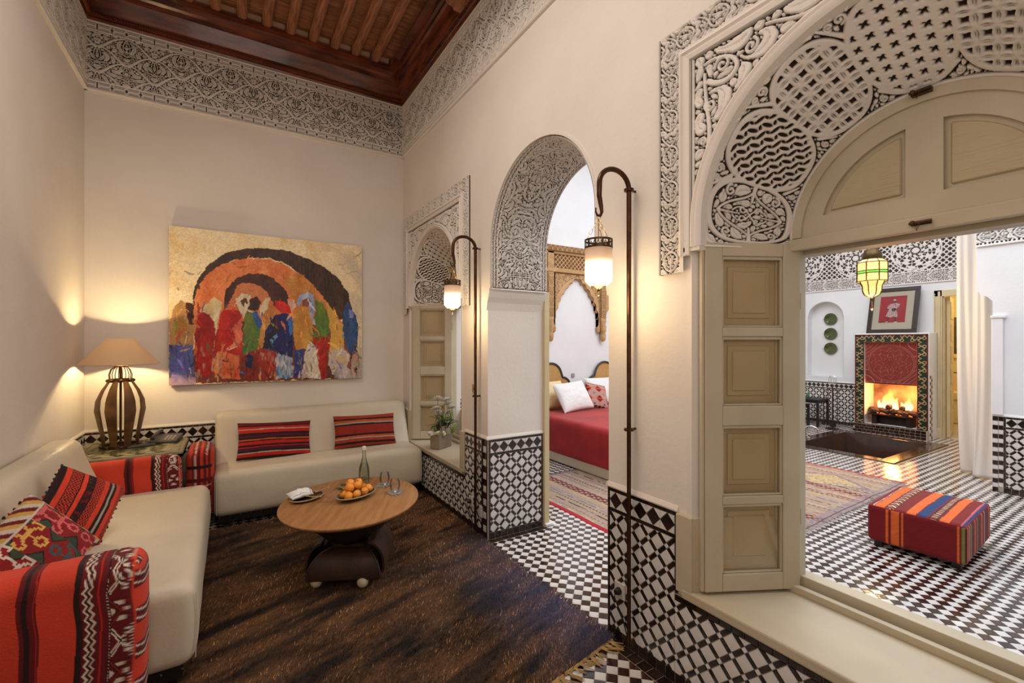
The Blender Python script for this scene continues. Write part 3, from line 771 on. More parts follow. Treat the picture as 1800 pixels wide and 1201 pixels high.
# ---------------------------------------------------------------- floors
m = MB(); m.box((XL-.2, YF-.2, -.12), (XR+.3, YB+.2, -.0)); floor1 = S('floor', m, GROUT, 'checkered tile floor of the salon, mostly under the dark rug')
def skip_salon(x, y): return (x < 1.62 and 1.95 < y < 4.3) or (x < -.2 and y > 2.3) or (x < 1.6 and 4.4 < y < 4.5)
t = checker(XL, XR-.066, YF, YB, skip_salon)
t += row(YF, 1.787, 0, .06, .062, 'base_tile') and [([(XR-.004-p[1], p[0]) for p in P], k) for P, k in row(YF, 1.787, 0, .06, .062, 'base_tile')+row(3.12, YB, 0, .06, .062, 'base_tile')]
def vis_salon(W):
    x, y = W[:, 0], W[:, 1]
    rug = (x < 1.70) & (y < 4.45) & (y > 1.68+.24*np.clip((x-1.226)/.5, -4, 1)*.5)
    pier = (x > 1.72) & (y < 1.787)
    return ~rug & ~pier & ~((x < 1.7) & (y > 4.45) & (x < .35))
t += checker(XR-.060, XP, 1.79, 3.055)
t += row(XR-.06, XP, 3.06, 3.115, .06, 'base_tile')
place_tiles(floor1, t, (0, 0, 0), (1, 0, 0), (0, 1, 0), vis=vis_salon, minpx=4.2, h=.003)

POOL = (7.19, 9.16, 2.35, 3.78)
m = MB()
for a, b in (((XP, -1.5), (POOL[0], 5.6)), ((POOL[0], -1.5), (POOL[1], POOL[2])), ((POOL[0], POOL[3]), (POOL[1], 5.6)), ((POOL[1], -1.5), (12.4, 5.6))):
    m.box((a[0], a[1], -.12), (b[0], b[1], 0))
floor2 = S('floor', m, GROUT, 'black and white diagonal checkered tile floor of the fireplace room')
def skip_patio(x, y):
    return (2.7 < x < 6.2 and 1.95 < y < 4.2) or (POOL[0]-.04 < x < POOL[1]+.04 and POOL[2]-.04 < y < POOL[3]+.04) or (x > 6.8 and x < 7.2 and y < 1.36) or (3.65 < x < 5.4 and 3.8 < y) or (x > 9.5 and y > 2.7 and y < 3.5) or (x > 7.3 and y < .2)
t = [q for q in checker(XP, 9.77, -1.45, 5.6, skip_patio)]
def vis_patio(W):
    k = XP/W[:, 0]; y = W[:, 1]*k; z = CAM_H+(W[:, 2]-CAM_H)*k
    k2 = XR/W[:, 0]; z2 = CAM_H+(W[:, 2]-CAM_H)*k2
    win = (y > .17) & (y < 1.02) & (z > .53) & (z2 > .46); door = (y > 1.80) & (y < 3.1) & (W[:, 1]*k2 > 1.79)
    rug = (W[:, 0] > 2.6) & (W[:, 0] < 6.3) & (W[:, 1] > 1.85) & (W[:, 1] < 4.3)
    return (win | door) & ~rug
place_tiles(floor2, t, (0, 0, 0), (1, 0, 0), (0, 1, 0), vis=vis_patio, minpx=3.8, h=.003)
t = None

# ---------------------------------------------------------------- wooden ceiling of the salon
m = MB(); m.box((XL-.2, YF-.2, 4.70), (XP, YB+.2, 4.8)); ceiling1 = S('ceiling', m, WOODC, 'dark red varnished beamed wooden ceiling over the salon')
m = MB(); prof = [(-.02, 4.27), (.028, 4.27), (.036, 4.285), (.030, 4.300), (.044, 4.306), (.054, 4.318), (.048, 4.332), (.060, 4.345), (.118, 4.455), (.140, 4.462), (.146, 4.485), (.168, 4.50), (.180, 4.54), (.235, 4.545), (.235, 4.575), (.10, 4.70), (-.02, 4.70)]
cs = [((XL, YF), (1, 1)), ((XR, YF), (-1, 1)), ((XR, YB), (-1, -1)), ((XL, YB), (1, -1))]
V = [(c[0]+s[0]*a, c[1]+s[1]*a, z) for c, s in cs for a, z in prof]; k = len(prof)
m.add(V, [(i*k+j, i*k+(j+1) % k, ((i+1) % 4)*k+(j+1) % k, ((i+1) % 4)*k+j) for i in range(4) for j in range(k)])
m.build('cornice', WOODC, ceiling1)
m = MB()
for i in range(int((XR-XL)/.017)):
    x = XL+.05+i*.017
    if x < XR-.05: m.box((x, YB-.064, 4.304), (x+.010, YB-.046, 4.320))
for i in range(230):
    y = YB-.05-i*.017; m.box((XR-.064, y, 4.304), (XR-.046, y-.010, 4.320))
o = m.build('rope_moulding', WOODC, ceiling1); o['kind'] = 'stuff'
bm_ = MB(); bm_.box((-.036, YF+.17, 4.565), (.036, YB-.17, 4.66)); bm_.box((-.026, YF+.17, 4.558), (.026, YB-.17, 4.566)); bm_.box((-.042, YF+.17, 4.575), (.042, YB-.17, 4.588))
beam = None
for i in range(12):
    x = 1.331-.2045*i
    if beam is None: beam = bm_.build('beam', WOODB, ceiling1, bevel=.003, seg=1); beam.location.x = x
    else: o = beam.copy(); COL.objects.link(o); o.location.x = x
plk = MB(); plk.box((XL+.1, -.098, 4.662), (XR-.1, .098, 4.69)); pl = None
for i in range(26):
    y = YB-.2-i*.2
    if pl is None: pl = plk.build('ceiling_plank', pm('cedar_plank', (.40, .18, .09), (.22, .08, .04), 5, .45, .3, 30, stretch=(1, 9, 9), rnd=.2), ceiling1, bevel=.002, seg=1); pl.location.y = y
    else: o = pl.copy(); COL.objects.link(o); o.location.y = y; o.rotation_euler.y = random.uniform(-.0006, .0006)
blk = MB(); blk.box((-.060, YB-.195, 4.575), (.060, YB-.180, 4.66)); bk = None
LITW = pm('lit_cedar', (.70, .48, .32), (.55, .33, .20), 6, .4, stretch=(1, 1, 8))  # cedar lightened: light on the end blocks painted into the colour
for i in range(13):
    x = 1.331+.102-.2045*i
    if bk is None: bk = blk.build('end_block', LITW, ceiling1); bk.location.x = x
    else: o = bk.copy(); COL.objects.link(o); o.location.x = x
m = MB(); h_ = [(XR+.0, 4.302), (1.69, 4.305), (1.672, 4.335), (1.60, 4.338), (1.588, 4.362), (1.54, 4.368), (1.52, 4.40), (1.50, 4.43), (1.36, 4.44), (1.33, 4.47), (1.10, 4.53), (.90, 4.55)]
cx = (XR+XL)/2; p = h_+[(2*cx-x, z) for x, z in h_[::-1]]+[(XL, 4.66), (XR, 4.66)]
V = [(x, y, z) for y in (3.18, 3.50) for x, z in p]; n = len(p)
F = [(i, (i+1) % n, (i+1) % n+n, i+n) for i in range(n)]
top = [(x, 4.66) for x, z in p[:-2]]
for yy, off in ((3.18, 0), (3.50, 0)): pass
m.add(V, F)
q = p[:-2]
for yy in (3.18, 3.50):
    V = [(x, yy, z) for x, z in q]+[(x, yy, 4.66) for x, z in q]; n = len(q); m.add(V, [(i, i+1, i+1+n, i+n) for i in range(n-1)])
m.build('carved_crossbeam', WOODB, ceiling1, bevel=0)

# ---------------------------------------------------------------- windows with glazed leaves folded back
def glass_mat(name, tint=(.95, .97, .95), k=.9, rough=.02):
    m = bpy.data.materials.new(name); m.use_nodes = True; nt = m.node_tree; N = nt.nodes; L = nt.links; N.remove(N['Principled BSDF'])
    t = N.new('ShaderNodeBsdfTransparent'); t.inputs[0].default_value = (*tint, 1); g = N.new('ShaderNodeBsdfGlossy'); g.inputs['Roughness'].default_value = rough
    f = N.new('ShaderNodeLayerWeight'); f.inputs[0].default_value = .35; x = N.new('ShaderNodeMixShader'); q = N.new('ShaderNodeMath'); q.operation = 'MULTIPLY'; q.inputs[1].default_value = k
    L.new(f.outputs['Fresnel'], q.inputs[0]); L.new(q.outputs[0], x.inputs[0]); L.new(t.outputs[0], x.inputs[1]); L.new(g.outputs[0], x.inputs[2]); L.new(x.outputs[0], N['Material Output'].inputs[0])
    return m
GLASS = glass_mat('window_glass', (.985, .97, .94), .35)
PANELW = pm('olive_cream_paint', (.60, .485, .31), (.52, .42, .265), 3, .5, .3, 22, bstretch=(1, 1, .15))
LW, LH = .430, 1.505
rows = [(.075, .375), (.41, .715), (.80, 1.10), (1.14, 1.447)]
def leaf_mesh():
    f = MB(); xs = (.078, .352)
    f.box((0, 0, 0), (xs[0], .036, LH)); f.box((xs[1], 0, 0), (LW, .036, LH))
    zs = [0]+[v for r_ in rows for v in r_]+[LH]
    for a, b in zip(zs[0::2], zs[1::2]): f.box((xs[0], 0, a), (xs[1], .036, b))
    f.box((-.014, .006, 0), (0, .030, LH))
    for a, b in rows:      # little chamfered glazing bars round each pane
        for q in ((xs[0], a, xs[0]+.008, b), (xs[1]-.008, a, xs[1], b), (xs[0], a, xs[1], a+.008), (xs[0], b-.014, xs[1], b)):
            f.box((q[0], .007, q[1]), (q[2], .026, q[3]))
    return f
def window(name, c, label):
    t = T(name, label, 'window', kind='structure'); O = Vector((0, c, 0))
    m = MB(); n = 8
    m.add([(1.698, c+.715, .418), (2.135, c+.49, .418), (2.135, c-.49, .418), (1.698, c-.715, .418), (1.698, c+.715, .462), (2.135, c+.49, .462), (2.135, c-.49, .462), (1.698, c-.715, .462)],
          [(0, 3, 2, 1), (4, 5, 6, 7), (0, 1, 5, 4), (1, 2, 6, 5), (2, 3, 7, 6), (3, 0, 4, 7)])
    m.build('sill', CREAM, t, bevel=.008)
    for s in (1, -1):
        V = [(1.716, c+s*.672, .46), (2.13, c+s*.470, .46), (2.13, c+s*.49, .46), (1.72, c+s*.70, .46)]
        m = MB(); m.prism([v[:2] for v in V], .46, 1.962); m.build('jamb', PLASTER, t)
        m = MB(); m.prism([(1.71, c+s*.662), (2.12, c+s*.460), (2.13, c+s*.475), (1.72, c+s*.685)], .46, .785); m.prism([(1.700, c+s*.662), (1.700, c+s*.745), (1.722, c+s*.745), (1.722, c+s*.662)], .44, .785)
        m.build('jamb_panelling', CREAM, t, bevel=.004)
        d = Vector((.41, -.202*s, 0)); L_ = d.length; d /= L_; nn = Vector((-.202*s, -.41, 0))/L_*(1 if s > 0 else -1); nn = Vector((-d.y*-1, 0, 0)) if False else Vector((d.y, -d.x, 0))*(1 if s > 0 else -1)
        for z0, z1 in ((.50, .60), (.635, .755)):
            m = MB(); q = []
            for a in (.012, .20): q.append(Vector((1.71, c+s*.662, 0))+d*a)
            e = nn*.0015; f_ = nn*-.012
            V = [q[0], q[1], q[1]+e, q[0]+e]; m.prism([(v.x, v.y) for v in V], z0, z1); m.build('recess', PANELW, t)
    m = MB()
    for s in (1, -1): m.box((2.10, c+s*.428, .46), (2.18, c+s*.472, 1.965))
    m.box((2.085, c-.47, .46), (2.115, c+.47, .492)); m.box((2.135, c-.47, .46), (2.16, c+.47, .525)); m.box((2.175, c-.49, .44), (2.25, c+.49, .505))
    m.box((2.11, c-.47, .44), (2.25, c+.47, .468))
    m.build('frame', CREAM, t, bevel=.004)
    m = MB(); m.box((2.075, c-.475, 1.945), (2.10, c+.475, 1.995)); m.box((2.10, c-.475, 1.955), (2.16, c+.475, 1.99)); m.box((2.16, c-.475, 1.935), (2.245, c+.475, 1.995)); m.build('transom', CREAM, t, bevel=.004)
    # lunette: half-round board with a rim, a mullion and two sunk panels
    arc = lambda r, a0, a1, n: [(c+r*math.cos(a0+(a1-a0)*i/n), 2.0+r*math.sin(a0+(a1-a0)*i/n)) for i in range(n+1)]
    m = MB(); m.prism(arc(.442, 0, PI, 32), 2.118, 2.140, 'x'); lun = m.build('lunette', CREAM, t)
    m = MB()
    def ringseg(r0, r1, x0, x1, n=32):
        A, B = arc(r0, 0, PI, n), arc(r1, 0, PI, n)
        for i in range(n): m.prism([A[i], A[i+1], B[i+1], B[i]], x0, x1, 'x')
    ringseg(.335, .442, 2.100, 2.119); ringseg(.405, .442, 2.088, 2.101)
    m.box((2.099, c-.052, 2.0), (2.117, c+.052, 2.345)); m.box((2.0985, c-.437, 1.99), (2.117, c+.437, 2.078))
    m.build('lunette_rim', CREAM, lun, fix=True)
    for s in (1, -1):
        rr = .318; pts = [(c+s*.068, 2.095)]+[(c+s*(rr*math.cos(a)), 2.0+rr*math.sin(a)) for a in [math.asin(.095/rr)+i/12*(math.acos(.068/rr)-math.asin(.095/rr)) for i in range(13)]]
        m = MB(); m.prism(pts, 2.110, 2.119, 'x'); m.build('panel', pm('grained_cream', (.52, .43, .28), (.45, .36, .22), 4, .45, .8, 12, bstretch=(1, .6, 9)), lun, bevel=.006, seg=1)
    for z, y in ((2.435, .0), (1.972, 0)):
        m = MB(); m.box((2.068, c+y-.028, z-.008), (2.088, c+y+.028, z+.008)); m.tube([(2.06, c+y-.03, z), (2.06, c+y+.03, z)], .005, 8); m.ball((2.058, c+y+.02, z), .009, 8)
        m.tube([(2.058, c+y, z-.003), (2.052, c+y+.006, z-.03), (2.058, c+y+.012, z-.003)], .0018, 5)
        m.build('latch', IRON, t)
    for s in (1, -1):
        if s > 0: loc = (1.735, c+.618, .475); ang = math.atan2(-.197, .38)
        else: loc = (2.116, c-.421, .475); ang = math.atan2(-.197, -.38)
        lf = leaf_mesh().build('leaf', CREAM, t, bevel=.007); lf.location = loc; lf.rotation_euler = (0, 0, ang)
        for a, b in rows:
            g = MB(); g.box((.076, .016, a), (.354, .019, b)); g.build('pane', GLASS, lf)
            p = MB(); p.box((.070, .040, a-.012), (.360, .052, b+.012)); p.box((.070, .030, a-.01), (.092, .041, b+.01)); p.box((.338, .030, a-.01), (.360, .041, b+.01))
            p.box((.118, .034, a+.04), (.312, .041, b-.04)); p.box((.140, .029, a+.062), (.290, .035, b-.062))
            p.build('shutter_panel', PANELW, lf, bevel=.003, seg=1)
        if s > 0:
            m = MB()
            for z in (.28, 1.22): m.tube([(LW+.006, .01, z), (LW+.006, .01, z+.07)], .006, 8)
            m.build('hinge', PANELW, lf)
    return t
window('window_1', WC[0], 'near arched window with cream painted leaf folded back and lunette above')
window('window_2', WC[1], 'far arched window with cream leaf folded back behind the vase of flowers')

# wooden frame of the doorway on the patio side
m = MB()
for y, s in ((3.12, -1), (1.787, 1)):
    m.box((XP, y-.03*s, 0), (XP+.05, y+.028*s, 1.97))
m.build('door_frame', CREAM_Y, wall_right, bevel=.004)
m = MB(); m.box((XP+.001, 3.085, .0), (XP+.12, 3.2, .012)); m.box((XP+.001, 3.07, .012), (XP+.07, 3.13, .03)); m.build('threshold_stone', PLASTER_W, wall_right, bevel=.003)
m = MB(); m.box((XP-.006, 3.096, 1.88), (XP+.012, 3.118, 1.98)); m.build('door_hinge', BLACKM, wall_right)

# ---------------------------------------------------------------- shell of the room beyond
XE, YP = 9.78, 5.6
m = MB(); m.box((XP, YP, 0), (XE+.2, YP+.2, 4.95)); wall_bed = S('wall_back', m, PLASTER_W, 'tall white wall behind the bed and the carved wooden arch')
m = MB(); m.box((XP, -1.7, 0), (12.4, -1.5, 4.95)); S('wall_front', m, PLASTER_W, 'white end wall of the fireplace room beside the window')
# east wall with a round-headed niche and a doorway
m = MB(); NY0, NY1, NZ0, NZr = 3.95, 4.58, .89, 2.02
DY0, DY1, DZ = 1.72, 2.56, 2.33
m.box((XE, 4.58, 0), (XE+.30, YP, 4.95)); m.box((XE, DY1, 0), (XE+.10, 3.75, 4.95)); m.box((XE, 3.75, 0), (XE+.30, 3.95, 4.95)); m.box((XE, -1.5, 0), (XE+.10, DY0, 4.95)); m.box((XE, DY0, DZ), (XE+.10, DY1, 4.95))
cols(m, XE, XE+.30, NY0, NY1, NZ0, lambda y: NZr+math.sqrt(max(0, .315**2-(y-4.265)**2)), 4.95, 24)
m.box((XE+.17, NY0, NZ0), (XE+.30, NY1, 2.5))
wall_east = S('wall_right', m, PLASTER_W, 'white wall with the fireplace, the plate niche and the bathroom door')
m = MB(); m.box((XP, -1.5, 4.95), (3.0, YP, 5.05)); m.box((8.2, -1.5, 4.95), (XE+.3, YP, 5.05)); m.box((3.0, -1.5, 4.95), (8.2, -.5, 5.05)); m.box((3.0, 4.3, 4.95), (8.2, YP, 5.05))
S('ceiling', m, PLASTER_W, 'high white ceiling with a skylight opening over the fireplace room')
m = MB(); m.box((XP, -1.5, ZT), (XP+.02, YP, 4.95)); m.box((XR, -1.5, ZT), (XP+.02, YP, ZT+.1)); S('trim_2', m, PLASTER_W, 'white wall strip above the thick wall')
# pillar wall on the right with stepped corbel
m = MB(); m.box((6.76, -1.5, 0), (7.16, 1.38, 4.95)); m.box((6.76, 1.38, 2.12), (7.16, 1.50, 4.95))
m.add([(x, y, z) for x in (6.76, 7.16) for y, z in ((1.38, 1.98), (1.39, 1.99), (1.42, 2.03), (1.47, 2.05), (1.48, 2.08), (1.50, 2.09), (1.50, 2.12), (1.38, 2.12))], [tuple(range(8)), tuple(range(8, 16))]+[(i, (i+1) % 8, (i+1) % 8+8, i+8) for i in range(8)])
wall_pil = S('wall_left', m, PLASTER_W, 'white pillar wall beside the white curtain with a tile dado')
m = MB()
m.box((6.735, 1.30, .8), (6.76, 1.384, 1.80)); m.box((6.725, 1.28, 1.80), (6.76, 1.39, 1.83)); m.build('pilaster', PLASTER_W, wall_pil, bevel=.006)
# dados there
m = MB(); m.box((6.756, -1.5, 0), (6.76, 1.38, Z4)); m.box((XE-.004, 3.60, 0), (XE, YP, Z4)); m.box((XP, YP-.004, 0), (4.0, YP, Z4)); m.box((XP, 3.13, 0), (XP+.004, YP, Z4))
m.build('tile_grout', GROUT, wall_pil)
m = MB(); ledge(m, (6.76, -1.5), (6.76, 1.38), (-1, 0)); ledge(m, (XE, 3.6), (XE, YP), (-1, 0)); ledge(m, (XP, YP), (3.55, YP), (0, -1)); m.build('dado_ledge', PLASTER_W, wall_pil)
t = dado(-1.30, .4, (-1.1, .33))+colm(-1.38, -1.338, .004, Z4, .045, ['corner_tile', 'corner_white_tile'])+colm(-1.336, -1.300, ZB, Z4, .045, ['corner_white_tile', 'corner_tile'])
place_tiles(wall_pil, t, (6.756, 0, 0), (0, -1, 0), (0, 0, 1), minpx=4, cap=200)
t = dado(-YP, -3.62, (-4.1, .33), edges=(0, 1)); place_tiles(wall_east, t, (XE-.004, 0, 0), (0, -1, 0), (0, 0, 1), minpx=8)
t = dado(XP+.1, 3.5, (2.6, .33)); place_tiles(wall_bed, t, (0, YP-.004, 0), (1, 0, 0), (0, 0, 1), minpx=30)
# frieze on the far walls: rosettes over a thin carved band
def rosette_field(u, z):
    p = .86; a, b = (np.mod(u/p, 1)-.5)*p, z-.56; r = np.hypot(a, b); th = np.arctan2(b, a)
    f1 = np.cos(16*th+2.5*np.sin(r*60)); f2 = np.cos(2*PI*r/.085)
    star = np.maximum(np.cos(8*th+2*np.sin(r*30))*np.cos(2*PI*r/.095)+.05, .30-np.abs(np.cos(12*th-9*r)))*.03
    ros = np.where(r < .05, -.01, np.where(np.abs(r-.058) < .010, .01, np.where(np.abs(r-.33) < .012, -.01, -star)))
    c2 = np.hypot((np.mod(u/.086, 1)-.5)*.086, (np.mod(z/.086, 1)-.5)*.086); d2 = np.abs(np.mod((u+z)/.086, 1)-.5)*.086-.009
    d3 = np.abs(np.mod((u-z)/.086, 1)-.5)*.086-.009; fill = np.minimum(np.minimum(d2, d3), np.abs(c2-.028)-.007)
    f = np.where(r < .34, ros, fill)
    band = z < .20
    g = bc.sample(BF, (z-.105)*.62, np.mod(u*.62, .16))
    f = np.where(band, g, f)
    f = np.where((z < .02) | (np.abs(z-.205) < .012), -.01, f)
    return np.where((np.abs(z-.028) < .008) | (np.abs(z-.188) < .006), np.where(np.mod(u/.03, 1) < .55, .01, -.01), f)
def far_frieze(name, parent, O, U, L, N, hgt, cell=.0095, ph=0):
    nu = int(L/cell)+1; nz = int(hgt/cell)+1; u = np.linspace(0, L, nu); z = np.linspace(0, hgt, nz); Ug, Zg = np.meshgrid(u, z, indexing='ij')
    P = np.array(O)+Ug[..., None]*np.array(U, float)+np.stack([0*Zg, 0*Zg, Zg], -1)
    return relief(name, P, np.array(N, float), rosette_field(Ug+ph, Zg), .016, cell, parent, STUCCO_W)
far_frieze('stucco_frieze', wall_east, (XE-.001, 4.9, 2.53), (0, -1, 0), 3.0, (-1, 0, 0), 1.1, ph=.15)
far_frieze('stucco_frieze', wall_pil, (6.758, 1.50, 2.56), (0, -1, 0), .9, (-1, 0, 0), .6, .008)

# ================================================================ salon: rug, sofas, table, lamps
def cloth(name, bump=.5, rough=.85, sheen=.3, bscale=160):
    return pm(name, (1, 1, 1), None, rough=rough, bump=bump, bscale=bscale, sheen=sheen, attr='Col')
KILIM = cloth('woven_wool', .5, .9, .06); FLAT = cloth('flat_weave', .35, .9, .06)
def L3(c): return np.array(s2l(c))
RED, CORAL, MAROON, DARK, OFFW = L3((176, 30, 22)), L3((205, 62, 38)), L3((98, 12, 18)), L3((38, 12, 14)), L3((222, 205, 190))
ORANGE, BLUE, TEAL, GOLD, GREENK, PINK = L3((216, 98, 40)), L3((28, 52, 110)), L3((60, 80, 84)), L3((206, 160, 80)), L3((52, 66, 50)), L3((205, 96, 100))

# ---- the dark pile rug
rug = T('pile_rug', 'dark brown long-pile rug with painted bluish sheen at one edge and pale knotted fringe under coffee table', 'rug')
def rug_xy(u, v):      # u 0..1 across (x), v 0..1 along (y)
    x = -1.0+u*2.70; yn = 1.62+.22*np.clip((x-1.1)/.6, -1, 1)*.5+.0*u; return x, yn+v*(4.46-yn)
def rug_col(x, y):
    n = fbm(x*3.2+y*1.2, y*14-x*5, 3); n2 = fbm(x*1.4, y*2.4, 8); n3 = vn(x*60, y*160, 2)
    n = np.clip(n*1.9-.45, 0, 1); c = np.array([.010, .0035, .0015])*(1-n[..., None])+np.array([.19, .085, .032])*n[..., None]
    c = c*(.35+1.1*n2[..., None])*(.6+.8*n3[..., None])
    e = np.clip((x-1.15)/.5, 0, 1)*np.clip((3.4-y)/1.2, 0, 1)*(.5+.7*fbm(x*5, y*5, 4))  # bluish sheen near the doorway painted into the pile colour
    return c*(1-.6*e[..., None])+np.array([.070, .072, .150])*e[..., None]*.9
u, v = np.meshgrid(np.linspace(0, 1, 180), np.linspace(0, 1, 190), indexing='ij'); X, Y = rug_xy(u, v)
Z = .012+.008*fbm(X*30, Y*30, 1)+.006*fbm(X*4, Y*9, 5); edge = np.minimum.reduce([u, 1-u, v, 1-v]) < .001; Z[edge] = .002
me = fast_mesh('rug', np.stack([X, Y, Z], -1).reshape(-1, 3), gridfaces(180, 190)); vcol(me, rug_col(X, Y).reshape(-1, 3)*.6)
RUGM = cloth('rug_base', .8, .9, .0, 90); link('rug_backing', me, rug, RUGM)
NT = 150000
r_ = np.random.RandomState(3); u = r_.rand(NT); v = r_.rand(NT)**1.5; X, Y = rug_xy(u, v)
keep = ~((X < -.3) & (Y > 2.7)); X, Y = X[keep], Y[keep]; n = len(X)
ang = .5+1.2*(fbm(X*2.5, Y*2.5, 6)-.5)*2+r_.normal(0, .5, n); ln = .016+.016*r_.rand(n); wd = .0016+.0016*r_.rand(n)
dx, dy = np.cos(ang), np.sin(ang); tilt = .25+.5*r_.rand(n)
base = np.stack([X, Y, np.full(n, .010)], -1); sd = np.stack([-dy, dx, 0*dx], -1)*wd[:, None]
tip = base+np.stack([dx*ln*(1-tilt*.4), dy*ln*(1-tilt*.4), .006+ln*tilt], -1)
V = np.stack([base-sd, base+sd, tip], 1).reshape(-1, 3); me = fast_mesh('tufts', V, np.arange(3*n).reshape(-1, 3))
c = rug_col(X, Y)*(.45+1.3*r_.rand(n)[:, None]**2); gl = (r_.rand(n) > .93) & (fbm(X*3.2+Y*1.2, Y*14-X*5, 3) > .42); c[gl] = c[gl]*2.5+np.array([.34, .21, .11])  # gl: random tufts brightened, silky glints painted into their colour
vcol(me, np.repeat(c, 3, 0)); TUFT = pm('silky_pile', (1, 1, 1), None, rough=.5, attr='Col', spec=.22)
o = link('pile', me, rug, TUFT); o['kind'] = 'stuff'
m = MB()
for i in range(46):       # knotted tassels at the near end
    x = -.2+i*.0415+random.uniform(-.008, .008); u0 = (x+1.0)/2.70; xx, y0 = rug_xy(u0, 0.0); y0 = float(y0); a = -PI/2+random.uniform(-.35, .85); l = random.uniform(.05, .095)
    for k in range(6):
        b = a+random.uniform(-.35, .35); q = l*random.uniform(.7, 1.1)
        p0 = (x+random.uniform(-.006, .006), y0+.01, .012); m.tube([p0, (x+.45*q*math.cos(b), y0+.45*q*math.sin(b), .014), (x+q*math.cos(b+.3), y0+q*math.sin(b+.3), .005)], [.0035, .003, .0012], 4)
    m.tube([(x-.021, y0-.002, .010), (x+.021, y0-.002+.003, .010)], .009, 5)
m.build('fringe', pm('wool_fringe', (.50, .34, .13), (.38, .24, .09), 20, .9), rug)['kind'] = 'stuff'

# ---- sofas: seat, leaning back, nails along the hem, feet
LEATHER = pm('cream_leather', (.64, .575, .455), (.59, .52, .40), 2.5, .42, .25, 55, rough2=.5)
def wrinkle(V, k=.004, s=7, ax=0):
    q = V.copy(); n = vn(V[:, 0]*s, V[:, 1]*s+V[:, 2]*s*.7, 3)+.5*vn(V[:, 0]*s*3, V[:, 1]*s*2.6+V[:, 2]*s, 9)
    q[:, 2] += k*(n-.7)*(V[:, 2] > 0); q[:, 1] += k*(n-.7)*(V[:, 2] <= 0); return q
def sofa(name, label, L, D, seatz, loc, rz, arms):
    """local x along the length (0..L), y depth from the front (0) to the wall (D)"""
    t = T(name, label, 'sofa', loc, rz)
    sd = D-.26; sz0, sz1 = .105, seatz
    def fs(V):
        q = wrinkle(V, .006, 5); f = np.clip((-V[:, 1])/(sd/2), 0, 1)
        q[:, 1] -= .020*f*(1-((V[:, 2])/((sz1-sz0)/2))**2)          # belly of the front
        q[:, 2] -= .010*(np.abs(V[:, 0])/(L/2))**6*(V[:, 2] > 0)
        return q
    me = soft_box((L/2, (sd+.10)/2, (sz1-sz0)/2), .055, (60, 20, 12), fs); s_ = link('seat', me, t, LEATHER, True); s_.location = (L/2, (sd+.10)/2, (sz0+sz1)/2)
    bh = .90-sz1+.10
    def fb(V):
        q = wrinkle(V[:, [0, 2, 1]], .006, 5)[:, [0, 2, 1]]; q[:, 1] += (V[:, 2]+bh/2)*.40+.02*np.sin((V[:, 2]/bh+.5)*PI); return q
    me = soft_box((L/2, .085, bh/2), .05, (60, 8, 18), fb); b_ = link('backrest', me, t, LEATHER, True); b_.location = (L/2, sd-.02, sz1-.10+bh/2)
    m = MB()
    for i in range(int(L/.075)):
        x = .04+i*.075; m.ball((x, .006, .108), .0075, 6)
    for i in range(int(sd/.075)): m.ball((L-.002, .04+i*.075, .108), .0075, 6); m.ball((.002, .04+i*.075, .108), .0075, 6)
    m.build('hem_nails', BLACKM, t)['kind'] = 'stuff'
    m = MB(); m.tube([(L*.0+.10, .004, seatz-.03), (L*.0+.10, .006, seatz-.031)], .001, 4)
    m = MB(); m.box((.03, .04, .055), (L-.03, D-.1, .11)); m.build('base_frame', BLACKM, t)
    for x in (.09, L-.09):
        for y in (.09, D-.2):
            m = MB(); m.box((x-.03, y-.03, .0), (x+.03, y+.03, .058)); m.build('leg', BLACKM, t, bevel=.004)
    for x in (.02, L-.02):
        m = MB(); m.tube([(x, -.010, sz1-.06), (x, -.016, (sz0+sz1)/2), (x, -.008, sz0+.03)], .0022, 6); m.build('seam', LEATHER, t, smooth=True)
    return t
# sofa on the back wall: front at y 4.43, x -.10..1.68
sofaB = sofa('sofa', 'cream leather sofa under the large painting on the back wall', 1.79, .70, .485, (-.105, 4.43, 0), 0, None)
# sofa on the left wall: length along y; front edge x=-.13 ; local x -> +y, local y -> -x
sofaL = sofa('sofa', 'cream leather sofa along the left wall with patterned cushions', 1.72, .88, .485, (-.135, 2.47, 0), PI/2, None)

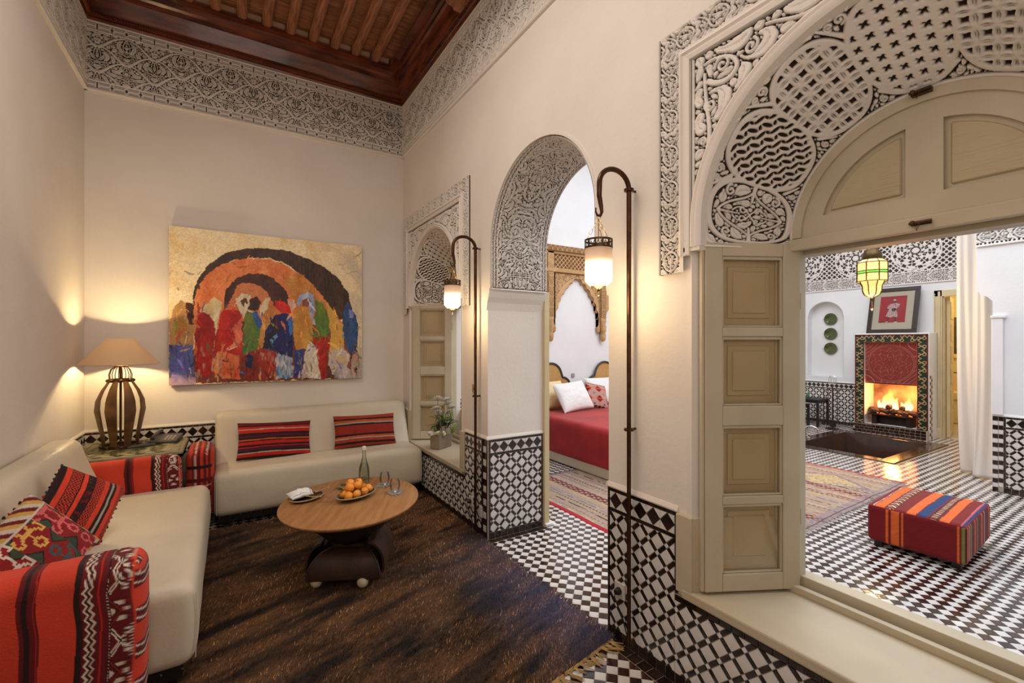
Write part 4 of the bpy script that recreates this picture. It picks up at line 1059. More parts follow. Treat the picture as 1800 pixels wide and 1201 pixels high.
def arm_stripes(X, s):
    """X: world-like coordinate along the arm, s: running coordinate across it"""
    X = X-.016; C = np.tile(CORAL, (len(X), 1)).astype(float); n = fbm(X*6, s*6, 2)[:, None]
    C = C*(.78+.4*n)
    def band(a, b, c): m_ = (X > a) & (X < b); C[m_] = c
    for o_ in (0, -.25, -.5):
        band(-.645+o_, -.595+o_, MAROON); band(-.632+o_, -.618+o_, DARK); band(-.603+o_, -.600+o_, RED)
    band(-.497, -.335, MAROON); band(-.497, -.480, DARK); band(-.430, -.424, RED); band(-.405, -.400, DARK); band(-.900, -.845, MAROON)
    zz = np.abs(np.mod(s/.034, 1)-.5)*2*.012
    for k, cc in ((-.466, OFFW), (-.455, DARK), (-.450, OFFW*.8)):
        m_ = np.abs(X-(k+zz-.006)) < .0036; C[m_] = cc
    # big white and dark crosses, alternating, in a column
    p = .118; sv = np.mod(s, 2*p); a = sv % p-p/2; b = X-(-.368); first = sv < p
    inx = np.abs(b) < .030
    d = np.abs(np.abs(a)-np.abs(b)*1.6)/1.7
    m_ = inx & (np.abs(a) < p*.45) & (d < .0075); C[m_ & first] = OFFW; C[m_ & first & (d < .0022)] = DARK; C[m_ & ~first] = DARK*1.2; C[m_ & ~first & (d < .003)] = RED*.6
    tri = inx & ~first & (np.abs(a) > .022) & (np.abs(a) < .038) & (np.abs(b) < (np.abs(a)-.016)*.8); C[tri] = OFFW*.9
    tri = inx & ~first & (np.abs(b) > .016) & (np.abs(b) < .028) & (np.abs(a) < (np.abs(b)-.010)*.8); C[tri] = OFFW*.9
    m_ = (np.abs(np.abs(b)-.034) < .0016) & (np.mod(s, .012) < .005); C[m_] = OFFW*.8
    # wrapped end
    m_ = X > -.325; k = np.mod(s, .14)
    C[m_ & (k > .05) & (k < .115)] = MAROON; C[m_ & (np.abs(k-.062-(X+.318)*.5) < .004)] = OFFW*.85; C[m_ & (np.abs(k-.095-(X+.318)*.5) < .004)] = OFFW*.85; C[m_ & (np.abs(k-.078) < .003)] = DARK
    return C
def armrest(parent, x0, x1, y0, y1, z0, z1):
    h = ((x1-x0)/2, (y1-y0)/2, (z1-z0)/2); cx_, cy_, cz_ = (x0+x1)/2, (y0+y1)/2, (z0+z1)/2
    def cf(V):
        s = np.where(np.abs(V[:, 2]-h[2]) < .03, V[:, 1]+h[1]+.02, (h[2]-V[:, 2]))
        return arm_stripes(V[:, 0]+cx_+(vn(V[:, 2]*14, V[:, 0]*3, 5)-.5)*.006, s)
    def ff(V):
        q = V.copy(); q[:, 2] += .010*(vn(V[:, 0]*6, V[:, 1]*8, 2)-.5); q[:, 1] *= 1+.06*(vn(V[:, 0]*5, V[:, 2]*7, 7)-.5); q[:, 0] += .012*(vn(V[:, 2]*9, V[:, 1]*9, 1)-.5); return q
    me = soft_box(h, .062, (200, 16, 115), ff, cf, seg=6)
    o = link('armrest', me, parent, KILIM, True); o.matrix_world = Matrix.Translation((cx_, cy_, cz_)); return o
bpy.context.view_layer.update()
def parent_keep(o, p, M): o.parent = p; o.matrix_local = p.matrix_world.inverted() @ M
for (x0, x1, y0, y1) in ((-1.0, -.285, 2.265, 2.475), (-1.0, -.305, 4.19, 4.335)):
    o = armrest(None, x0, x1, y0, y1, .10, .705); parent_keep(o, sofaL, Matrix.Translation(((x0+x1)/2, (y0+y1)/2, .4025)))
    o['label'] = 'coral and maroon woven armrest'
def cfB(V):
    C = np.tile(CORAL, (len(V), 1)).astype(float)*(.75+.4*fbm(V[:, 0]*8, V[:, 2]*8, 4)[:, None]); front = V[:, 1] < -.20
    s = np.where(V[:, 2] > .17, V[:, 0], np.sign(V[:, 0])*.10+(-V[:, 2]+.17)*np.sign(V[:, 0])*.0); k = V[:, 0]
    for a, b, c in ((-.045, -.030, MAROON), (-.012, .008, MAROON), (.028, .045, DARK), (.062, .075, MAROON)): C[(k > a) & (k < b)] = c
    for a in (-.022, .052): C[np.abs(k-a-.003*np.sin(V[:, 1]*200)) < .003] = OFFW*.9
    z = V[:, 2]
    for a, b, c in ((.13, .155, DARK), (.02, .05, MAROON), (-.10, -.06, MAROON), (-.2, -.18, DARK)): C[front & (z > a) & (z < b)] = c
    C[front & (np.abs(z+.01-.003*np.sin(V[:, 0]*200)) < .003)] = OFFW*.9
    return C
me = soft_box((.096, .235, .29), .075, (60, 60, 100), lambda V: V*(1, 1, 1)+np.stack([.008*(vn(V[:, 1]*8, V[:, 2]*8, 3)-.5), 0*V[:, 0], .012*(vn(V[:, 1]*7, V[:, 0]*9, 6)-.5)], -1), cfB, seg=6)
o = link('armrest', me, None, KILIM, True); parent_keep(o, sofaB, Matrix.Translation((-.202, 4.70, .39))); o['label'] = 'coral striped woven armrest'

# ---- cushions
def cushion(name, label, w_, h_, t_, loc, rot, cfn, n=70, cat='cushion', group=None, mat=None, tassel=None, k=.5):
    u = np.linspace(-1, 1, n); U, W = np.meshgrid(u, u, indexing='ij'); prof = ((1-U**2)*(1-W**2)); prof = np.clip(prof, 0, 1)**.42
    pin = 1-.07*(np.abs(U)**2*(1-np.abs(W))**1.0); pin2 = 1-.07*(np.abs(W)**2*(1-np.abs(U)))
    X = U*w_/2*(1-.05*(1-W**2)*0-.045*np.abs(U)*(1-W**2)*k*2); Y = W*h_/2*(1-.045*np.abs(W)*(1-U**2)*k*2)
    wr = (vn(U*4+3, W*4, 3)-.5)*.16+(vn(U*10, W*10, 7)-.5)*.05
    Zf = t_/2*prof*(1+wr); Zb = -t_/2*prof*(1-wr)
    V = np.concatenate([np.stack([X, Y, Zf], -1).reshape(-1, 3), np.stack([X, Y, Zb], -1).reshape(-1, 3)])
    F = gridfaces(n, n); me = fast_mesh(name, V, np.concatenate([F, F[:, ::-1]+n*n]))
    b = bmesh.new(); b.from_mesh(me)
    C = cfn((U+1)/2*w_, (W+1)/2*h_, w_, h_) if cfn else np.ones((n, n, 3))*.8
    C = C.reshape(-1, 3); b.free(); vcol(me, np.concatenate([C, C]))
    o = link(name, me, None, mat or KILIM, True); o.location = loc; o.rotation_euler = rot
    tag(o, label, cat, group)
    if tassel:
        m = MB(); r_ = random.Random(4); cols_ = []
        for i in range(52):
            s_ = i/52*4; k_ = int(s_); f = (s_-k_)*2-1; x, y = ((f, -1), (1, f), (-f, 1), (-1, -f))[k_]
            if k_ not in tassel: continue
            x *= w_/2*.97; y *= h_/2*.97; m.m = i % 3
            m.tube([(x, y, 0), (x*1.03+r_.uniform(-.006, .006), y*1.03+r_.uniform(-.006, .006), r_.uniform(-.006, .006))], [.007, .004], 5)
        m.build('edge_binding', [pm('binding_red', tuple(RED), None, rough=.9), pm('binding_dark', tuple(DARK), None, rough=.9), pm('binding_green', tuple(GREENK), None, rough=.9)], o)['kind'] = 'stuff'
    return o
def orient(o, n, roll):
    n = Vector(n).normalized(); x = Vector((0, 0, 1)).cross(n).normalized(); y = n.cross(x); c, s_ = math.cos(roll), math.sin(roll)
    R = Matrix((x*c+y*s_, y*c-x*s_, n)).transposed().to_4x4(); o.rotation_euler = R.to_euler()
def weave_noise(u, v): return .8+.4*vn(u*60, v*160, 4)[..., None]*.5+.2*fbm(u*9, v*9, 2)[..., None]
def cf_stripes(seq, wob=.004, along='v'):
    tot = sum(a for a, _ in seq)
    def f(u, v, w_, h_):
        s = (v if along == 'v' else u)/(h_ if along == 'v' else w_)*tot+(vn(u*5, v*2, 9)-.5)*wob*tot*3; C = np.zeros(u.shape+(3,)); a = 0
        for q, c in seq: C[(s >= a)] = c; a += q
        return C*weave_noise(v, u) if along == 'v' else C*weave_noise(u, v)
    return f
HOOK = ["....xxxx........", "...xx..xx.......", "...x....x.......", "......xxx.......", ".....xx.........", "xxx.xx..........", "..xxxx....xxxx..", "....xx...xx..xx.", "....xxxxxx....x.", "....xx...xx..xx.", "..xxxx....xxxx..", "xxx.xx..........", ".....xx.........", "......xxx.......", "...x....x.......", "...xxxxxx......."]
HB = np.array([[ch == 'x' for ch in r] for r in HOOK])
def cf_hooks(u, v, w_, h_):
    p = .135; r = math.sqrt(.5); a, b = u+.02, v+.03; ci = np.floor(a/p).astype(int); cj = np.floor(b/p+.5*(ci % 2)).astype(int)
    fa, fb = np.mod(a/p, 1), np.mod(b/p+.5*(ci % 2), 1); fl = (ci+cj) % 2 == 1; fb = np.where(fl, 1-fb, fb)
    C = np.tile(L3((132, 22, 26)), u.shape+(1,)).astype(float); dia = np.abs(fa-.5)+np.abs(fb-.5)
    C[dia > .72] = GREENK; C[(dia > .66) & (dia < .72)] = DARK
    hb = HB[np.clip((fa*16).astype(int), 0, 15), np.clip((fb*16).astype(int), 0, 15)]; pal = np.array([OFFW*.9, PINK, GOLD, OFFW*.8, PINK*.9, TEAL])
    C[hb] = pal[np.mod(ci*2+cj*3, 6)][hb]
    e = (v > h_-.055) | (u < .018) | (u > w_-.018) | (v < .02); st = np.mod((u*1.2+v)/.03, 3).astype(int); C[e] = np.array([GOLD*.8, MAROON, OFFW*.7])[st][e]
    C[np.abs(v-(h_-.06)) < .004] = OFFW*.7
    return C*weave_noise(u, v)
def cf_second(u, v, w_, h_):
    C = np.tile(DARK, u.shape+(1,)).astype(float); s = v/h_
    for a, b, c in ((0, .06, ORANGE*.6), (.10, .17, CORAL), (.22, .25, OFFW*.5), (.30, .37, CORAL), (.62, .68, CORAL*1.1), (.86, .93, CORAL)): C[(s > a) & (s < b)] = c
    z = np.abs(np.mod(u/.022, 1)-.5)*2
    for a, b in ((.70, .85), (.375, .50), (.02, .10)):
        m_ = (s > a) & (s < b); k = np.mod((s-a)/(b-a)*3+z, 1) > .5; C[m_ & k] = CORAL*.9; C[m_ & ~k] = DARK*1.5
    m_ = (s > .52) & (s < .60); C[m_ & (vn(u*80, v*30, 1) > .6)] = MAROON
    return C*weave_noise(u, v)
orient(cushion('kilim_cushion', 'square cushion with cream and pink hooked motifs leaning beside the near armrest', .38, .36, .13, (-.70, 2.72, .660), (0, 0, 0), cf_hooks, 120, tassel=(2,)), (.72, -.52, .50), .50)
orient(cushion('kilim_cushion', 'square cushion with orange and dark zigzag bands, second on the left sofa', .34, .33, .14, (-.665, 3.24, .690), (0, 0, 0), cf_second, 110, tassel=(0, 2, 3)), (.66, -.62, .46), .85)
R1 = [(1, DARK), (1.4, RED), (.5, OFFW*.5), (.8, DARK), (1.2, L3((70, 14, 42))), (.4, RED), (.8, DARK), (1.4, RED), (.5, DARK), (.5, ORANGE*.8), (.7, DARK), (1.2, L3((70, 14, 42))), (.8, DARK), (1.5, RED), (.4, OFFW*.6), (1., RED), (.6, DARK), (1.5, MAROON)]
R2 = [(1, L3((150, 44, 24))), (1, DARK), (1.2, L3((150, 56, 34))), (.4, OFFW*.5), (.8, ORANGE*.7), (.8, DARK), (3.6, L3((140, 36, 20))), (.7, DARK), (.6, OFFW*.45), (1.0, ORANGE*.6), (.7, DARK), (1.6, L3((150, 48, 26)))]
cushion('kilim_cushion', 'long cushion with bright red, black and plum stripes on the back sofa', .62, .34, .10, (.37, 4.795, .638), (1.20, .05, .03), cf_stripes(R1), 90, tassel=None)
cushion('kilim_cushion', 'long cushion with rust and black stripes at the window end of the back sofa', .62, .33, .10, (1.20, 4.80, .640), (1.20, .02, -.02), cf_stripes(R2), 90)

# ---- corner table with green tiles
GT1 = pm('olive_green_glaze', (.17, .15, .055), (.11, .10, .035), 12, .15, .3, 60, rnd=.35); GT2 = pm('pale_green_glaze', (.42, .38, .20), (.34, .31, .16), 12, .15, .3, 60, rnd=.2)
KMAT['green_tile'] = GT1; KMAT['pale_tile'] = GT2
tab = T('corner_table', 'corner table topped with green tiles between the two sofas', 'table', (0, 0, 0))
TX0, TX1, TY0, TY1, TZ = XL+.022, -.302, 4.345, YB-.03, .70
outl = [(TX0, TY0), (TX1, TY0), (TX1, TY1-.16), (TX1-.10, TY1), (TX0, TY1)]
STONE = pm('carved_grey_wood', (.30, .26, .17), (.20, .17, .10), 14, .6, .6, 40)
m = MB(); m.prism(outl, TZ-.035, TZ-.004); ins = [(TX0+.04, TY0+.04), (TX1-.05, TY0+.04), (TX1-.05, TY1-.18), (TX1-.13, TY1-.03), (TX0+.04, TY1-.03)]
m.prism(ins, TZ-.19, TZ-.034); m.build('table_top', STONE, tab)
m = MB(); ring = outl; k = len(ring); rr = [(0, TZ-.035), (0, TZ-.012), (.006, TZ+.004), (.020, TZ+.006), (.026, TZ-.001), (.036, TZ-.001), (.042, TZ+.005), (.050, TZ+.003), (.052, TZ-.010)]
c0 = (sum(p[0] for p in ring)/k, sum(p[1] for p in ring)/k); V = []
for p in ring:
    d = Vector((c0[0]-p[0], c0[1]-p[1])); d.normalize(); V += [(p[0]+d.x*a*1.35, p[1]+d.y*a*1.35, z) for a, z in rr]
n = len(rr); m.add(V, [(i*n+j, i*n+j+1, ((i+1) % k)*n+j+1, ((i+1) % k)*n+j) for i in range(k) for j in range(n-1)]); m.build('rim_moulding', STONE, tab, smooth=True)
t = []
for i in range(-1, 12):
    for j in range(-1, 14):
        a, b, w2 = TX0+.06+i*.062, TY0+.05+j*.062, .031
        if not (TX0+.06 < a < TX1-.09 and TY0+.06 < b < TY1-.05) or a-TX1+b-TY1 > -.24: continue
        light_ = (i+j) % 2 == 0 and (j % 4 in (1, 2) or i % 4 == 1)
        t.append(([(a-w2, b), (a, b-w2), (a+w2, b), (a, b+w2)], 'pale_tile' if light_ else 'green_tile'))
        t.append(([(a, b+w2), (a+w2, b), (a+2*w2, b+w2), (a+w2, b+2*w2)], 'green_tile' if (i % 2) else 'pale_tile'))
place_tiles(tab, t, (0, 0, TZ-.0035), (1, 0, 0), (0, 1, 0), minpx=3, h=.004, rest='tile_offcuts')
for x, y in ((TX0+.07, TY0+.07), (TX1-.08, TY0+.07), (TX1-.15, TY1-.07), (TX0+.07, TY1-.07)):
    m = MB(); m.lathe([(.020, 0), (.028, .05), (.018, .12), (.030, .25), (.024, .40), (.034, .515)], (x, y, 0), 10); m.build('leg', STONE, tab, smooth=True)

# ---- table lamp
lamp = T('table_lamp', 'iron strap table lamp with wide parchment shade on the corner table', 'lamp', (-.745, 4.815, TZ+.003))
SH = bpy.data.materials.new('parchment_shade'); SH.use_nodes = True; nt = SH.node_tree; b = nt.nodes['Principled BSDF']; b.inputs['Base Color'].default_value = (.70, .57, .42, 1); b.inputs['Roughness'].default_value = .9
tr = nt.nodes.new('ShaderNodeBsdfTranslucent'); tr.inputs[0].default_value = (.95, .78, .55, 1); mx = nt.nodes.new('ShaderNodeMixShader'); mx.inputs[0].default_value = .38
nt.links.new(b.outputs[0], mx.inputs[1]); nt.links.new(tr.outputs[0], mx.inputs[2]); nt.links.new(mx.outputs[0], nt.nodes['Material Output'].inputs[0])
m = MB(); m.lathe([(.258, .672), (.083, .875), (.081, .873), (.255, .669)], n=40, cap=False); m.F += [((i*4), ((i+1) % 40)*4, ((i+1) % 40)*4+3, i*4+3) for i in range(40)]; m.M += [0]*40
m.build('lamp_shade', SH, lamp, smooth=True)
m = MB()
m.lathe([(.110, 0), (.122, 0), (.122, .022), (.110, .022)], n=32, cap=False); m.F += [(i*4, ((i+1) % 32)*4, ((i+1) % 32)*4+3, i*4+3) for i in range(32)]; m.M += [0]*32
for i in range(8): m.ball((.124*math.cos(i*PI/4+.2), .124*math.sin(i*PI/4+.2), .012), .012, 8)
for i in range(4): a = i*PI/4; m.tube([(.115*math.cos(a), .115*math.sin(a), .006), (-.115*math.cos(a), -.115*math.sin(a), .006)], .005, 5)
m.build('base_ring', IRON, lamp, smooth=True)
m = MB(); m.lathe([(.066, .525), (.078, .525), (.078, .552), (.066, .552)], n=32, cap=False); m.F += [(i*4, ((i+1) % 32)*4, ((i+1) % 32)*4+3, i*4+3) for i in range(32)]; m.M += [0]*32
for i in range(8): m.ball((.080*math.cos(i*PI/4+.2), .080*math.sin(i*PI/4+.2), .538), .013, 8)
for i in range(10):
    a = i*PI/5; m.tube([(r*math.cos(a), r*math.sin(a), z) for r, z in ((.070, .55), (.074, .585), (.062, .625), (.040, .65), (.020, .66))], .0032, 5)
m.lathe([(.0, .675), (.03, .672), (.045, .655), (.04, .648), (0, .65)], n=16)
m.build('collar', IRON, lamp, smooth=True)
for i in range(8):
    a = i*PI/4+.547; m = MB(); prof = [(.114, .012, .021), (.118, .08, .025), (.140, .20, .032), (.157, .30, .039), (.150, .38, .036), (.120, .46, .026), (.076, .535, .015)]
    V = []; F = []; ca, sa = math.cos(a), math.sin(a)
    for r, z, w2 in prof: V += [(r*ca-s_*w2*sa*1.0+q*ca, r*sa+s_*w2*ca+q*sa, z) for s_, q in ((-1, 0), (0, .006), (1, 0), (1, -.004), (-1, -.004))]
    for j in range(len(prof)-1): F += [(j*5+k_, j*5+(k_+1) % 5, j*5+5+(k_+1) % 5, j*5+5+k_) for k_ in range(5)]
    F += [(0, 1, 2, 3, 4), tuple(len(V)-1-q for q in range(5))]; m.add(V, F)
    st = m.build('strap', pm('bronze_strap', (.21, .115, .05), (.10, .05, .022), 9, .42, .5, 30, metal=.55), lamp, smooth=True)
    m = MB(); m.T = Matrix.Translation((.159*ca, .159*sa, .30)) @ Matrix.Rotation(a, 4, 'Z'); m.add([(0, -.010, 0), (0, 0, -.013), (0, .010, 0), (0, 0, .013), (.003, 0, 0)], [(0, 1, 4), (1, 2, 4), (2, 3, 4), (3, 0, 4), (3, 2, 1, 0)])
    m.build('diamond_rivet', pm('worn_brass', (.35, .22, .10), None, rough=.4, metal=.7), st)
m = MB(); m.tube([(0, 0, .0), (0, 0, .72)], .008, 10); m.build('stem', IRON, lamp)
m = MB(); m.lathe([(0, .71), (.014, .715), (.02, .74), (.031, .775), (.028, .81), (0, .825)], n=16); m.build('bulb', pm('lit_bulb', (1, .8, .5), None, emis=(1, .72, .42), estr=6), lamp, smooth=True)
light('POINT', 'table_lamp_light', (-.745, 4.815, TZ+.80), 105, (1.0, .72, .36), rad=.035)

# ---- telephone, remote
m = MB(); tel = T('telephone', 'dark grey desk telephone at the back of the green tiled table', 'telephone', (-.455, 4.86, TZ+.002), -.25)
PH = pm('grey_plastic', (.075, .072, .068), (.055, .052, .05), 6, .45)
m = MB(); m.add([(x, y, z) for x, y, z in ((-.10, -.075, 0), (.10, -.075, 0), (.10, .075, 0), (-.10, .075, 0), (-.10, -.075, .018), (.10, -.075, .018), (.10, .075, .058), (-.10, .075, .058))], [(0, 3, 2, 1), (4, 5, 6, 7), (0, 1, 5, 4), (1, 2, 6, 5), (2, 3, 7, 6), (3, 0, 4, 7)]); m.build('body', PH, tel, bevel=.005)
m = MB(); m.tube([(-.065, -.085, .045), (-.065, -.05, .062), (-.065, .05, .085), (-.065, .085, .085)], [.017, .013, .013, .018], 10); m.build('handset', PH, tel, smooth=True)
for i in range(4):
    for j in range(3):
        m = MB(); y = -.05+i*.022; z = .018+(y+.075)/.15*.04; m.box((.0+j*.026, y, z-.001), (.017+j*.026, y+.014, z+.005)); m.build('key', pm('pale_keys', (.45, .43, .4), None, rough=.5), tel, bevel=.002)
m = MB(); m.tube([(-.075, -.085, .035), (-.10, -.12, .012), (-.14, -.13, .01), (-.17, -.10, .01), (-.20, -.13, .008), (-.23, -.11, .008)], .006, 6); m.build('coiled_cord', PH, tel, smooth=True)
rem = MB(); rem.box((-.09, -.02, 0), (.09, .02, .016)); o = rem.build('remote_control', PH, bevel=.006); o.location = (-.60, 4.72, TZ+.004); o.rotation_euler = (0, 0, .25); tag(o, 'slim dark remote control lying beside the telephone', 'remote')

# ---- coffee table
CTX, CTY, CTZ = .710, 3.20, .487
ct = T('coffee_table', 'oval oak coffee table on a flared dark leather base with cream ball feet', 'table', (CTX, CTY, 0), math.radians(62.9))
OAK = pm('oak_veneer', (.40, .20, .075), (.30, .135, .045), 3.5, .35, .1, 60, stretch=(1, 9, 1), rough2=.45)
m = MB(); m.lathe([(.0, -.026), (.96, -.026), (.985, -.020), (1, -.008), (.998, -.002), (.992, 0), (0, 0)], n=72, sx=.512, sy=.442); m.build('table_top', OAK, ct, smooth=True).location = (0, 0, CTZ)
LEA = pm('dark_brown_leather', (.060, .026, .015), (.032, .014, .009), 7, .38, .4, 90, rough2=.5)
def rect_loft(prof, nn=8):
    V = []; F = []
    for hx, hy, z in prof:
        c4 = [(-1, -1), (1, -1), (1, 1), (-1, 1)]
        for i in range(4):
            a, b = c4[i], c4[(i+1) % 4]
            for k in range(nn): f = k/nn; V.append(((a[0]*(1-f)+b[0]*f)*hx, (a[1]*(1-f)+b[1]*f)*hy, z))
    q = 4*nn
    for j in range(len(prof)-1): F += [(j*q+i, j*q+(i+1) % q, (j+1)*q+(i+1) % q, (j+1)*q+i) for i in range(q)]
    F += [tuple(range(q))[::-1], tuple((len(prof)-1)*q+i for i in range(q))]
    return V, F
BO = (Matrix.Rotation(-math.radians(62.9), 3, 'Z') @ Vector((.6925-CTX, 3.117-CTY, 0)))
m = MB(); m.lathe([(.0, .0), (.36, .0), (.355, -.03), (.31, -.09), (.23, -.15), (.15, -.19), (.11, -.215), (.10, -.245), (0, -.245)], n=40, sx=.86, sy=.78); m.build('bowl_support', pm('black_leather', (.012, .009, .008), (.02, .014, .012), 8, .38), ct, smooth=True).location = (BO.x*.9, BO.y*.9, CTZ-.027)
m = MB(); pr = []
for i in range(17):
    a = i/16*PI/2; k_ = math.cos(a)**.9; pr.append((.085+.115*k_, .095+.125*k_, .080+.158*math.sin(a)))
V, F = rect_loft([(.19, .21, .070)]+pr+[(.085, .095, .255)]); m.add(V, F)
bs = m.build('base', LEA, ct, smooth=True); bs.location = (BO.x, BO.y, 0)
m = MB()
for sx_ in (-1, 1):
    for sy_ in (-1, 1):
        m.tube([(sx_*(h_[0]+.002), sy_*(h_[1]+.002), h_[2]) for h_ in pr], [.006]*17, 6)
o = m.build('corner_ridge', LEA, ct, smooth=True); o.location = (BO.x, BO.y, 0); o['kind'] = 'stuff'
for sy_ in (1, -1):       # curled leather wing standing out beside the waist
    P = []
    for i in range(11): a = -.35+i/10*1.75; P.append((.125+.118*math.cos(a), .150+.150*math.sin(a)))
    Q = [(y-.014*math.cos(-.35+i/10*1.75), z-.014*math.sin(-.35+i/10*1.75)) for i, (y, z) in enumerate(P)]
    poly = P+Q[::-1]; m = MB(); m.prism([(sy_*y, z) for y, z in poly], -.165, .165, 'x'); o = m.build('flared_wing', LEA, ct, smooth=True); o.location = (BO.x, BO.y, 0)
CF = pm('cream_ball', (.60, .52, .36), None, rough=.3)
bx = Matrix.Rotation(-math.radians(62.9), 3, 'Z')
for x, y in ((.427, 3.046), (.713, 2.868), (.958, 3.188), (.672, 3.366)):
    p = bx @ Vector((x-CTX, y-CTY, 0)); q_ = p-BO; q_ *= .86; p = BO+q_; m = MB(); m.ball((p.x, p.y, .056), .036, 14); m.build('foot', CF, ct, smooth=True)

# things on the coffee table
def onT(px, py): # pixel on the table top -> world
    u = (px-900)/800; v = (602-py)/800; d = (_S+u*_C, _C-u*_S, v); k = (CTZ-CAM_H)/v; return (k*d[0], k*d[1], CTZ)
CER = pm('dark_ceramic', (.022, .012, .008), (.045, .022, .012), 12, .18, coat=.4); RIM = pm('raw_rim', (.42, .33, .22), None, rough=.5)
def dish(name, label, px, py, a, b, h, rz):
    t = T(name, label, 'plate', onT(px, py), rz)
    m = MB(); m.lathe([(0, 0), (.6, 0), (.8, h*.4), (1, h), (.965, h), (.76, h*.55), (.5, .006), (0, .006)], n=36, sx=a, sy=b); m.build('dish_body', CER, t, smooth=True)
    m = MB(); m.lathe([(.965, h-.001), (.985, h+.003), (1.005, h), (.99, h-.005)], n=36, sx=a, sy=b, cap=False); m.build('rim', RIM, t, smooth=True); return t
AZ = math.radians(25)
dish('oval_dish', 'dark glazed oval dish under the folded white napkin', 540, 878, .118, .080, .020, AZ+.1)
bowl = dish('fruit_dish', 'dark oval dish heaped with oranges in the middle of the coffee table', 626, 876, .145, .090, .034, AZ); bowl['category'] = 'bowl'
# napkin
n = 40; u = np.linspace(-1, 1, n); U, W = np.meshgrid(u, u, indexing='ij')
Z = .030+.020*(1-np.abs(U)**4)*(1-np.abs(W)**4)+.008*np.sin(W*5+U*2)*(U > -.2)+.006*vn(U*3, W*3, 2); X = U*.075+.01*W; Y = W*.062*(1-.15*U)
V = np.stack([X, Y, Z], -1).reshape(-1, 3); V2 = V.copy(); V2[:, 2] = .022+.0*V2[:, 2]; g = gridfaces(n, n); ed = [(i*n, (i+1)*n) for i in range(n-1)]
side = []
for i in range(n-1): side += [(i*n, i*n+n*n, (i+1)*n+n*n, (i+1)*n), ((i+1)*n-1+0, (i+2)*n-1, (i+2)*n-1+n*n, (i+1)*n-1+n*n), (i, i+1, i+1+n*n, i+n*n), ((n-1)*n+i, (n-1)*n+i+n*n, (n-1)*n+i+1+n*n, (n-1)*n+i+1)]
me = fast_mesh('napkin', np.concatenate([V, V2]), np.concatenate([g, g[:, ::-1]+n*n, np.array(side)]))
C = np.ones((n, n, 3))*.80; ln = (np.abs(U-.80) < .03) | (np.abs(W+.84) < .03); C[ln] = (.03, .025, .02); C = C.reshape(-1, 3); vcol(me, np.concatenate([C, C]))
o = link('napkin', me, None, cloth('linen', .2, .9, .1, 300), True); p = onT(531, 876); o.location = (p[0]-.01, p[1]-.0, CTZ+.002); o.rotation_euler = (0, 0, AZ-.15); tag(o, 'folded white linen napkin with dark border line on the left dish', 'napkin')
BRASS = pm('brass', (.62, .42, .17), None, rough=.25, metal=1)
for i, (px, py, rz, lb) in enumerate(((552, 884, AZ-.9, 'brass knife tucked in the front of the white napkin'), (566, 868, AZ+.35, 'brass fork resting on the right rim of the napkin dish'))):
    m = MB(); m.tube([(-.07, 0, .002), (-.02, 0, .0), (.05, 0, .002)], [.0045, .003, .0035], 6)
    if i: 
        for k in (-1, 0, 1): m.tube([(.045, k*.004, .002), (.085, k*.0045, .001)], .0013, 5)
        m.add([(.04, -.007, 0), (.055, -.008, 0), (.055, .008, 0), (.04, .007, 0), (.04, -.007, .003), (.055, -.008, .003), (.055, .008, .003), (.04, .007, .003)], [(0, 3, 2, 1), (4, 5, 6, 7), (0, 1, 5, 4), (1, 2, 6, 5), (2, 3, 7, 6), (3, 0, 4, 7)])
    else: m.add([(.045, -.006, 0), (.10, -.007, 0), (.115, .002, 0), (.045, .006, 0), (.045, -.006, .002), (.10, -.007, .002), (.115, .002, .002), (.045, .006, .002)], [(0, 3, 2, 1), (4, 5, 6, 7), (0, 1, 5, 4), (1, 2, 6, 5), (2, 3, 7, 6), (3, 0, 4, 7)])
    o = m.build('knife' if i == 0 else 'fork', BRASS, smooth=True); p = onT(px, py); o.location = (p[0], p[1], CTZ+(.040 if i == 0 else .026)); o.rotation_euler = (0, .08, rz); tag(o, lb, 'cutlery')
# oranges
ORM = pm('orange_peel', (.88, .36, .05), (.80, .27, .03), 5, .38, .5, 160)
LEAF = pm('citrus_leaf', (.035, .075, .014), (.06, .10, .02), 9, .35); STEM = pm('green_stem', (.08, .10, .025), None, rough=.6)
LEAFB = pm('dry_leaf', (.16, .09, .03), None, rough=.5)
def leaf_strip(L_, w2, curl=.3, n=8):
    V = []; F = []
    for i in range(n+1):
        t_ = i/n; ww = w2*math.sin(PI*min(.98, max(.03, t_)))**.8; z = curl*L_*t_*t_*-1+.35*L_*t_
        V += [(L_*t_, -ww, z+ww*.25), (L_*t_, 0, z), (L_*t_, ww, z+ww*.25), (L_*t_, 0, z-.001)]
    for i in range(n): a = i*4; F += [(a, a+4, a+5, a+1), (a+1, a+5, a+6, a+2), (a+2, a+6, a+7, a+3), (a+3, a+7, a+4, a)]
    return V, F
def orange_proto():
    t = T('orange', 'x', 'fruit', (0, 0, 0), 0, 'oranges in the dark oval dish')
    m = MB(); m.ball((0, 0, 0), .0305, 20, .90); bo = m.build('peel', ORM, t, smooth=True)
    m = MB(); m.lathe([(0, .0262), (.004, .0275), (.003, .030), (0, .031)], n=6); m.build('calyx', STEM, bo)
    return t
orr = orange_proto(); Bc = bowl.location; cr, sr = math.cos(AZ), math.sin(AZ)
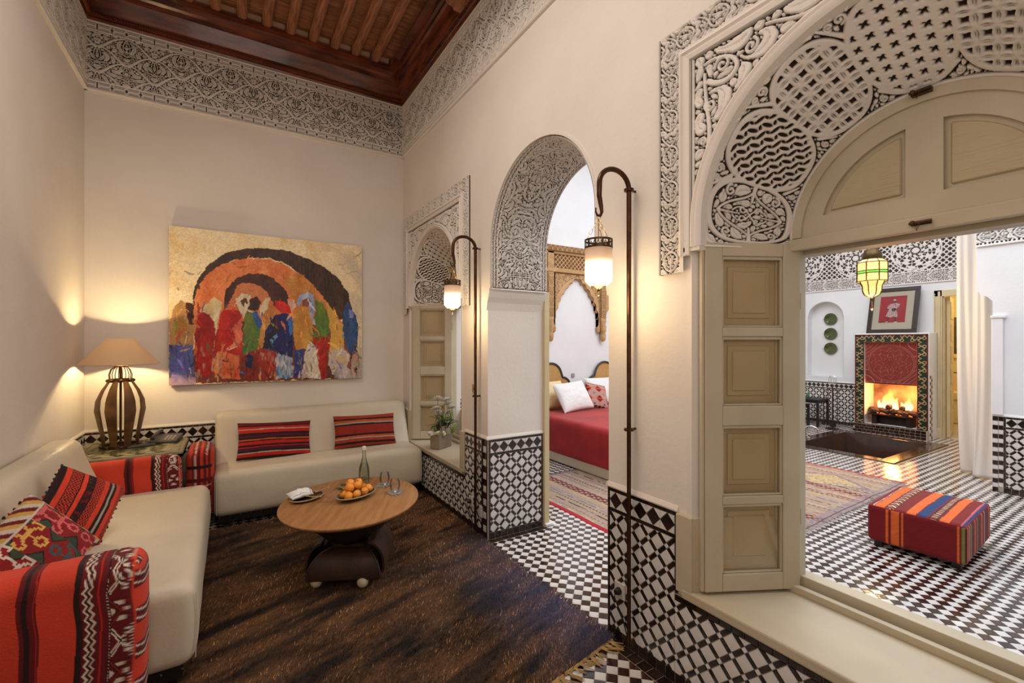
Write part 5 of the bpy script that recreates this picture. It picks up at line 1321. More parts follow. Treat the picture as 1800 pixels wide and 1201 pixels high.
spots = [((-.085, -.030, 0), 'orange at the left front edge of the dish'), ((-.030, -.045, 0), 'orange at the front centre, second from the left'), ((.035, -.040, 0), 'largest looking orange at the front beside the leaf'), ((.095, -.012, .004), 'orange at the right end of the dish'),
         ((-.075, .030, .002), 'orange at the back left of the pile'), ((.03, .045, 0), 'orange hidden at the back of the dish'), ((.085, .042, .008), 'orange at the back right with a long green stem'), ((-.028, .040, .0), 'orange deep in the back row'),
         ((-.050, .005, .040), 'left orange of the second layer'), ((.012, .000, .042), 'middle orange of the second layer with a leaf below'), ((.050, .035, .046), 'back orange of the second layer under a curled leaf'), ((-.015, .045, .055), 'topmost orange of the heap')]
for i, ((x, y, z), lb) in enumerate(spots):
    o = orr if i == 0 else copy_tree(orr); s_ = random.uniform(.93, 1.06)
    o.location = (Bc.x+x*cr-y*sr, Bc.y+x*sr+y*cr, CTZ+.043+z); o.scale = (s_,)*3; o['label'] = lb
    o.rotation_euler = (random.uniform(-1.2, 1.2), random.uniform(-1.2, 1.2), random.uniform(0, 6)); o['group'] = 'oranges in the dark oval dish'
leaves = [((.005, -.062, .052), 2.9, .055, .014, 0, 'pair of broad green leaves on the front oranges'), ((-.085, .02, .075), 2.6, .05, .011, 0, 'small dark leaf at the upper left of the oranges'), ((.055, .02, .105), .3, .045, .017, 1, 'curled olive leaf behind the top orange'), ((-.06, .03, .09), 2.0, .05, .010, 0, 'narrow leaf behind the left oranges'), ((.09, .055, .09), -.5, .06, .009, 0, 'long leaf on the right end of the oranges')]
for (x, y, z), a, L_, w2, br, lb in leaves:
    m = MB(); L_ *= 1.35; w2 *= 1.5; V, F = leaf_strip(L_, w2); m.add(V, F); m.tube([(-.03, 0, .004), (0, 0, 0)], .0018, 5)
    m.T = Matrix.Rotation(.5, 4, 'Z'); V, F = leaf_strip(L_*.6, w2*.7); m.add(V, F)
    o = m.build('citrus_leaf', LEAFB if br else LEAF, smooth='all'); o.location = (Bc.x+x*cr-y*sr, Bc.y+x*sr+y*cr, CTZ+z); o.rotation_euler = (0, 0, a); tag(o, lb, 'leaf', 'leaves among the oranges')
# bottle
BG = glass_mat('bottle_glass', (.93, .94, .91), .55, .03)
bt = T('glass_bottle', 'tall clear glass bottle with white cap behind the oranges', 'bottle', onT(640, 857))
m = MB(); m.lathe([(0, 0), (.034, 0), (.038, .006), (.0385, .12), (.034, .155), (.022, .19), (.0145, .225), (.013, .27), (.014, .275), (.014, .285), (.0125, .285), (.0115, .225), (.020, .188), (.0355, .12), (.0355, .006), (0, .006)], n=28, cap=False); m.build('bottle_body', BG, bt, smooth=True)
m = MB(); m.lathe([(0, .276), (.0148, .276), (.0148, .298), (.012, .301), (0, .301)], n=16); m.build('cap', pm('white_cap', (.75, .72, .68), None, rough=.4), bt, smooth=True)
m = MB(); m.lathe([(0, .007), (.0353, .007), (.0353, .12), (.031, .155), (.024, .178), (0, .178)], n=28); m.build('water', glass_mat('water', (.93, .94, .9), .5), bt, smooth=True)
CG = glass_mat('tumbler_glass', (.98, .985, .98), .7, .02); CLAY = pm('pewter_coaster', (.42, .38, .36), (.33, .30, .29), 12, .35, .2, 60, metal=.35)
for i, (px, py, lb, lb2, rz) in enumerate(((676, 853, 'stemless glass farther from the camera, nearer the bottle', 'grey leaf-shaped coaster under the farther glass', .3), (694, 866, 'stemless glass nearest the table edge', 'grey leaf-shaped coaster under the nearer glass', 1.3))):
    p = onT(px, py)
    m = MB(); nn = 14; pts = []
    for k in range(2*nn): r = (.078 if k % 2 == 0 else .055)*(1+.18*math.sin(k*2.3+i)); a = PI*k/nn; pts.append((r*math.cos(a), r*math.sin(a)*.8))
    m.prism(pts, 0, .0045); o = m.build('leaf_coaster', CLAY, bevel=.002); o.location = (p[0], p[1], CTZ+.001); o.rotation_euler = (0, 0, rz); tag(o, lb2, 'coaster')
    m = MB(); m.lathe([(0, 0), (.022, 0), (.029, .008), (.037, .035), (.036, .06), (.030, .088), (.0288, .088), (.0345, .06), (.0355, .036), (.027, .012), (0, .008)], n=28, cap=False); o = m.build('drinking_glass', CG, smooth=True); o.location = (p[0], p[1], CTZ+.0058); tag(o, lb, 'glass')

# ---- wall lantern poles
def lantern_pole(Y, label, lab2, power):
    t = T('gooseneck_pole', label, 'lamp pole', (XR, Y, 0)); R_ = .097; xp = -.045; zt = 2.30
    pts = [(xp, 0, .05), (xp, 0, .10), (xp, 0, 1.2), (xp, 0, zt)]; rr = [.006, .010, .011, .0125]
    m = MB(); m.tube(pts, rr, 10); m.build('pole', IRONP, t, smooth=True)
    m = MB(); q = [(xp, 0, zt)]
    for i in range(1, 15): a = PI*i/14*.98; q.append((xp-R_+R_*math.cos(a), 0, zt+R_*.85*math.sin(a)))
    q += [(xp-2*R_-.002, 0, zt-.06), (xp-2*R_+.010, 0, zt-.11), (xp-2*R_+.014, 0, zt-.135), (xp-2*R_+.004, 0, zt-.155), (xp-2*R_-.014, 0, zt-.155), (xp-2*R_-.024, 0, zt-.138), (xp-2*R_-.022, 0, zt-.120)]
    m.tube(q, [.0125]*14+[.013, .012, .010, .008, .007, .005, .004, .003], 10); m.build('gooseneck_arm', IRONP, t, smooth=True)
    for z in (zt, 1.12):
        m = MB(); m.lathe([(.012, -.008), (.024, -.006), (.024, .006), (.012, .008)], (xp, 0, z), 14); m.tube([(xp, 0, z), (.002, 0, z)], .006, 8); m.build('wall_bracket', IRONP, t, smooth=True)
    hx, hz = XR+xp-2*R_-.006, zt-.148
    l = T('hanging_lantern', lab2, 'lantern', (hx, Y, hz-.375))
    m = MB(); ring = lambda c, r, ax: [(c[0]+(r*math.cos(a) if ax != 'x' else 0), c[1]+(r*math.cos(a) if ax == 'x' else 0), c[2]+r*math.sin(a)) for a in [i*PI/6 for i in range(12)]]
    m.tube(ring((0, 0, .362), .012, 'y'), .0016, 5, close=True)
    for k in range(3):
        a = k*2*PI/3+.5
        for j in range(4):
            f = (j+.5)/4; c = (.058*f*math.cos(a), .058*f*math.sin(a), .350-.095*f); dz = Vector((.058*math.cos(a), .058*math.sin(a), -.095)).normalized(); s_ = Vector((-math.sin(a), math.cos(a), 0)) if j % 2 else dz.cross(Vector((-math.sin(a), math.cos(a), 0)))
            m.tube([tuple(Vector(c)+dz*.0155*math.cos(b)+s_*.006*math.sin(b)) for b in [i*PI/5 for i in range(10)]], .0012, 4, close=True)
    m.tube([(0, 0, .352), (0, 0, .25)], .0022, 5)
    m.build('chain', BRASS, l)
    DB = pm('dark_pierced_brass', (.10, .065, .035), (.06, .035, .018), 15, .4, metal=.8)
    m = MB(); nn = 48
    for i in range(nn):        # pierced crown: rim bands with diamonds left out
        a0, a1 = 2*PI*i/nn, 2*PI*(i+1)/nn; am = (a0+a1)/2
        P = lambda a, z, r=.0655: (r*math.cos(a), r*math.sin(a), z)
        for z0, z1 in ((.212, .221), (.246, .255)): m.add([P(a0, z0), P(a1, z0), P(a1, z1), P(a0, z1), P(a0, z0, .062), P(a1, z0, .062), P(a1, z1, .062), P(a0, z1, .062)], [(0, 1, 2, 3), (7, 6, 5, 4), (3, 2, 6, 7), (0, 4, 5, 1)])
        if i % 4 == 0: m.add([P(a0, .219), P(a1, .219), P(a1, .248), P(a0, .248), P(a0, .219, .062), P(a1, .219, .062), P(a1, .248, .062), P(a0, .248, .062)], [(0, 1, 2, 3), (7, 6, 5, 4), (0, 3, 7, 4), (1, 5, 6, 2)])
        else:
            s_ = 1 if i % 2 else -1; z0 = .232-s_*.010; m.add([P(a0, z0-.004), P(a1, z0+s_*.018-.004), P(a1, z0+s_*.018+.004), P(a0, z0+.004)], [(0, 1, 2, 3)])
    m.build('pierced_crown', DB, l)
    GL = pm('frosted_lantern_glass', (.45, .32, .22), None, rough=.4)
    if not GL.get('done'):
        GL['done'] = 1; nt = GL.node_tree; N = nt.nodes; Lk = nt.links; b = N['Principled BSDF']
        tc = N.new('ShaderNodeTexCoord'); sp = N.new('ShaderNodeSeparateXYZ'); Lk.new(tc.outputs['Object'], sp.inputs[0]); r = N.new('ShaderNodeValToRGB'); e = r.color_ramp.elements
        mr = N.new('ShaderNodeMapRange'); mr.inputs[1].default_value = .04; mr.inputs[2].default_value = .22; Lk.new(sp.outputs['Z'], mr.inputs[0]); Lk.new(mr.outputs[0], r.inputs[0])
        e[0].position = .0; e[0].color = (1, .62, .30, 1); e[1].position = 1; e[1].color = (.34, .19, .11, 1)
        for p_, c_ in ((.2, (1.0, .82, .55, 1)), (.42, (1, .85, .6, 1)), (.7, (.60, .36, .20, 1))): q = r.color_ramp.elements.new(p_); q.color = c_
        Lk.new(r.outputs[0], b.inputs['Emission Color']); st = N.new('ShaderNodeMapRange'); st.inputs[1].default_value = 0; st.inputs[2].default_value = 1
        cv = N.new('ShaderNodeRGBToBW'); Lk.new(r.outputs[0], cv.inputs[0]); pw = N.new('ShaderNodeMath'); pw.operation = 'POWER'; pw.inputs[1].default_value = 3.0; Lk.new(cv.outputs[0], pw.inputs[0])
        ml = N.new('ShaderNodeMath'); ml.operation = 'MULTIPLY_ADD'; ml.inputs[1].default_value = 9.0; ml.inputs[2].default_value = .45; Lk.new(pw.outputs[0], ml.inputs[0]); Lk.new(ml.outputs[0], b.inputs['Emission Strength'])
    m = MB(); m.lathe([(.040, .036), (.0635, .062), (.0635, .214), (.060, .214), (.060, .064), (.038, .040)], n=36, cap=False); m.build('glass_shade', GL, l, smooth=True)
    m = MB(); m.lathe([(0, .0), (.004, .001), (.008, .012), (.004, .020), (.010, .024), (.034, .034), (.046, .042), (.046, .052), (.040, .056), (0, .056)], n=24); m.lathe([(0, -.012), (.006, -.004), (.003, .004)], n=8); m.build('finial_cup', DB, l, smooth=True)
    light('POINT', 'lantern_glow', (hx, Y, hz-.40), power, (1.0, .70, .36), rad=.05)
lantern_pole(3.245, 'bronze gooseneck pole beside the far window, holding the far lantern', 'frosted glass lantern hanging from the farther wall pole', 4.5)
lantern_pole(1.600, 'bronze gooseneck pole on the near pier, holding the near lantern', 'large looking frosted glass lantern hanging in front of the near pier', 4.0)

# ---- sockets and switch on the right wall
WP = pm('white_plastic', (.62, .58, .54), None, rough=.35)
def socket(name, label, cat, y, z, w2, h2, wallx=XR-.008, plug=False, brass=False, sgn=-1):
    t = T(name, label, cat, (wallx, y, z))
    m = MB(); m.box((0, -w2, -h2), (sgn*.010, w2, h2)); m.build('cover_plate', BRASS if brass else WP, t, bevel=.003)
    if brass:
        m = MB(); m.box((sgn*.010, -.008, -.012), (sgn*.016, .008, .012)); m.build('rocker', BRASS, t, bevel=.002)
    else:
        m = MB(); m.T = Matrix.Rotation(PI/2, 4, 'Y'); m.lathe([(.020, -.0115), (.022, -.012), (.022, -.009), (.020, -.006), (0, -.004)], n=20, cap=False); m.build('socket_well', WP, t, smooth=True)
    if plug:
        m = MB(); m.T = Matrix.Rotation(-PI/2, 4, 'Y'); m.lathe([(0, .006), (.017, .006), (.018, .025), (.012, .038), (0, .040)], n=16); m.T = Matrix.Identity(4)
        m.tube([(-.035, 0, 0), (-.045, .0, -.02), (-.03, -.01, -.07), (-.015, -.03, -.13), (-.012, -.05, -.19), (-.012, -.066, -.22)], .003, 6); m.build('plug', BLACKM, t, smooth=True)
    return t
socket('wall_socket', 'white socket with black plug on the near pier dado', 'socket', 1.692, .275, .036, .040, plug=True)
socket('wall_socket', 'white socket with dark plug on the far pier dado', 'socket', 3.385, .235, .036, .040, plug=True)
socket('wall_socket', 'narrow white socket right of the far lantern pole', 'socket', 3.21, .20, .022, .045)
socket('light_switch', 'small brass light switch beside the far lantern pole', 'switch', 3.345, 1.17, .030, .032, wallx=XR-.001, brass=True)

# ---- vase with flowers on the far sill
vx, vy, vz = 1.86, 4.38, .463; _before = set(bpy.data.objects)
vs = T('flower_vase', 'square taupe vase with a curved collar on the far window sill', 'vase', (vx, vy, vz), .5)
TP = pm('taupe_clay', (.30, .235, .17), (.23, .175, .12), 6, .45)
m = MB(); m.box((-.075, -.045, 0), (.015, .045, .10)); m.box((.018, -.04, 0), (.085, .05, .105)); m.build('pot', TP, vs, bevel=.004)
m = MB(); pts = [(-.075+.0, .10), (.015, .10)]+[(-.03+.045*math.cos(a), .10+.075*math.sin(a)) for a in [PI*i/10 for i in range(1, 10)]]
m.prism([(x, z) for x, z in pts], -.046, -.038, 'y'); m.prism([(x+.02, z+.03) for x, z in pts], .02, .028, 'y'); m.build('curved_collar', TP, vs)
PET = pm('white_petals', (.80, .76, .72), None, rough=.7); YEL = pm('yellow_centre', (.45, .38, .06), None, rough=.8)
def daisy(x, y, z, r, label):
    t = T('white_flower', label, 'flower', (vx+x, vy+y, vz+z), random.uniform(0, 3)); t.rotation_euler = (random.uniform(-.5, .5), random.uniform(-.5, .3), 0)
    m = MB()
    for ly in range(3):
        for i in range(14):
            a = i*2*PI/14+ly*.2; m.T = Matrix.Rotation(a, 4, 'Z') @ Matrix.Rotation(-.15-.35*ly, 4, 'Y'); L_ = r*(1-.22*ly)
            m.add([(.004, -.002, 0), (L_*.6, -r*.11, .003), (L_, 0, .004), (L_*.6, r*.11, .003), (.004, .002, 0), (L_*.6, 0, -.001)], [(0, 5, 1), (1, 5, 2), (2, 5, 3), (3, 5, 4), (0, 4, 5)])
    m.build('petals', PET, t); m = MB(); m.ball((0, 0, .006), r*.16, 8, .6); m.build('centre', YEL, t)
    m = MB(); m.T = t.matrix_world.inverted() if False else Matrix.Identity(4); m.tube([(0, 0, 0), (random.uniform(-.005, .005), 0, -.08), (-x*.4, -y*.4, -(z-.10))], .002, 5); st = m.build('stem', STEM, t)
    return t
for (x, y, z, r, lb) in ((-.020, .02, .375, .042, 'topmost left white chrysanthemum in the vase'), (.035, -.02, .365, .045, 'topmost right white chrysanthemum in the vase'), (.06, .0, .335, .036, 'white bloom below the top right one'), (-.045, -.02, .305, .040, 'white bloom lowest on the left'), (.10, .01, .300, .034, 'white bloom farthest to the window side'), (-.01, .02, .270, .03, 'half hidden white bloom above the leaves')):
    daisy(x, y, z, r*1.3, lb)
BUD = pm('cream_bud', (.66, .68, .42), None, rough=.6); LILY = pm('lily_green', (.20, .26, .05), (.12, .18, .03), 8, .5)
for x, y, z, lb in ((-.10, -.03, .125, 'white rosebud at the left lip of the vase'), (-.045, -.055, .125, 'cream rosebud in front of the collar'), (-.005, -.055, .120, 'cream rosebud on the right of its pair')):
    m = MB()
    for k in range(5): m.ball((.008*math.cos(k*1.3), .008*math.sin(k*1.3), .004*k-.006), .016-.0015*k, 8)
    o = m.build('rosebud', BUD if x > -.09 else PET, smooth=True); o.location = (vx+x, vy+y, vz+z); tag(o, lb, 'flower')
for x, y, z, l, tl, lb in ((.075, -.02, .20, .085, .1, 'tall green lily bud on the window side'), (.02, -.03, .21, .06, -.1, 'short green lily bud in the middle'), (-.055, -.03, .13, .05, -.2, 'green lily bud on the left'), (.07, -.05, .11, .085, .5, 'green lily bud leaning over the front')):
    m = MB(); m.lathe([(0, 0), (.010, .01), (.013, l*.4), (.010, l*.8), (0, l)], n=8); o = m.build('lily_bud', LILY, smooth=True); o.location = (vx+x, vy+y, vz+z); o.rotation_euler = (0, tl, 0); tag(o, lb, 'bud')
m = MB(); r_ = random.Random(8)
for i in range(26):
    a = r_.uniform(0, 2*PI); m.T = Matrix.Translation((r_.uniform(-.03, .06), r_.uniform(-.03, .03), r_.uniform(.10, .22))) @ Matrix.Rotation(a, 4, 'Z') @ Matrix.Rotation(-r_.uniform(.0, .9), 4, 'Y')
    V, F = leaf_strip(r_.uniform(.06, .12), r_.uniform(.008, .014), .5); m.add(V, F)
m.T = Matrix.Identity(4)
for i in range(9): x = r_.uniform(-.04, .08); m.tube([(x*.3, 0, .02), (x*.7, 0, .15), (x, 0, .26)], .002, 5)
o = m.build('flower_foliage', pm('dark_foliage', (.020, .055, .012), (.04, .09, .02), 10, .5), smooth='all'); o.location = (vx, vy, vz+.02); tag(o, 'dark green leaves and stems between the white flowers', 'foliage', kind='stuff')

for o in [o for o in bpy.data.objects if o not in _before and o.parent is None]:
    k = 1.32; o.location = Vector((vx, vy, vz))+(o.location-Vector((vx, vy, vz)))*k; o.scale = (k, k, k)
# ---- big canvas painting
PP = [(70, 68), (1378, 215), (1368, 1105), (66, 1148)]      # its corners in sketch units; shapes below use the same units
def homog(src, dst):
    A = [];
    for (x, y), (u, v) in zip(src, dst): A += [[x, y, 1, 0, 0, 0, -u*x, -u*y, -u], [0, 0, 0, x, y, 1, -v*x, -v*y, -v]]
    return np.linalg.svd(np.array(A, float))[2][-1].reshape(3, 3)
HI = homog([(0, 1), (1, 1), (1, 0), (0, 0)], PP)
nx, ny = 390, 310; U, W = np.meshgrid(np.linspace(0, 1, nx), np.linspace(0, 1, ny), indexing='ij')
q = HI @ np.stack([U.ravel(), W.ravel(), np.ones(U.size)]); SX = (q[0]/q[2]).reshape(U.shape); SY = (q[1]/q[2]).reshape(U.shape)
SX = SX+(fbm(U*30, W*30, 3)-.5)*15+(vn(U*120, W*90, 5)-.5)*7; SY = SY+(fbm(U*30, W*26, 7)-.5)*18+(vn(U*90, W*120, 6)-.5)*7
def inpoly(P):
    c = np.zeros(SX.shape, bool); x1, y1 = P[-1]
    for x2, y2 in P:
        m_ = ((y1 > SY) != (y2 > SY)) & (SX < (x2-x1)*(SY-y1)/((y2-y1) or 1e-9)+x1); c ^= m_; x1, y1 = x2, y2
    return c
n1 = fbm(U*14+W*4, W*9, 11)[..., None]; n2 = fbm(U*50, W*26, 12)[..., None]; n3 = vn(U*120, W*30, 13)[..., None]; n4 = vn(U*26, W*6, 15)[..., None]
mixc = lambda a, b, t: L3(a)*(1-t)+L3(b)*t
C = mixc((228, 210, 172), (216, 182, 122), np.clip(n1*1.9-.75, 0, 1)); C = C*(1-.5*np.clip(n2*2-1.1, 0, 1))+L3((238, 226, 196))*.5*np.clip(n2*2-1.1, 0, 1)
gr = np.clip((SX-1000)/400, 0, 1)[..., None]*np.clip(n1*2-.7, 0, 1); C = C*(1-gr)+mixc((200, 196, 190), (176, 166, 150), n2)*gr
def put(P, a, b, k=1, nn=None):
    global C
    m_ = inpoly(P); t = np.clip(((n2*.6+n4*.6) if nn is None else nn)*1.3-.25, 0, 1); C[m_] = mixc(a, b, t)[m_]
def ell(cx, cy, rx, ry, a0=0, a1=360, n=40): return [(cx+rx*math.cos(math.radians(a0+(a1-a0)*i/n)), cy-ry*math.sin(math.radians(a0+(a1-a0)*i/n))) for i in range(n+1)]
put([(225, 650), (235, 520), (270, 420), (350, 320), (450, 258), (560, 228), (700, 220), (850, 238), (1000, 290), (1120, 355), (1210, 430), (1275, 520), (1310, 640), (1330, 720), (1180, 700), (1140, 600), (1040, 480), (900, 350), (760, 290), (620, 288), (480, 310), (380, 370), (300, 450), (260, 540), (240, 660)], (38, 24, 18), (72, 46, 34))
put([(228, 700), (240, 570), (270, 480), (330, 400), (420, 335), (530, 300), (640, 290), (760, 300), (880, 350), (1000, 430), (1100, 540), (1160, 640), (1180, 760), (700, 820), (230, 800)], (222, 140, 84), (196, 96, 48))
put([(840, 420), (960, 400), (1060, 500), (1100, 600), (940, 620), (870, 520)], (206, 150, 70), (178, 106, 44))
put([(440, 560), (450, 510), (520, 430), (600, 398), (690, 394), (780, 430), (850, 500), (880, 570), (880, 640), (780, 620), (730, 520), (660, 465), (590, 455), (530, 480), (500, 540), (440, 640)], (50, 22, 16), (80, 40, 30))
put([(500, 580), (510, 510), (560, 465), (640, 458), (700, 490), (735, 560), (720, 680), (520, 680)], (208, 132, 84), (190, 110, 60))
put([(70, 720), (100, 620), (150, 570), (210, 620), (235, 700), (235, 900), (70, 900)], (196, 140, 96), (150, 120, 60)); put([(100, 700), (160, 680), (200, 760), (170, 830), (110, 800)], (110, 140, 40), (190, 90, 60))
put([(60, 1060), (240, 900), (560, 720), (1000, 720), (1300, 820), (1370, 960), (1370, 1108), (66, 1140)], (150, 66, 44), (60, 32, 30))
put([(180, 590), (225, 590), (240, 740), (205, 740), (180, 660)], (50, 20, 14), (110, 40, 24))
put([(66, 880), (230, 875), (240, 1140), (66, 1148)], (52, 44, 110), (90, 100, 170)); put([(60, 1080), (250, 1060), (250, 1150), (60, 1150)], (200, 160, 140), (90, 90, 150)); put([(180, 885), (230, 885), (235, 1060), (190, 1060)], (120, 130, 190), (70, 80, 150))
put([(240, 800), (260, 690), (300, 640), (380, 660), (400, 800), (390, 1060), (300, 1090), (245, 1060)], (176, 26, 18), (120, 10, 10))
put([(265, 655), (320, 600), (375, 555), (425, 590), (415, 660), (395, 740), (380, 820), (372, 720), (330, 665)], (226, 212, 170), (190, 160, 110))
put([(385, 900), (400, 760), (420, 660), (470, 590), (530, 610), (560, 700), (560, 860), (545, 1100), (380, 1090)], (200, 36, 24), (150, 16, 14)); put([(440, 640), (500, 560), (555, 600), (550, 650), (500, 640)], (214, 130, 80), (190, 90, 50))
put([(360, 990), (400, 920), (540, 950), (545, 1110), (375, 1100)], (214, 150, 90), (200, 70, 40)); put([(500, 760), (560, 690), (560, 850), (520, 900)], (220, 130, 100), (200, 90, 70)); put([(455, 910), (510, 850), (525, 880), (480, 920)], (232, 170, 130), (210, 110, 80))
put([(520, 570), (560, 535), (620, 545), (635, 590), (600, 640), (570, 700), (545, 650)], (232, 220, 190), (200, 180, 150)); put([(548, 580), (585, 560), (600, 590), (570, 620)], (110, 70, 50), (80, 50, 40))
put([(570, 760), (580, 660), (640, 650), (690, 700), (690, 820), (660, 940), (570, 960)], (50, 110, 60), (110, 120, 40)); put([(600, 640), (620, 570), (660, 550), (690, 590), (670, 650)], (44, 26, 20), (70, 40, 28)); put([(625, 670), (665, 655), (705, 740), (670, 770)], (24, 40, 120), (60, 110, 180))
put([(680, 640), (720, 560), (755, 560), (740, 620), (690, 690)], (228, 214, 180), (190, 170, 130)); put([(690, 760), (720, 650), (770, 600), (785, 660), (760, 760), (700, 900), (660, 930)], (200, 150, 80), (170, 100, 50))
put([(700, 900), (720, 780), (780, 680), (860, 660), (900, 700), (905, 900), (890, 1060), (800, 1060), (770, 920)], (20, 30, 110), (14, 16, 60)); put([(695, 900), (730, 790), (790, 690), (800, 800), (760, 900)], (20, 16, 20), (30, 30, 60))
put([(780, 580), (850, 590), (900, 640), (900, 670), (820, 660), (790, 630)], (216, 40, 24), (170, 20, 16)); put([(870, 680), (905, 690), (900, 800), (880, 820)], (50, 120, 190), (20, 60, 140)); put([(750, 850), (790, 800), (800, 830), (765, 870)], (80, 150, 200), (120, 130, 200))
put([(570, 940), (700, 900), (790, 930), (790, 1110), (570, 1120)], (170, 50, 36), (110, 26, 18)); put([(790, 940), (900, 960), (905, 1100), (790, 1110)], (60, 120, 150), (190, 180, 190), nn=n3); put([(600, 930), (640, 960), (620, 1040), (590, 1020)], (40, 50, 120), (20, 16, 30))
put([(870, 580), (915, 570), (930, 620), (900, 650), (880, 620)], (180, 90, 70), (220, 190, 170))
put([(915, 880), (905, 760), (920, 640), (980, 620), (1030, 660), (1040, 800), (1000, 910), (930, 915)], (206, 158, 72), (176, 116, 44)); put([(930, 600), (950, 540), (1000, 520), (1045, 545), (1050, 600), (1030, 640), (1010, 570), (965, 575), (950, 620)], (226, 222, 216), (130, 150, 190))
put([(968, 580), (1010, 560), (1030, 590), (1010, 630), (975, 620)], (150, 90, 64), (110, 60, 46)); put([(1010, 620), (1050, 600), (1040, 680), (1070, 760), (1040, 740)], (220, 214, 210), (90, 110, 180))
put([(1050, 700), (1060, 580), (1110, 600), (1150, 680), (1155, 800), (1100, 830), (1040, 830), (1060, 760)], (110, 130, 40), (60, 100, 36)); put([(1040, 840), (1155, 815), (1160, 900), (1130, 1000), (1130, 1110), (1080, 1110), (1060, 960)], (184, 30, 18), (140, 16, 12))
put([(1120, 600), (1160, 620), (1230, 720), (1255, 800), (1245, 920), (1150, 960), (1160, 800), (1150, 700)], (212, 160, 78), (190, 150, 60)); put([(1150, 920), (1250, 900), (1290, 960), (1260, 1060), (1170, 1080), (1140, 1010)], (196, 168, 120), (180, 180, 196), nn=n3)
put([(915, 915), (980, 910), (970, 1000), (960, 1100), (910, 1105)], (20, 24, 70), (50, 70, 150)); put([(960, 1100), (985, 930), (1020, 850), (1060, 900), (1075, 1010), (1090, 1110)], (226, 220, 206), (170, 150, 140)); put([(1180, 1060), (1230, 1000), (1290, 1050), (1290, 1110), (1180, 1105)], (190, 180, 190), (130, 120, 130))
put([(1240, 780), (1245, 660), (1275, 585), (1330, 680), (1350, 740), (1340, 860), (1300, 960), (1270, 900)], (40, 84, 140), (24, 40, 90)); put([(1285, 640), (1310, 640), (1320, 700), (1290, 700)], (140, 140, 200), (70, 90, 160)); put([(1300, 960), (1370, 900), (1370, 1105), (1290, 1110)], (190, 176, 160), (150, 130, 120))
rs = np.random.RandomState(21); strokes = [(196, 30, 20), (120, 14, 14), (30, 50, 130), (60, 120, 180), (220, 160, 80), (230, 216, 190), (60, 110, 50), (30, 18, 20), (216, 110, 60), (150, 150, 60)]
for i in range(330):
    cx_ = rs.uniform(75, 1360); cy_ = rs.uniform(250, 1110) if i < 90 else rs.uniform(600, 1110); ii = int(np.argmin((SX-cx_)**2+(SY-cy_)**2)); base_c = C.reshape(-1, 3)[ii]
    k = rs.rand(); col_ = base_c*rs.uniform(.45, 1.6) if k < .72 or cy_ < 600 else L3(strokes[rs.randint(10)])*.8+base_c*.2
    an = rs.normal(1.5, .45) if cy_ > 600 else rs.uniform(0, 3.1); L_ = rs.uniform(14, 48); w2 = rs.uniform(3, 9); dx_, dy_ = SX-cx_, SY-cy_
    p_ = dx_*math.cos(an)+dy_*math.sin(an); q_ = -dx_*math.sin(an)+dy_*math.cos(an); m_ = (np.abs(p_) < L_) & (np.abs(q_+.006*p_*p_*rs.uniform(-1, 1)) < w2*(1-.6*np.abs(p_)/L_)) & (n3[..., 0] > .18); C[m_] = col_
dr = (np.clip(n3*3-2.1, 0, 1)*np.clip((SY-850)/250, 0, 1)[..., None]); C = C*(1-dr)+mixc((230, 200, 170), (30, 16, 20), (n4 > .5)*1.0)*dr
for k in range(3):      # signature strokes near the lower right corner
    for a, b in (((1318, 1040), (1322, 1065)), ((1328, 1050), (1336, 1068)), ((1332, 1030), (1330, 1060)), ((1316, 1052), (1336, 1046))):
        t_ = np.clip(((SX-a[0])*(b[0]-a[0])+(SY-a[1])*(b[1]-a[1]))/((b[0]-a[0])**2+(b[1]-a[1])**2), 0, 1); dd = np.hypot(SX-a[0]-t_*(b[0]-a[0]), SY-a[1]-t_*(b[1]-a[1])); C[dd < 2.5] = (.01, .008, .008)
C = C*(1.02+.34*vn(U*160, W*160, 9)[..., None]); C = np.clip(C, 0, 1)
PX0, PX1, PZ0, PZ1, PYf = -.456, 1.237, 1.162, 2.598, YB-.052
pt = T('canvas_painting', 'large oil painting of robed people in front of dark arches above the back sofa', 'painting', (PX0, PYf, PZ0))
Vp = np.stack([U*(PX1-PX0), -.0005-.003*fbm(U*40, W*40, 8)-.002*n3[..., 0], W*(PZ1-PZ0)], -1).reshape(-1, 3)
me = fast_mesh('paint', Vp, gridfaces(nx, ny)); vcol(me, C.reshape(-1, 3)); link('painted_canvas', me, pt, pm('oil_paint', (1, 1, 1), None, rough=.42, attr='Col', bump=.3, bscale=80), True)
m = MB(); m.box((0, .0, 0), (PX1-PX0, .034, PZ1-PZ0)); m.build('stretcher', pm('raw_canvas_edge', (.40, .27, .14), (.30, .19, .09), 12, .8), pt)
m = MB(); m.box((.2, .034, .02), (.26, .051, 1.40)); m.box((1.4, .034, .02), (1.46, .051, 1.40)); m.build('batten', OAK, pt)
pt.rotation_euler = (0, 0, 0)

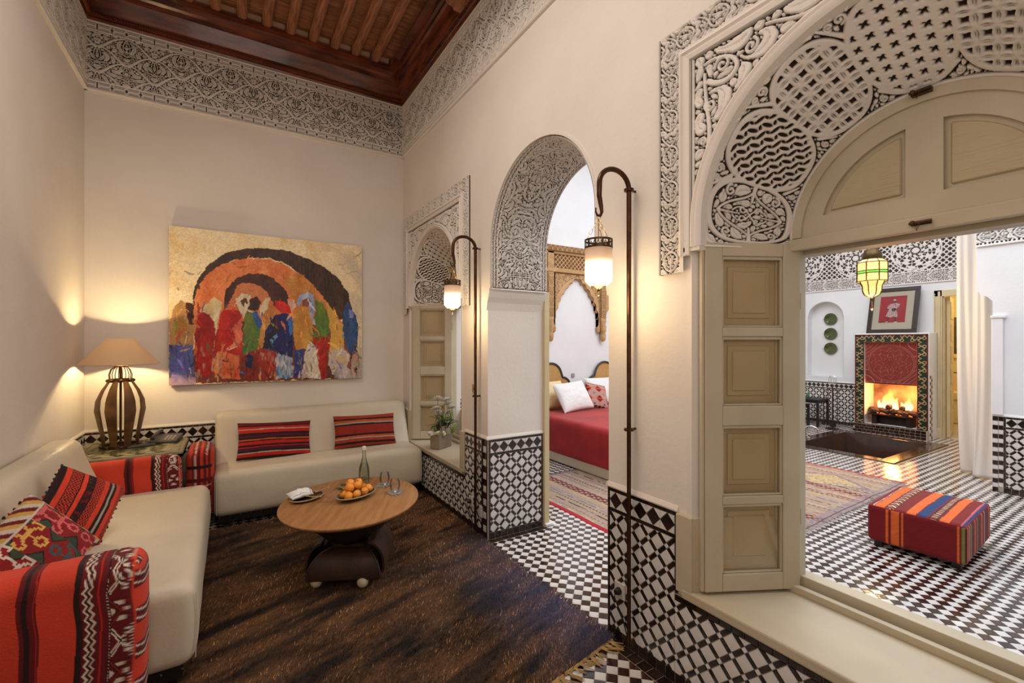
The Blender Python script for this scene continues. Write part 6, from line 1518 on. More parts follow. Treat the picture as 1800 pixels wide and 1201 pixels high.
# ================================================================ the room beyond
# ---- flat-woven kilim
KX0, KX1, KY0, KY1 = 2.60, 6.33, 1.84, 4.30
nx, ny = 390, 245; U, W = np.meshgrid(np.linspace(0, 1, nx), np.linspace(0, 1, ny), indexing='ij')
sk = .16*(1-W)          # slight skew of the long edges
X = KX0+U*(KX1-KX0); Y = KY0+W*(KY1-KY0)+.10*U*(1-W)
BASEK = L3((168, 146, 128)); C = np.tile(BASEK, U.shape+(1,)).astype(float)*(.85+.25*fbm(X*5, Y*5, 2)[..., None])
s_ = X/.115; si = np.floor(s_).astype(int); sf = s_-si; pal = [L3((150, 52, 50)), L3((196, 160, 84)), L3((118, 106, 128)), L3((60, 46, 42)), L3((190, 170, 150)), L3((150, 110, 92))]
for k in range(6):
    m_ = (np.mod(si*5+3, 6) == k) & (sf > .12) & (sf < .3) & (vn(X*40, Y*22, k) > .42); C[m_] = pal[k]
    m_ = (np.mod(si*7+1, 6) == k) & (sf > .55) & (sf < .64) & (np.mod(Y/.05+si*.5, 1) < .62); C[m_] = pal[k]
m_ = (np.mod(si, 4) == 0) & (np.abs(sf-.8) < .10) & (np.abs(np.mod(Y/.045, 1)-.5) < .3*(1-np.abs(sf-.8)/.1)+.08); C[m_] = L3((58, 44, 40))
for xc, yc in ((4.9, 2.9), (4.9, 3.8), (3.6, 3.2), (5.7, 2.5)):
    d = np.abs(X-xc)/.28+np.abs(Y-yc)/.42; C[(d < 1) & (vn(X*60, Y*60, 1) > .45)] = L3((190, 168, 116)); C[np.abs(d-1) < .06] = L3((120, 104, 130))
for a, b, c in ((3.05, 3.15, 0), (4.02, 4.14, 1), (4.30, 4.42, 0), (5.35, 5.45, 0)):
    m_ = (X > a) & (X < b); q = np.mod(np.floor(Y/.03)+np.floor(X/.03), 3); C[m_ & (q == 0)] = L3((58, 40, 38)); C[m_ & (q == 1)] = L3((150, 40, 42)) if c == 0 else L3((190, 150, 90))
ed = np.minimum(Y-(KY0+.1*U), KY1-Y); C[ed < .10] = C[ed < .10]*.5+L3((130, 116, 132))*.5; C[(ed > .03) & (ed < .045)] = L3((50, 40, 44))
C[(X < KX0+.055) | (X > KX1-.055)] = L3((168, 22, 34)); C *= (.82+.3*vn(X*240, Y*60, 5))[..., None]
Z = .006+.004*fbm(X*4, Y*5, 3); Z[(U < .001) | (U > .999) | (W < .001) | (W > .999)] = .001
me = fast_mesh('kilim', np.stack([X+.012*(vn(Y*5, X, 1)-.5), Y+.02*(vn(X*3, Y, 2)-.5), Z], -1).reshape(-1, 3), gridfaces(nx, ny)); vcol(me, C.reshape(-1, 3))
kil = T('kilim_rug', 'faded flat-woven striped kilim with red ends between the bed and the pool', 'rug'); link('woven_field', me, kil, FLAT, True)
m = MB()
for i in range(120): x = KX0+.05+i*.03; y = KY0+.1*i/120; m.tube([(x, y+.01, .006), (x+.004, y-.035, .004)], .0035, 4)
m.build('fringe', pm('grey_fringe', (.35, .30, .28), None, rough=.9), kil)['kind'] = 'stuff'

# ---- striped ottoman
pf = T('ottoman', 'low rectangular ottoman covered in red, orange and blue striped kilim', 'ottoman', (4.185, .975, 0), math.radians(3.5))
def cfP(V):
    x, y, z = V[:, 0]+.39, V[:, 1]+.275, V[:, 2]+.135; f = 1-y/.55+(vn(x*7, y*7, 3)-.5)*.02
    C = np.tile(L3((122, 14, 20)), (len(V), 1)).astype(float)
    OR, MB_, BL, BR = L3((218, 100, 40)), L3((120, 16, 20)), L3((22, 52, 104)), L3((62, 24, 20))
    top = z > .262; front = (~top) & (x < .02); side = (~top) & (y < .02) & ~front
    for a, b, c in ((.07, .082, OFFW*.7), (.09, .19, OR), (.195, .30, BR), (.31, .42, MB_), (.425, .53, OR), (.54, .635, BL), (.65, .73, BR), (.745, .835, OR), (.84, .935, MB_), (.935, .95, PINK), (.95, 1.01, BL)): C[top & (f > a) & (f < b)] = c
    g = np.mod(x/.075+np.abs(f-.2475)*9, 1); m_ = top & (f > .205) & (f < .29); C[m_ & (g < .22)] = OFFW; C[m_ & (g > .45) & (g < .65)] = OR*.8
    g = np.mod(x/.045, 1); m_ = top & (f > .665) & (f < .715); C[m_ & (g < .25)] = OFFW*.9; C[m_ & (g > .5) & (g < .7)] = OR*.8
    for a, b, c in ((.205, .235, OR), (.262, .352, OR), (.372, .395, OR), (.905, .93, OR), (.955, .975, L3((120, 130, 60))), (.982, 1.0, BR)): C[front & (f > a) & (f < b)] = c
    for a, b, c in ((0, .04, OR), (.075, .085, OFFW*.8), (.12, .14, L3((120, 136, 70))), (.17, .20, BR), (.235, .26, OR), (.31, .32, L3((130, 140, 80))), (.37, .40, BR), (.45, .475, OR), (.54, .555, OFFW*.7), (.62, .66, BR), (.70, .72, OR)): C[side & (x > a) & (x < b)] = c
    C *= (.85+.25*vn(x*60+y*30, z*160+y*90, 6))[:, None]; return C
me = soft_box((.39, .275, .135), .03, (150, 125, 30), lambda V: V*np.array([1, 1, 1])+np.stack([0*V[:, 0], 0*V[:, 0], .012*np.cos(V[:, 0]*3.6)*np.cos(V[:, 1]*5)*(V[:, 2] > 0)], -1), cfP, seg=4)
o = link('cushion_block', me, pf, KILIM, True); o.location = (.39, .275, .180)
for x in (.06, .72):
    for y in (.06, .49): m = MB(); m.box((x-.025, y-.025, 0), (x+.025, y+.025, .05)); m.build('leg', BLACKM, pf, bevel=.003)
m = MB(); m.tube([(.02, .01, .305), (.76, .01, .305), (.77, .02, .305), (.77, .53, .305), (.76, .54, .305), (.02, .54, .305), (.01, .53, .305), (.01, .02, .305)], .005, 6, close=True); m.build('piping', pm('red_piping', (.25, .01, .015), None, rough=.8), pf, smooth=True)

# ---- sunken bath
TAD = pm('brown_tadelakt', (.050, .024, .014), (.028, .014, .009), 3, .16, .15, 8, coat=.5)
x0, x1, y0, y1 = POOL; r_ = .17
pool = T('sunken_bath', 'sunken dark brown polished bath in the floor before the fireplace', 'bath', (0, 0, 0))
m = MB()
for a, b in (((x0, y0), (x1, y0+r_)), ((x0, y1-r_), (x1, y1)), ((x0, y0+r_), (x0+r_, y1-r_)), ((x1-r_, y0+r_), (x1, y1-r_))): m.box((a[0], a[1], -.06), (b[0], b[1], .010))
m.build('rim', TAD, pool, bevel=.004)
m = MB(); a, b, c, d = x0+r_, x1-r_, y0+r_, y1-r_; i = .10
V = [(a, c, 0), (b, c, 0), (b, d, 0), (a, d, 0), (a+i, c+i, -.5), (b-i, c+i, -.5), (b-i, d-i, -.5), (a+i, d-i, -.5)]
m.add(V, [(0, 4, 5, 1), (1, 5, 6, 2), (2, 6, 7, 3), (3, 7, 4, 0), (4, 7, 6, 5)]); m.add([(x-.02 if x < 8 else x+.02, y, z-.02) for x, y, z in V], [(0, 1, 5, 4), (1, 2, 6, 5), (2, 3, 7, 6), (3, 0, 4, 7), (4, 5, 6, 7)])
m.build('basin', TAD, pool, fix=False)
m = MB(); k = .02
m.tube([(x0-.012, y0-.012, .006), (x1+.012, y0-.012, .006), (x1+.012, y1, .006), (x0-.012, y1, .006)], .008, 4, close=True); m.build('edge_strip', pm('dark_edge', (.03, .02, .015), None, rough=.3), pool)
fa = T('bath_tap', 'chrome bath tap with curved spout on the left rim of the sunken bath', 'tap', (7.80, 3.69, .012))
m = MB(); m.tube([(0, 0, 0), (0, 0, .16), (.01, -.03, .20), (.03, -.09, .21), (.05, -.14, .19), (.055, -.16, .16)], .014, 10); m.build('spout', CHROME, fa, smooth=True)
m = MB(); m.lathe([(.03, 0), (.03, .01), (.016, .02), (.016, .05), (.024, .06), (.02, .075), (0, .08)], (-.11, 0, 0), 14); m.tube([(-.14, 0, .06), (-.08, 0, .06)], .006, 8); m.build('handle', CHROME, fa, smooth=True); m = MB(); m.lathe([(.03, 0), (.03, .01), (.016, .02), (.016, .05), (.024, .06), (.02, .075), (0, .08)], (.12, 0, 0), 14); m.build('handle', CHROME, fa, smooth=True)

# ---- fireplace
FX, FY0, FY1 = 9.38, 2.627, 3.616; OY0, OY1 = 2.765, 3.478
fp = T('fireplace', 'white chimney breast with green patterned tile surround and red carved panel', 'fireplace', (0, 0, 0))
m = MB(); m.box((FX, FY0-.012, 0), (XE, OY0, 1.705)); m.box((FX, OY1, 0), (XE, FY1, 1.705)); m.box((FX, OY0, 1.54), (XE, OY1, 1.705)); m.box((FX+.03, OY0, 0), (XE, OY1, .15)); m.box((FX+.06, OY0, .86), (XE, OY1, 1.54))
m.build('chimney_breast', PLASTER_W, fp, bevel=.006)
SOOT = pm('fire_plaster', (.52, .36, .25), (.10, .06, .045), 2.5, .85); m = MB(); m.box((XE-.03, OY0, .15), (XE-.002, OY1, .90)); m.build('fireback', SOOT, fp)
GREENR = stucco_mat('green_tan_tile', (.42, .27, .13), (.36, .22, .10), (.010, .030, .014)); GREENR.node_tree.nodes['Principled BSDF'].inputs['Roughness'].default_value = .25
TRIMR = pm('oxblood_glaze', (.16, .018, .012), (.10, .010, .008), 12, .2, rnd=.3)
def swirl(u, v, p=.13):
    a, b = (np.mod(u/p, 1)-.5), (np.mod(v/p, 1)-.5); s = np.where(np.mod(np.floor(v/p)+np.floor(u/p), 2) < 1, 1, -1)
    f1 = np.abs(a*s-.30*np.sin(2*PI*b))-.075; f2 = np.abs(np.hypot(a-.28*s, b-.02)-.17)-.045; f3 = np.abs(np.hypot(a+.28*s, b+.02)-.17)-.045; f4 = np.hypot(a, b)-.09
    return np.minimum.reduce([f1, f2, f3, f4])*p
def fstrip(y0, y1, z0, z1, vert=True):
    c = .0055; nu, nv = int((y1-y0)/c)+1, int((z1-z0)/c)+1; y = np.linspace(y0, y1, nu); z = np.linspace(z0, z1, nv); Yg, Zg = np.meshgrid(y, z, indexing='ij')
    F = swirl(Yg-y0, Zg-z0) if vert else swirl(Zg-z0, Yg-y0); relief('tile_surround', np.stack([np.full(Yg.shape, FX-.003), Yg, Zg], -1)[::-1], np.array([-1., 0, 0]), F[::-1], .003, c, fp, GREENR)
fstrip(FY0+.018, OY0-.004, .12, 1.665); fstrip(OY1+.004, FY1-.018, .12, 1.665); fstrip(OY0-.004, OY1+.004, 1.555, 1.665, False)
m = MB()
for a, b, c, d in ((FY0, FY0+.018, .10, 1.68), (FY1-.018, FY1, .10, 1.68), (FY0, FY1, 1.665, 1.683), (OY0-.014, OY0, .12, 1.55), (OY1, OY1+.014, .12, 1.55), (OY0-.014, OY1+.014, 1.54, 1.554), (FY0, OY0, .10, .12), (OY1, FY1, .10, .12)): m.box((FX-.010, a, c), (FX, b, d))
m.build('red_trim', TRIMR, fp, bevel=.002, seg=1)['kind'] = 'stuff'
REDP = stucco_mat('red_etched_plaster', (.24, .030, .020), (.19, .022, .015), (.44, .20, .15))
c = .0042; nu, nv = int((OY1-OY0)/c)+1, int(.68/c)+1; y = np.linspace(OY0, OY1, nu); z = np.linspace(.86, 1.54, nv); Yg, Zg = np.meshgrid(y, z, indexing='ij'); a, b = Yg-(OY0+OY1)/2, Zg-1.20; r = np.hypot(a, b/.96); th = np.arctan2(b, a)
ln_ = np.minimum.reduce([np.abs(r-.325), np.abs(r-.305), np.abs(r-.24-.03*np.cos(12*th)), np.abs(r-.17-.04*np.cos(8*th)), np.abs(r-.08-.03*np.cos(8*th+.4)), np.abs(r-.13+.03*np.cos(16*th)), np.where(r > .33, np.abs(np.mod((a*b)*40+r*6, 1)-.5)*.05, 9), np.abs(np.abs(a)-.345), np.abs(np.abs(b)-.328)])
relief('red_panel', np.stack([np.full(Yg.shape, FX+.035), Yg, Zg], -1)[::-1], np.array([-1., 0, 0]), (.0022-ln_)[::-1], .003, c, fp, REDP)
m = MB(); m.box((FX+.034, OY0, .845), (FX+.06, OY1, .862)); m.build('panel_edge', TRIMR, fp)
t = []
for k, (z0, z1) in enumerate(((.005, .050), (.052, .098), (.100, .146))): t += row(-3.62+(.03 if k % 2 else 0), -2.63, z0, z1, .068, 'base_tile')
m = MB(); m.box((9.30, FY0-.01, 0), (FX, FY1, .148)); m.build('hearth_step', GROUT, fp)
place_tiles(fp, t, (9.299, 0, 0), (0, -1, 0), (0, 0, 1), minpx=5)
place_tiles(fp, row(9.305, 9.40, -3.6, -2.64, .05, 'base_tile') and [([(9.30+q[0]-9.30, q[1]) for q in P], k) for P, k in [z for i in range(14) for z in row(9.302, 9.378, FY0+i*.07, FY0+i*.07+.068, .08, 'base_tile')]], (0, 0, .149), (1, 0, 0), (0, 1, 0), minpx=5)
t = colm(FX+.02, FX+.07, .01, 1.02, .05, ['corner_white_tile', 'corner_tile'])+colm(FX+.075, FX+.125, .01, 1.02, .05, ['corner_tile', 'corner_white_tile']); place_tiles(fp, t, (0, FY0-.013, 0), (1, 0, 0), (0, 0, 1), minpx=4)
gr = T('fire_grate', 'black iron box grate holding the burning logs', 'grate', (9.52, 3.12, .151)); DI = pm('black_iron', (.02, .014, .012), (.04, .02, .015), 12, .5, metal=.5)
m = MB(); m.box((-.10, -.27, 0), (.12, -.20, .15)); m.box((-.10, .20, 0), (.12, .27, .15)); m.box((.0, -.2, 0), (.12, .2, .15)); m.add([(x, y, z) for x, y, z in ((-.13, -.34, .17), (.14, -.34, .17), (.14, .34, .17), (-.13, .34, .17), (-.10, -.27, .15), (.12, -.27, .15), (.12, .27, .15), (-.10, .27, .15))], [(0, 1, 2, 3), (7, 6, 5, 4), (0, 4, 5, 1), (1, 5, 6, 2), (2, 6, 7, 3), (3, 7, 4, 0)]); m.build('grate_box', DI, gr, bevel=.004)
BARK = pm('charred_bark', (.10, .055, .03), (.02, .012, .01), 9, .9, .9, 22)
EMB = pm('glowing_ember', (.3, .06, .02), (.05, .01, .01), 8, .9, emis=(1, .22, .04), estr=1.2)
r_ = random.Random(12)
logs = [(.0, .26, .05, .055, .20, 'thick pale log at the left end of the fire', 0), (-.03, .12, .06, .045, .18, 'split log left of the middle, lower', 1), (-.02, -.02, .055, .05, .2, 'log lying in the middle of the fire', 0), (-.05, .02, .05, .035, .15, 'small chunk at the front of the fire', 0), (.0, -.17, .05, .05, .18, 'cracked log right of the middle', 1), (-.04, -.28, .05, .045, .15, 'log at the right end of the fire', 0), (.03, .06, .13, .045, .22, 'forked log stacked on top of the fire', 1), (.03, -.12, .125, .04, .18, 'top log on the right of the fire', 0), (-.05, -.12, .045, .03, .12, 'little front chunk by the right log', 1)]
for x, y, z, r, L_, lb, e in logs:
    m = MB(); P = []; n = 5; a = r_.uniform(0, 2); el_ = r_.uniform(-.25, .25)
    for i in range(n): f = i/(n-1)-.5; P.append((math.cos(a)*L_*f+r_.uniform(-.008, .008), math.sin(a)*L_*f+r_.uniform(-.008, .008), el_*L_*f))
    m.tube(P, [r*q*r_.uniform(.85, 1.1) for q in (.75, 1, 1.05, 1, .7)], 9)
    m.V = [(vx_+r_.uniform(-1, 1)*r*.12, vy_+r_.uniform(-1, 1)*r*.12, vz_+r_.uniform(-1, 1)*r*.12) for vx_, vy_, vz_ in m.V]
    o = m.build('firewood_log', BARK); o.location = (9.52+x, 3.12+y, .323+z); tag(o, lb, 'log', 'logs burning in the fireplace')
m = MB(); 
for i in range(40): m.ball((r_.uniform(-.09, .09), r_.uniform(-.28, .28), r_.uniform(0, .012)), r_.uniform(.008, .018), 6, .7)
o = m.build('embers', EMB); o.location = (9.53, 3.12, .333); tag(o, 'glowing embers on the grate under the logs', 'embers', kind='stuff')
# flames
fm = bpy.data.materials.new('flame_light'); fm.use_nodes = True; nt = fm.node_tree; N = nt.nodes; Lk = nt.links; N.remove(N['Principled BSDF'])
tc = N.new('ShaderNodeTexCoord'); sp = N.new('ShaderNodeSeparateXYZ'); Lk.new(tc.outputs['Object'], sp.inputs[0]); mr = N.new('ShaderNodeMapRange'); mr.inputs[1].default_value = 0; mr.inputs[2].default_value = .36; Lk.new(sp.outputs['Z'], mr.inputs[0])
cr_ = N.new('ShaderNodeValToRGB'); e = cr_.color_ramp.elements; e[0].color = (1, .80, .35, 1); e[1].color = (1, .18, .02, 1); q = cr_.color_ramp.elements.new(.45); q.color = (1, .50, .10, 1); Lk.new(mr.outputs[0], cr_.inputs[0])
em = N.new('ShaderNodeEmission'); Lk.new(cr_.outputs[0], em.inputs[0]); em.inputs[1].default_value = 3.2
tr = N.new('ShaderNodeBsdfTransparent'); lw = N.new('ShaderNodeLayerWeight'); lw.inputs[0].default_value = .5; mx = N.new('ShaderNodeMixShader')
ml = N.new('ShaderNodeMath'); ml.operation = 'MULTIPLY_ADD'; ml.inputs[1].default_value = .85; ml.inputs[2].default_value = .12; Lk.new(lw.outputs['Facing'], ml.inputs[0]); ad = N.new('ShaderNodeMath'); ad.operation = 'MULTIPLY_ADD'; ad.inputs[1].default_value = .45; ad.use_clamp = True
Lk.new(mr.outputs[0], ad.inputs[0]); Lk.new(ml.outputs[0], ad.inputs[2]); Lk.new(ad.outputs[0], mx.inputs[0]); Lk.new(em.outputs[0], mx.inputs[1]); Lk.new(tr.outputs[0], mx.inputs[2]); Lk.new(mx.outputs[0], N['Material Output'].inputs[0])
m = MB()
for y, h_, r0, ph in ((.12, .25, .05, 0), (.07, .36, .055, 1), (.03, .28, .045, 2), (-.03, .2, .04, 3), (-.17, .22, .04, 4), (-.21, .15, .03, 5), (.2, .14, .035, 6), (-.1, .13, .03, 1.5)):
    P = []; R_ = []
    for i in range(11): f = i/10; P.append((.02+.015*math.sin(f*5+ph), y+.03*f*math.sin(f*4+ph*2), .0+h_*f)); R_.append(r0*(math.sin(PI*min(.999, .22+.78*f))**.9)*(1+.12*math.sin(9*f+ph))+.0008)
    m.tube(P, R_, 10)
o = m.build('fire_flames', fm, smooth='all'); o.location = (9.55, 3.12, .42); tag(o, 'orange flames licking up from the logs in the fireplace', 'fire', kind='stuff')
light('POINT', 'fire_glow', (9.50, 3.12, .66), 26, (1.0, .34, .08), rad=.10)

# ---- framed print on the mantel
pr = T('framed_picture', 'dark framed red print of a robed figure leaning on the mantel', 'picture', (9.50, 3.155, 1.706)); pr.rotation_euler = (0, math.radians(14), math.radians(-1.5))
FRM = pm('dark_wood_frame', (.020, .011, .007), (.035, .018, .010), 6, .35, stretch=(1, 1, 8)); hw, hh = .345, .80
m = MB()
for a, b in (((-hw, 0), (hw, .065)), ((-hw, hh-.065), (hw, hh)), ((-hw, .065), (-hw+.065, hh-.065)), ((hw-.065, .065), (hw, hh-.065))): m.box((-.012, a[0], a[1]), (.018, b[0], b[1]))
m.build('frame', FRM, pr, bevel=.004)
n1_, n2_ = 170, 220; y = np.linspace(-hw+.06, hw-.06, n1_); z = np.linspace(.06, hh-.06, n2_); Yg, Zg = np.meshgrid(y, z, indexing='ij'); u_ = -Yg; C = np.tile(np.array([.56, .50, .38]), Yg.shape+(1,))
ins = (np.abs(u_+.005) < .185) & (Zg > .185) & (Zg < .655); C[ins] = L3((168, 20, 34)); C[ins] *= (.85+.3*fbm(u_*20, Zg*20, 2))[ins][:, None]
SX, SY = u_*1000, 700-Zg*1000
def pp(P, c): m_ = inpoly(P); C[m_] = np.array(c)
pp([(-95, 400), (-55, 290), (-60, 230), (-30, 180), (45, 170), (70, 215), (45, 290), (75, 400), (60, 425), (20, 405), (-20, 425), (-60, 410)], (.62, .42, .40)); pp([(-80, 230), (-35, 175), (-35, 230), (-80, 280)], (.55, .38, .36)); pp([(40, 175), (90, 190), (80, 240), (45, 260)], (.60, .50, .46))
pp([(-20, 285), (-10, 260), (40, 260), (50, 290), (20, 320), (-10, 315)], (.03, .02, .02)); pp([(-5, 110), (30, 108), (34, 150), (10, 168), (-8, 150)], (.06, .03, .02)); pp([(-8, 120), (10, 95), (34, 118), (30, 128), (-8, 130)], (.6, .55, .5))
pp([(-60, 420), (-40, 420), (-50, 480), (-80, 500), (-75, 485)], (.05, .03, .03)); pp([(30, 420), (52, 420), (62, 490), (40, 495)], (.05, .03, .03)); pp([(-100, 505), (-60, 488), (-55, 505)], (.7, .66, .6)); pp([(30, 505), (70, 495), (75, 510), (35, 515)], (.7, .66, .6))
pp([(-110, 270), (-80, 262), (-60, 285), (-75, 292)], (.05, .03, .03)); pp([(-170, 495), (-110, 480), (-108, 492), (-168, 512)], (.02, .015, .02)); pp([(-60, 90), (20, 60), (22, 66), (-58, 98)], (.05, .03, .03))
m_ = ins & (vn(u_*160, Zg*90, 3) > .72) & (np.abs(u_) < .08) & (Zg > .29) & (Zg < .52); C[m_] = np.array([.32, .16, .15])
me = fast_mesh('print', np.stack([np.full(Yg.shape, .006), Yg, Zg], -1)[::-1].reshape(-1, 3), gridfaces(n1_, n2_)); vcol(me, C[::-1].reshape(-1, 3)); link('printed_sheet', me, pr, pm('print_paper', (1, 1, 1), None, rough=.5, attr='Col'))
m = MB(); m.box((.0, -hw+.06, .06), (.0015, hw-.06, hh-.06)); m.build('glass', glass_mat('picture_glass', (.97, .97, .97), .6, .03), pr)
m = MB(); m.box((.012, -hw+.02, .02), (.017, hw-.02, hh-.02)); m.build('backing', FRM, pr)

# ---- plates in the niche
PG = pm('green_glazed_plate', (.075, .095, .015), (.035, .055, .008), 16, .15, .3, 40, coat=.5)
for z, lb in ((2.00, 'green glazed plate, highest of three in the wall niche'), (1.715, 'green glazed plate, middle one in the wall niche'), (1.43, 'green glazed plate, lowest of three in the wall niche')):
    t = T('wall_plate', lb, 'plate', (XE+.168, 4.235, z)); m = MB(); m.T = Matrix.Rotation(-PI/2, 4, 'Y')
    m.lathe([(0, .012), (.05, .012), (.065, .02), (.112, .032), (.115, .028), (.07, .010), (.05, 0), (0, 0)], n=32); m.build('dish_body', PG, t, smooth=True)
    m = MB()
    for k in range(2): m.tube([(-.036, (k*2-1)*.115, -.01), (-.036, (k*2-1)*.135, 0), (-.036, (k*2-1)*.115, .01)], .003, 5)
    m.T = Matrix.Rotation(-PI/2, 4, 'Y')
    for r in (.03, .055, .09): m.tube([(r*math.cos(a), r*math.sin(a), .0125+max(0, r-.06)*.4) for a in [i*PI/14 for i in range(28)]], .002, 4, close=True)
    m.build('incised_ring', pm('yellow_green', (.22, .22, .04), None, rough=.3), t)['kind'] = 'stuff'

# ---- nested black side tables, tools, bottle
def side_table(x, y, w_, d_, h_, lb):
    t = T('side_table', lb, 'table', (x, y, 0), 0, None)
    m = MB(); m.box((-w_/2, -d_/2, h_-.025), (w_/2, d_/2, h_)); m.build('table_top', BLACKM, t, bevel=.004)
    m = MB(); m.box((-w_/2+.02, -d_/2+.02, h_-.07), (w_/2-.02, d_/2-.02, h_-.026)); m.build('apron', BLACKM, t)
    for a in (-1, 1):
        for b in (-1, 1):
            m = MB(); m.prism([(a*(w_/2-.02)-.018, b*(d_/2-.02)-.018), (a*(w_/2-.02)+.018, b*(d_/2-.02)-.018), (a*(w_/2-.02)+.018, b*(d_/2-.02)+.018), (a*(w_/2-.02)-.018, b*(d_/2-.02)+.018)], 0, h_-.03); m.build('leg', BLACKM, t, bevel=.003)
    return t
side_table(9.33, 4.33, .42, .48, .50, 'taller black side table under the plate niche carrying a small bottle'); side_table(8.93, 4.42, .34, .40, .42, 'shorter black side table in front of the taller one')
m = MB(); m.lathe([(0, 0), (.022, 0), (.024, .01), (.024, .07), (.010, .09), (.009, .11), (0, .11)], n=14); o = m.build('small_bottle', pm('green_bottle', (.05, .16, .08), None, rough=.15), smooth=True); o.location = (9.33, 4.36, .502); tag(o, 'small green bottle on the taller black side table', 'bottle')
ft = T('fire_tool_stand', 'black wrought-iron fire tool stand with looped top beside the fireplace', 'fire tools', (9.12, 3.86, 0)); DI2 = DI
m = MB(); m.lathe([(.10, 0), (.11, .01), (.06, .03), (.012, .04)], n=18); m.tube([(0, 0, .03), (0, 0, .80)], .010, 8); m.tube([(-.06, -.12, .70), (-.06, .12, .70)], .006, 6); m.tube([(-.06, 0, .70), (0, 0, .70)], .006, 6); m.build('stand', DI, ft, smooth=True)
m = MB()
for k in (-1, 0, 1): m.tube([(0, k*.022+.05*math.cos(a)*.8, .88+.075*math.sin(a)) for a in [i*PI/8 for i in range(16)]], .004, 5, close=True)
m.build('looped_finial', CHROME, ft)
for y, lb in ((-.11, 'poker'), (-.04, 'shovel'), (.04, 'tongs'), (.11, 'brush')):
    m = MB(); m.tube([(-.07, y, .72), (-.075, y, .14)], .006, 6)
    if lb == 'shovel': m.box((-.10, y-.045, .06), (-.07, y+.045, .18))
    elif lb == 'brush': m.lathe([(.02, .08), (.03, .10), (.022, .17), (.008, .19)], (-.075, y, 0), 10)
    elif lb == 'tongs': m.tube([(-.07, y+.02, .45), (-.075, y+.03, .12)], .005, 6)
    else: m.tube([(-.075, y, .14), (-.075, y-.03, .12)], .005, 6)
    m.build(lb, DI, ft)

# ---- door and bathroom
m = MB()
for a, b in ((DY1, DY1+.10), (DY0-.10, DY0)): m.box((XE-.035, a, 0), (XE, b, DZ+.06))
m.box((XE-.035, DY0-.10, DZ-.04), (XE, DY1+.10, DZ+.06)); m.box((XE-.05, DY1+.02, 0), (XE-.034, DY1+.05, DZ+.04)); m.box((XE, DY1-.02, 0), (XE+.10, DY1, DZ)); m.box((XE, DY0, 0), (XE+.10, DY0+.02, DZ)); m.box((XE-.055, DY1+.005, 0), (XE-.02, DY1+.11, .17))
m.build('door_casing', CREAM_Y, wall_east, bevel=.004)
m = MB()
for i in range(70): z = .18+i*.031; m.box((XE-.046, DY1+.082, z), (XE-.030, DY1+.096, z+.017))
m.build('beaded_edge', CREAM_Y, wall_east)['kind'] = 'stuff'
dr = T('door_1', 'cream panelled door standing open into the bathroom', 'door', (XE+.085, DY1-.045, .01), math.atan2(.150, .76), kind='structure')
m = MB(); m.box((0, -.02, 0), (.76, .02, 2.28)); m.build('door_slab', CREAM_Y, dr, bevel=.004)
for i in range(6):
    m = MB(); m.box((.10, -.028, .12+i*.36), (.66, -.019, .40+i*.36)); m.build('panel', CREAM_Y, dr, bevel=.006)
m = MB(); m.tube([(.70, -.02, 1.02), (.70, -.06, 1.02), (.60, -.07, 1.02)], .008, 8); m.build('handle', BLACKM, dr, smooth=True)
BW = pm('bath_plaster', (.80, .68, .42), (.74, .62, .38), 2, .6); m = MB(); m.box((12.2, .4, 0), (12.4, 3.4, 3.0)); m.box((XE+.1, 3.2, 0), (12.3, 3.4, 3.0)); m.box((XE+.1, .4, 0), (12.3, .6, 3.0)); m.box((XE+.1, .4, 3.0), (12.4, 3.4, 3.1)); bw = S('wall_bathroom', m, BW, 'warm yellow plastered walls of the bathroom behind the open door')
m = MB()
for a, b in (((2.58, 1.24), (2.65, 2.12)), ((3.02, 1.24), (3.09, 2.12)), ((2.65, 1.24), (3.02, 1.32)), ((2.65, 2.04), (3.02, 2.12))): m.box((12.15, a[0], a[1]), (12.2, b[0], b[1]))
win3 = T('wall_mirror', 'cream framed dark mirror on the bathroom wall', 'mirror', (0, 0, 0)); m.build('frame', BW, win3, bevel=.004); m = MB(); m.box((12.17, 2.65, 1.32), (12.19, 3.02, 2.04)); m.build('glass', pm('dim_mirror', (.06, .055, .05), (.12, .10, .08), 7, .12), win3)
bn = MB(); bn.box((11.7, 2.3, .45), (12.19, 3.15, .60)); bn.box((11.72, 2.32, 0), (12.18, 3.13, .451)); o = bn.build('bath_bench', BW, bevel=.02); tag(o, 'low plastered bench in the bathroom', 'bench')
light('POINT', 'bathroom_lamp', (11.0, 2.0, 2.6), 45, (1.0, .78, .40), rad=.12)

# ---- curtain
n1_, n2_ = 110, 60; u = np.linspace(0, 1, n1_); v = np.linspace(0, 1, n2_); U, W = np.meshgrid(u, v, indexing='ij')
Y = 1.50+.30*U-(.02*(1-W))+.03*np.sin(W*3)*(1-U)*0; X = 7.30+.016*np.sin(U*26)*(.5+.5*W)+.02*np.sin(U*11+W*3)-.10*(1-W)**6*np.sin(U*5+.5); Y = Y+.05*(1-W)**5*np.sin(U*6)
Z = .02+4.80*W**1.2; V = np.stack([X, Y, Z], -1)
me = fast_mesh('curtain', V.reshape(-1, 3), gridfaces(n1_, n2_)); CU = bpy.data.materials.new('white_voile'); CU.use_nodes = True; nt = CU.node_tree; b = nt.nodes['Principled BSDF']; b.inputs['Base Color'].default_value = (.88, .87, .86, 1); b.inputs['Roughness'].default_value = .9
tr = nt.nodes.new('ShaderNodeBsdfTranslucent'); tr.inputs[0].default_value = (.92, .88, .84, 1); mx = nt.nodes.new('ShaderNodeMixShader'); mx.inputs[0].default_value = .5
nt.links.new(b.outputs[0], mx.inputs[1]); nt.links.new(tr.outputs[0], mx.inputs[2]); nt.links.new(mx.outputs[0], nt.nodes['Material Output'].inputs[0])
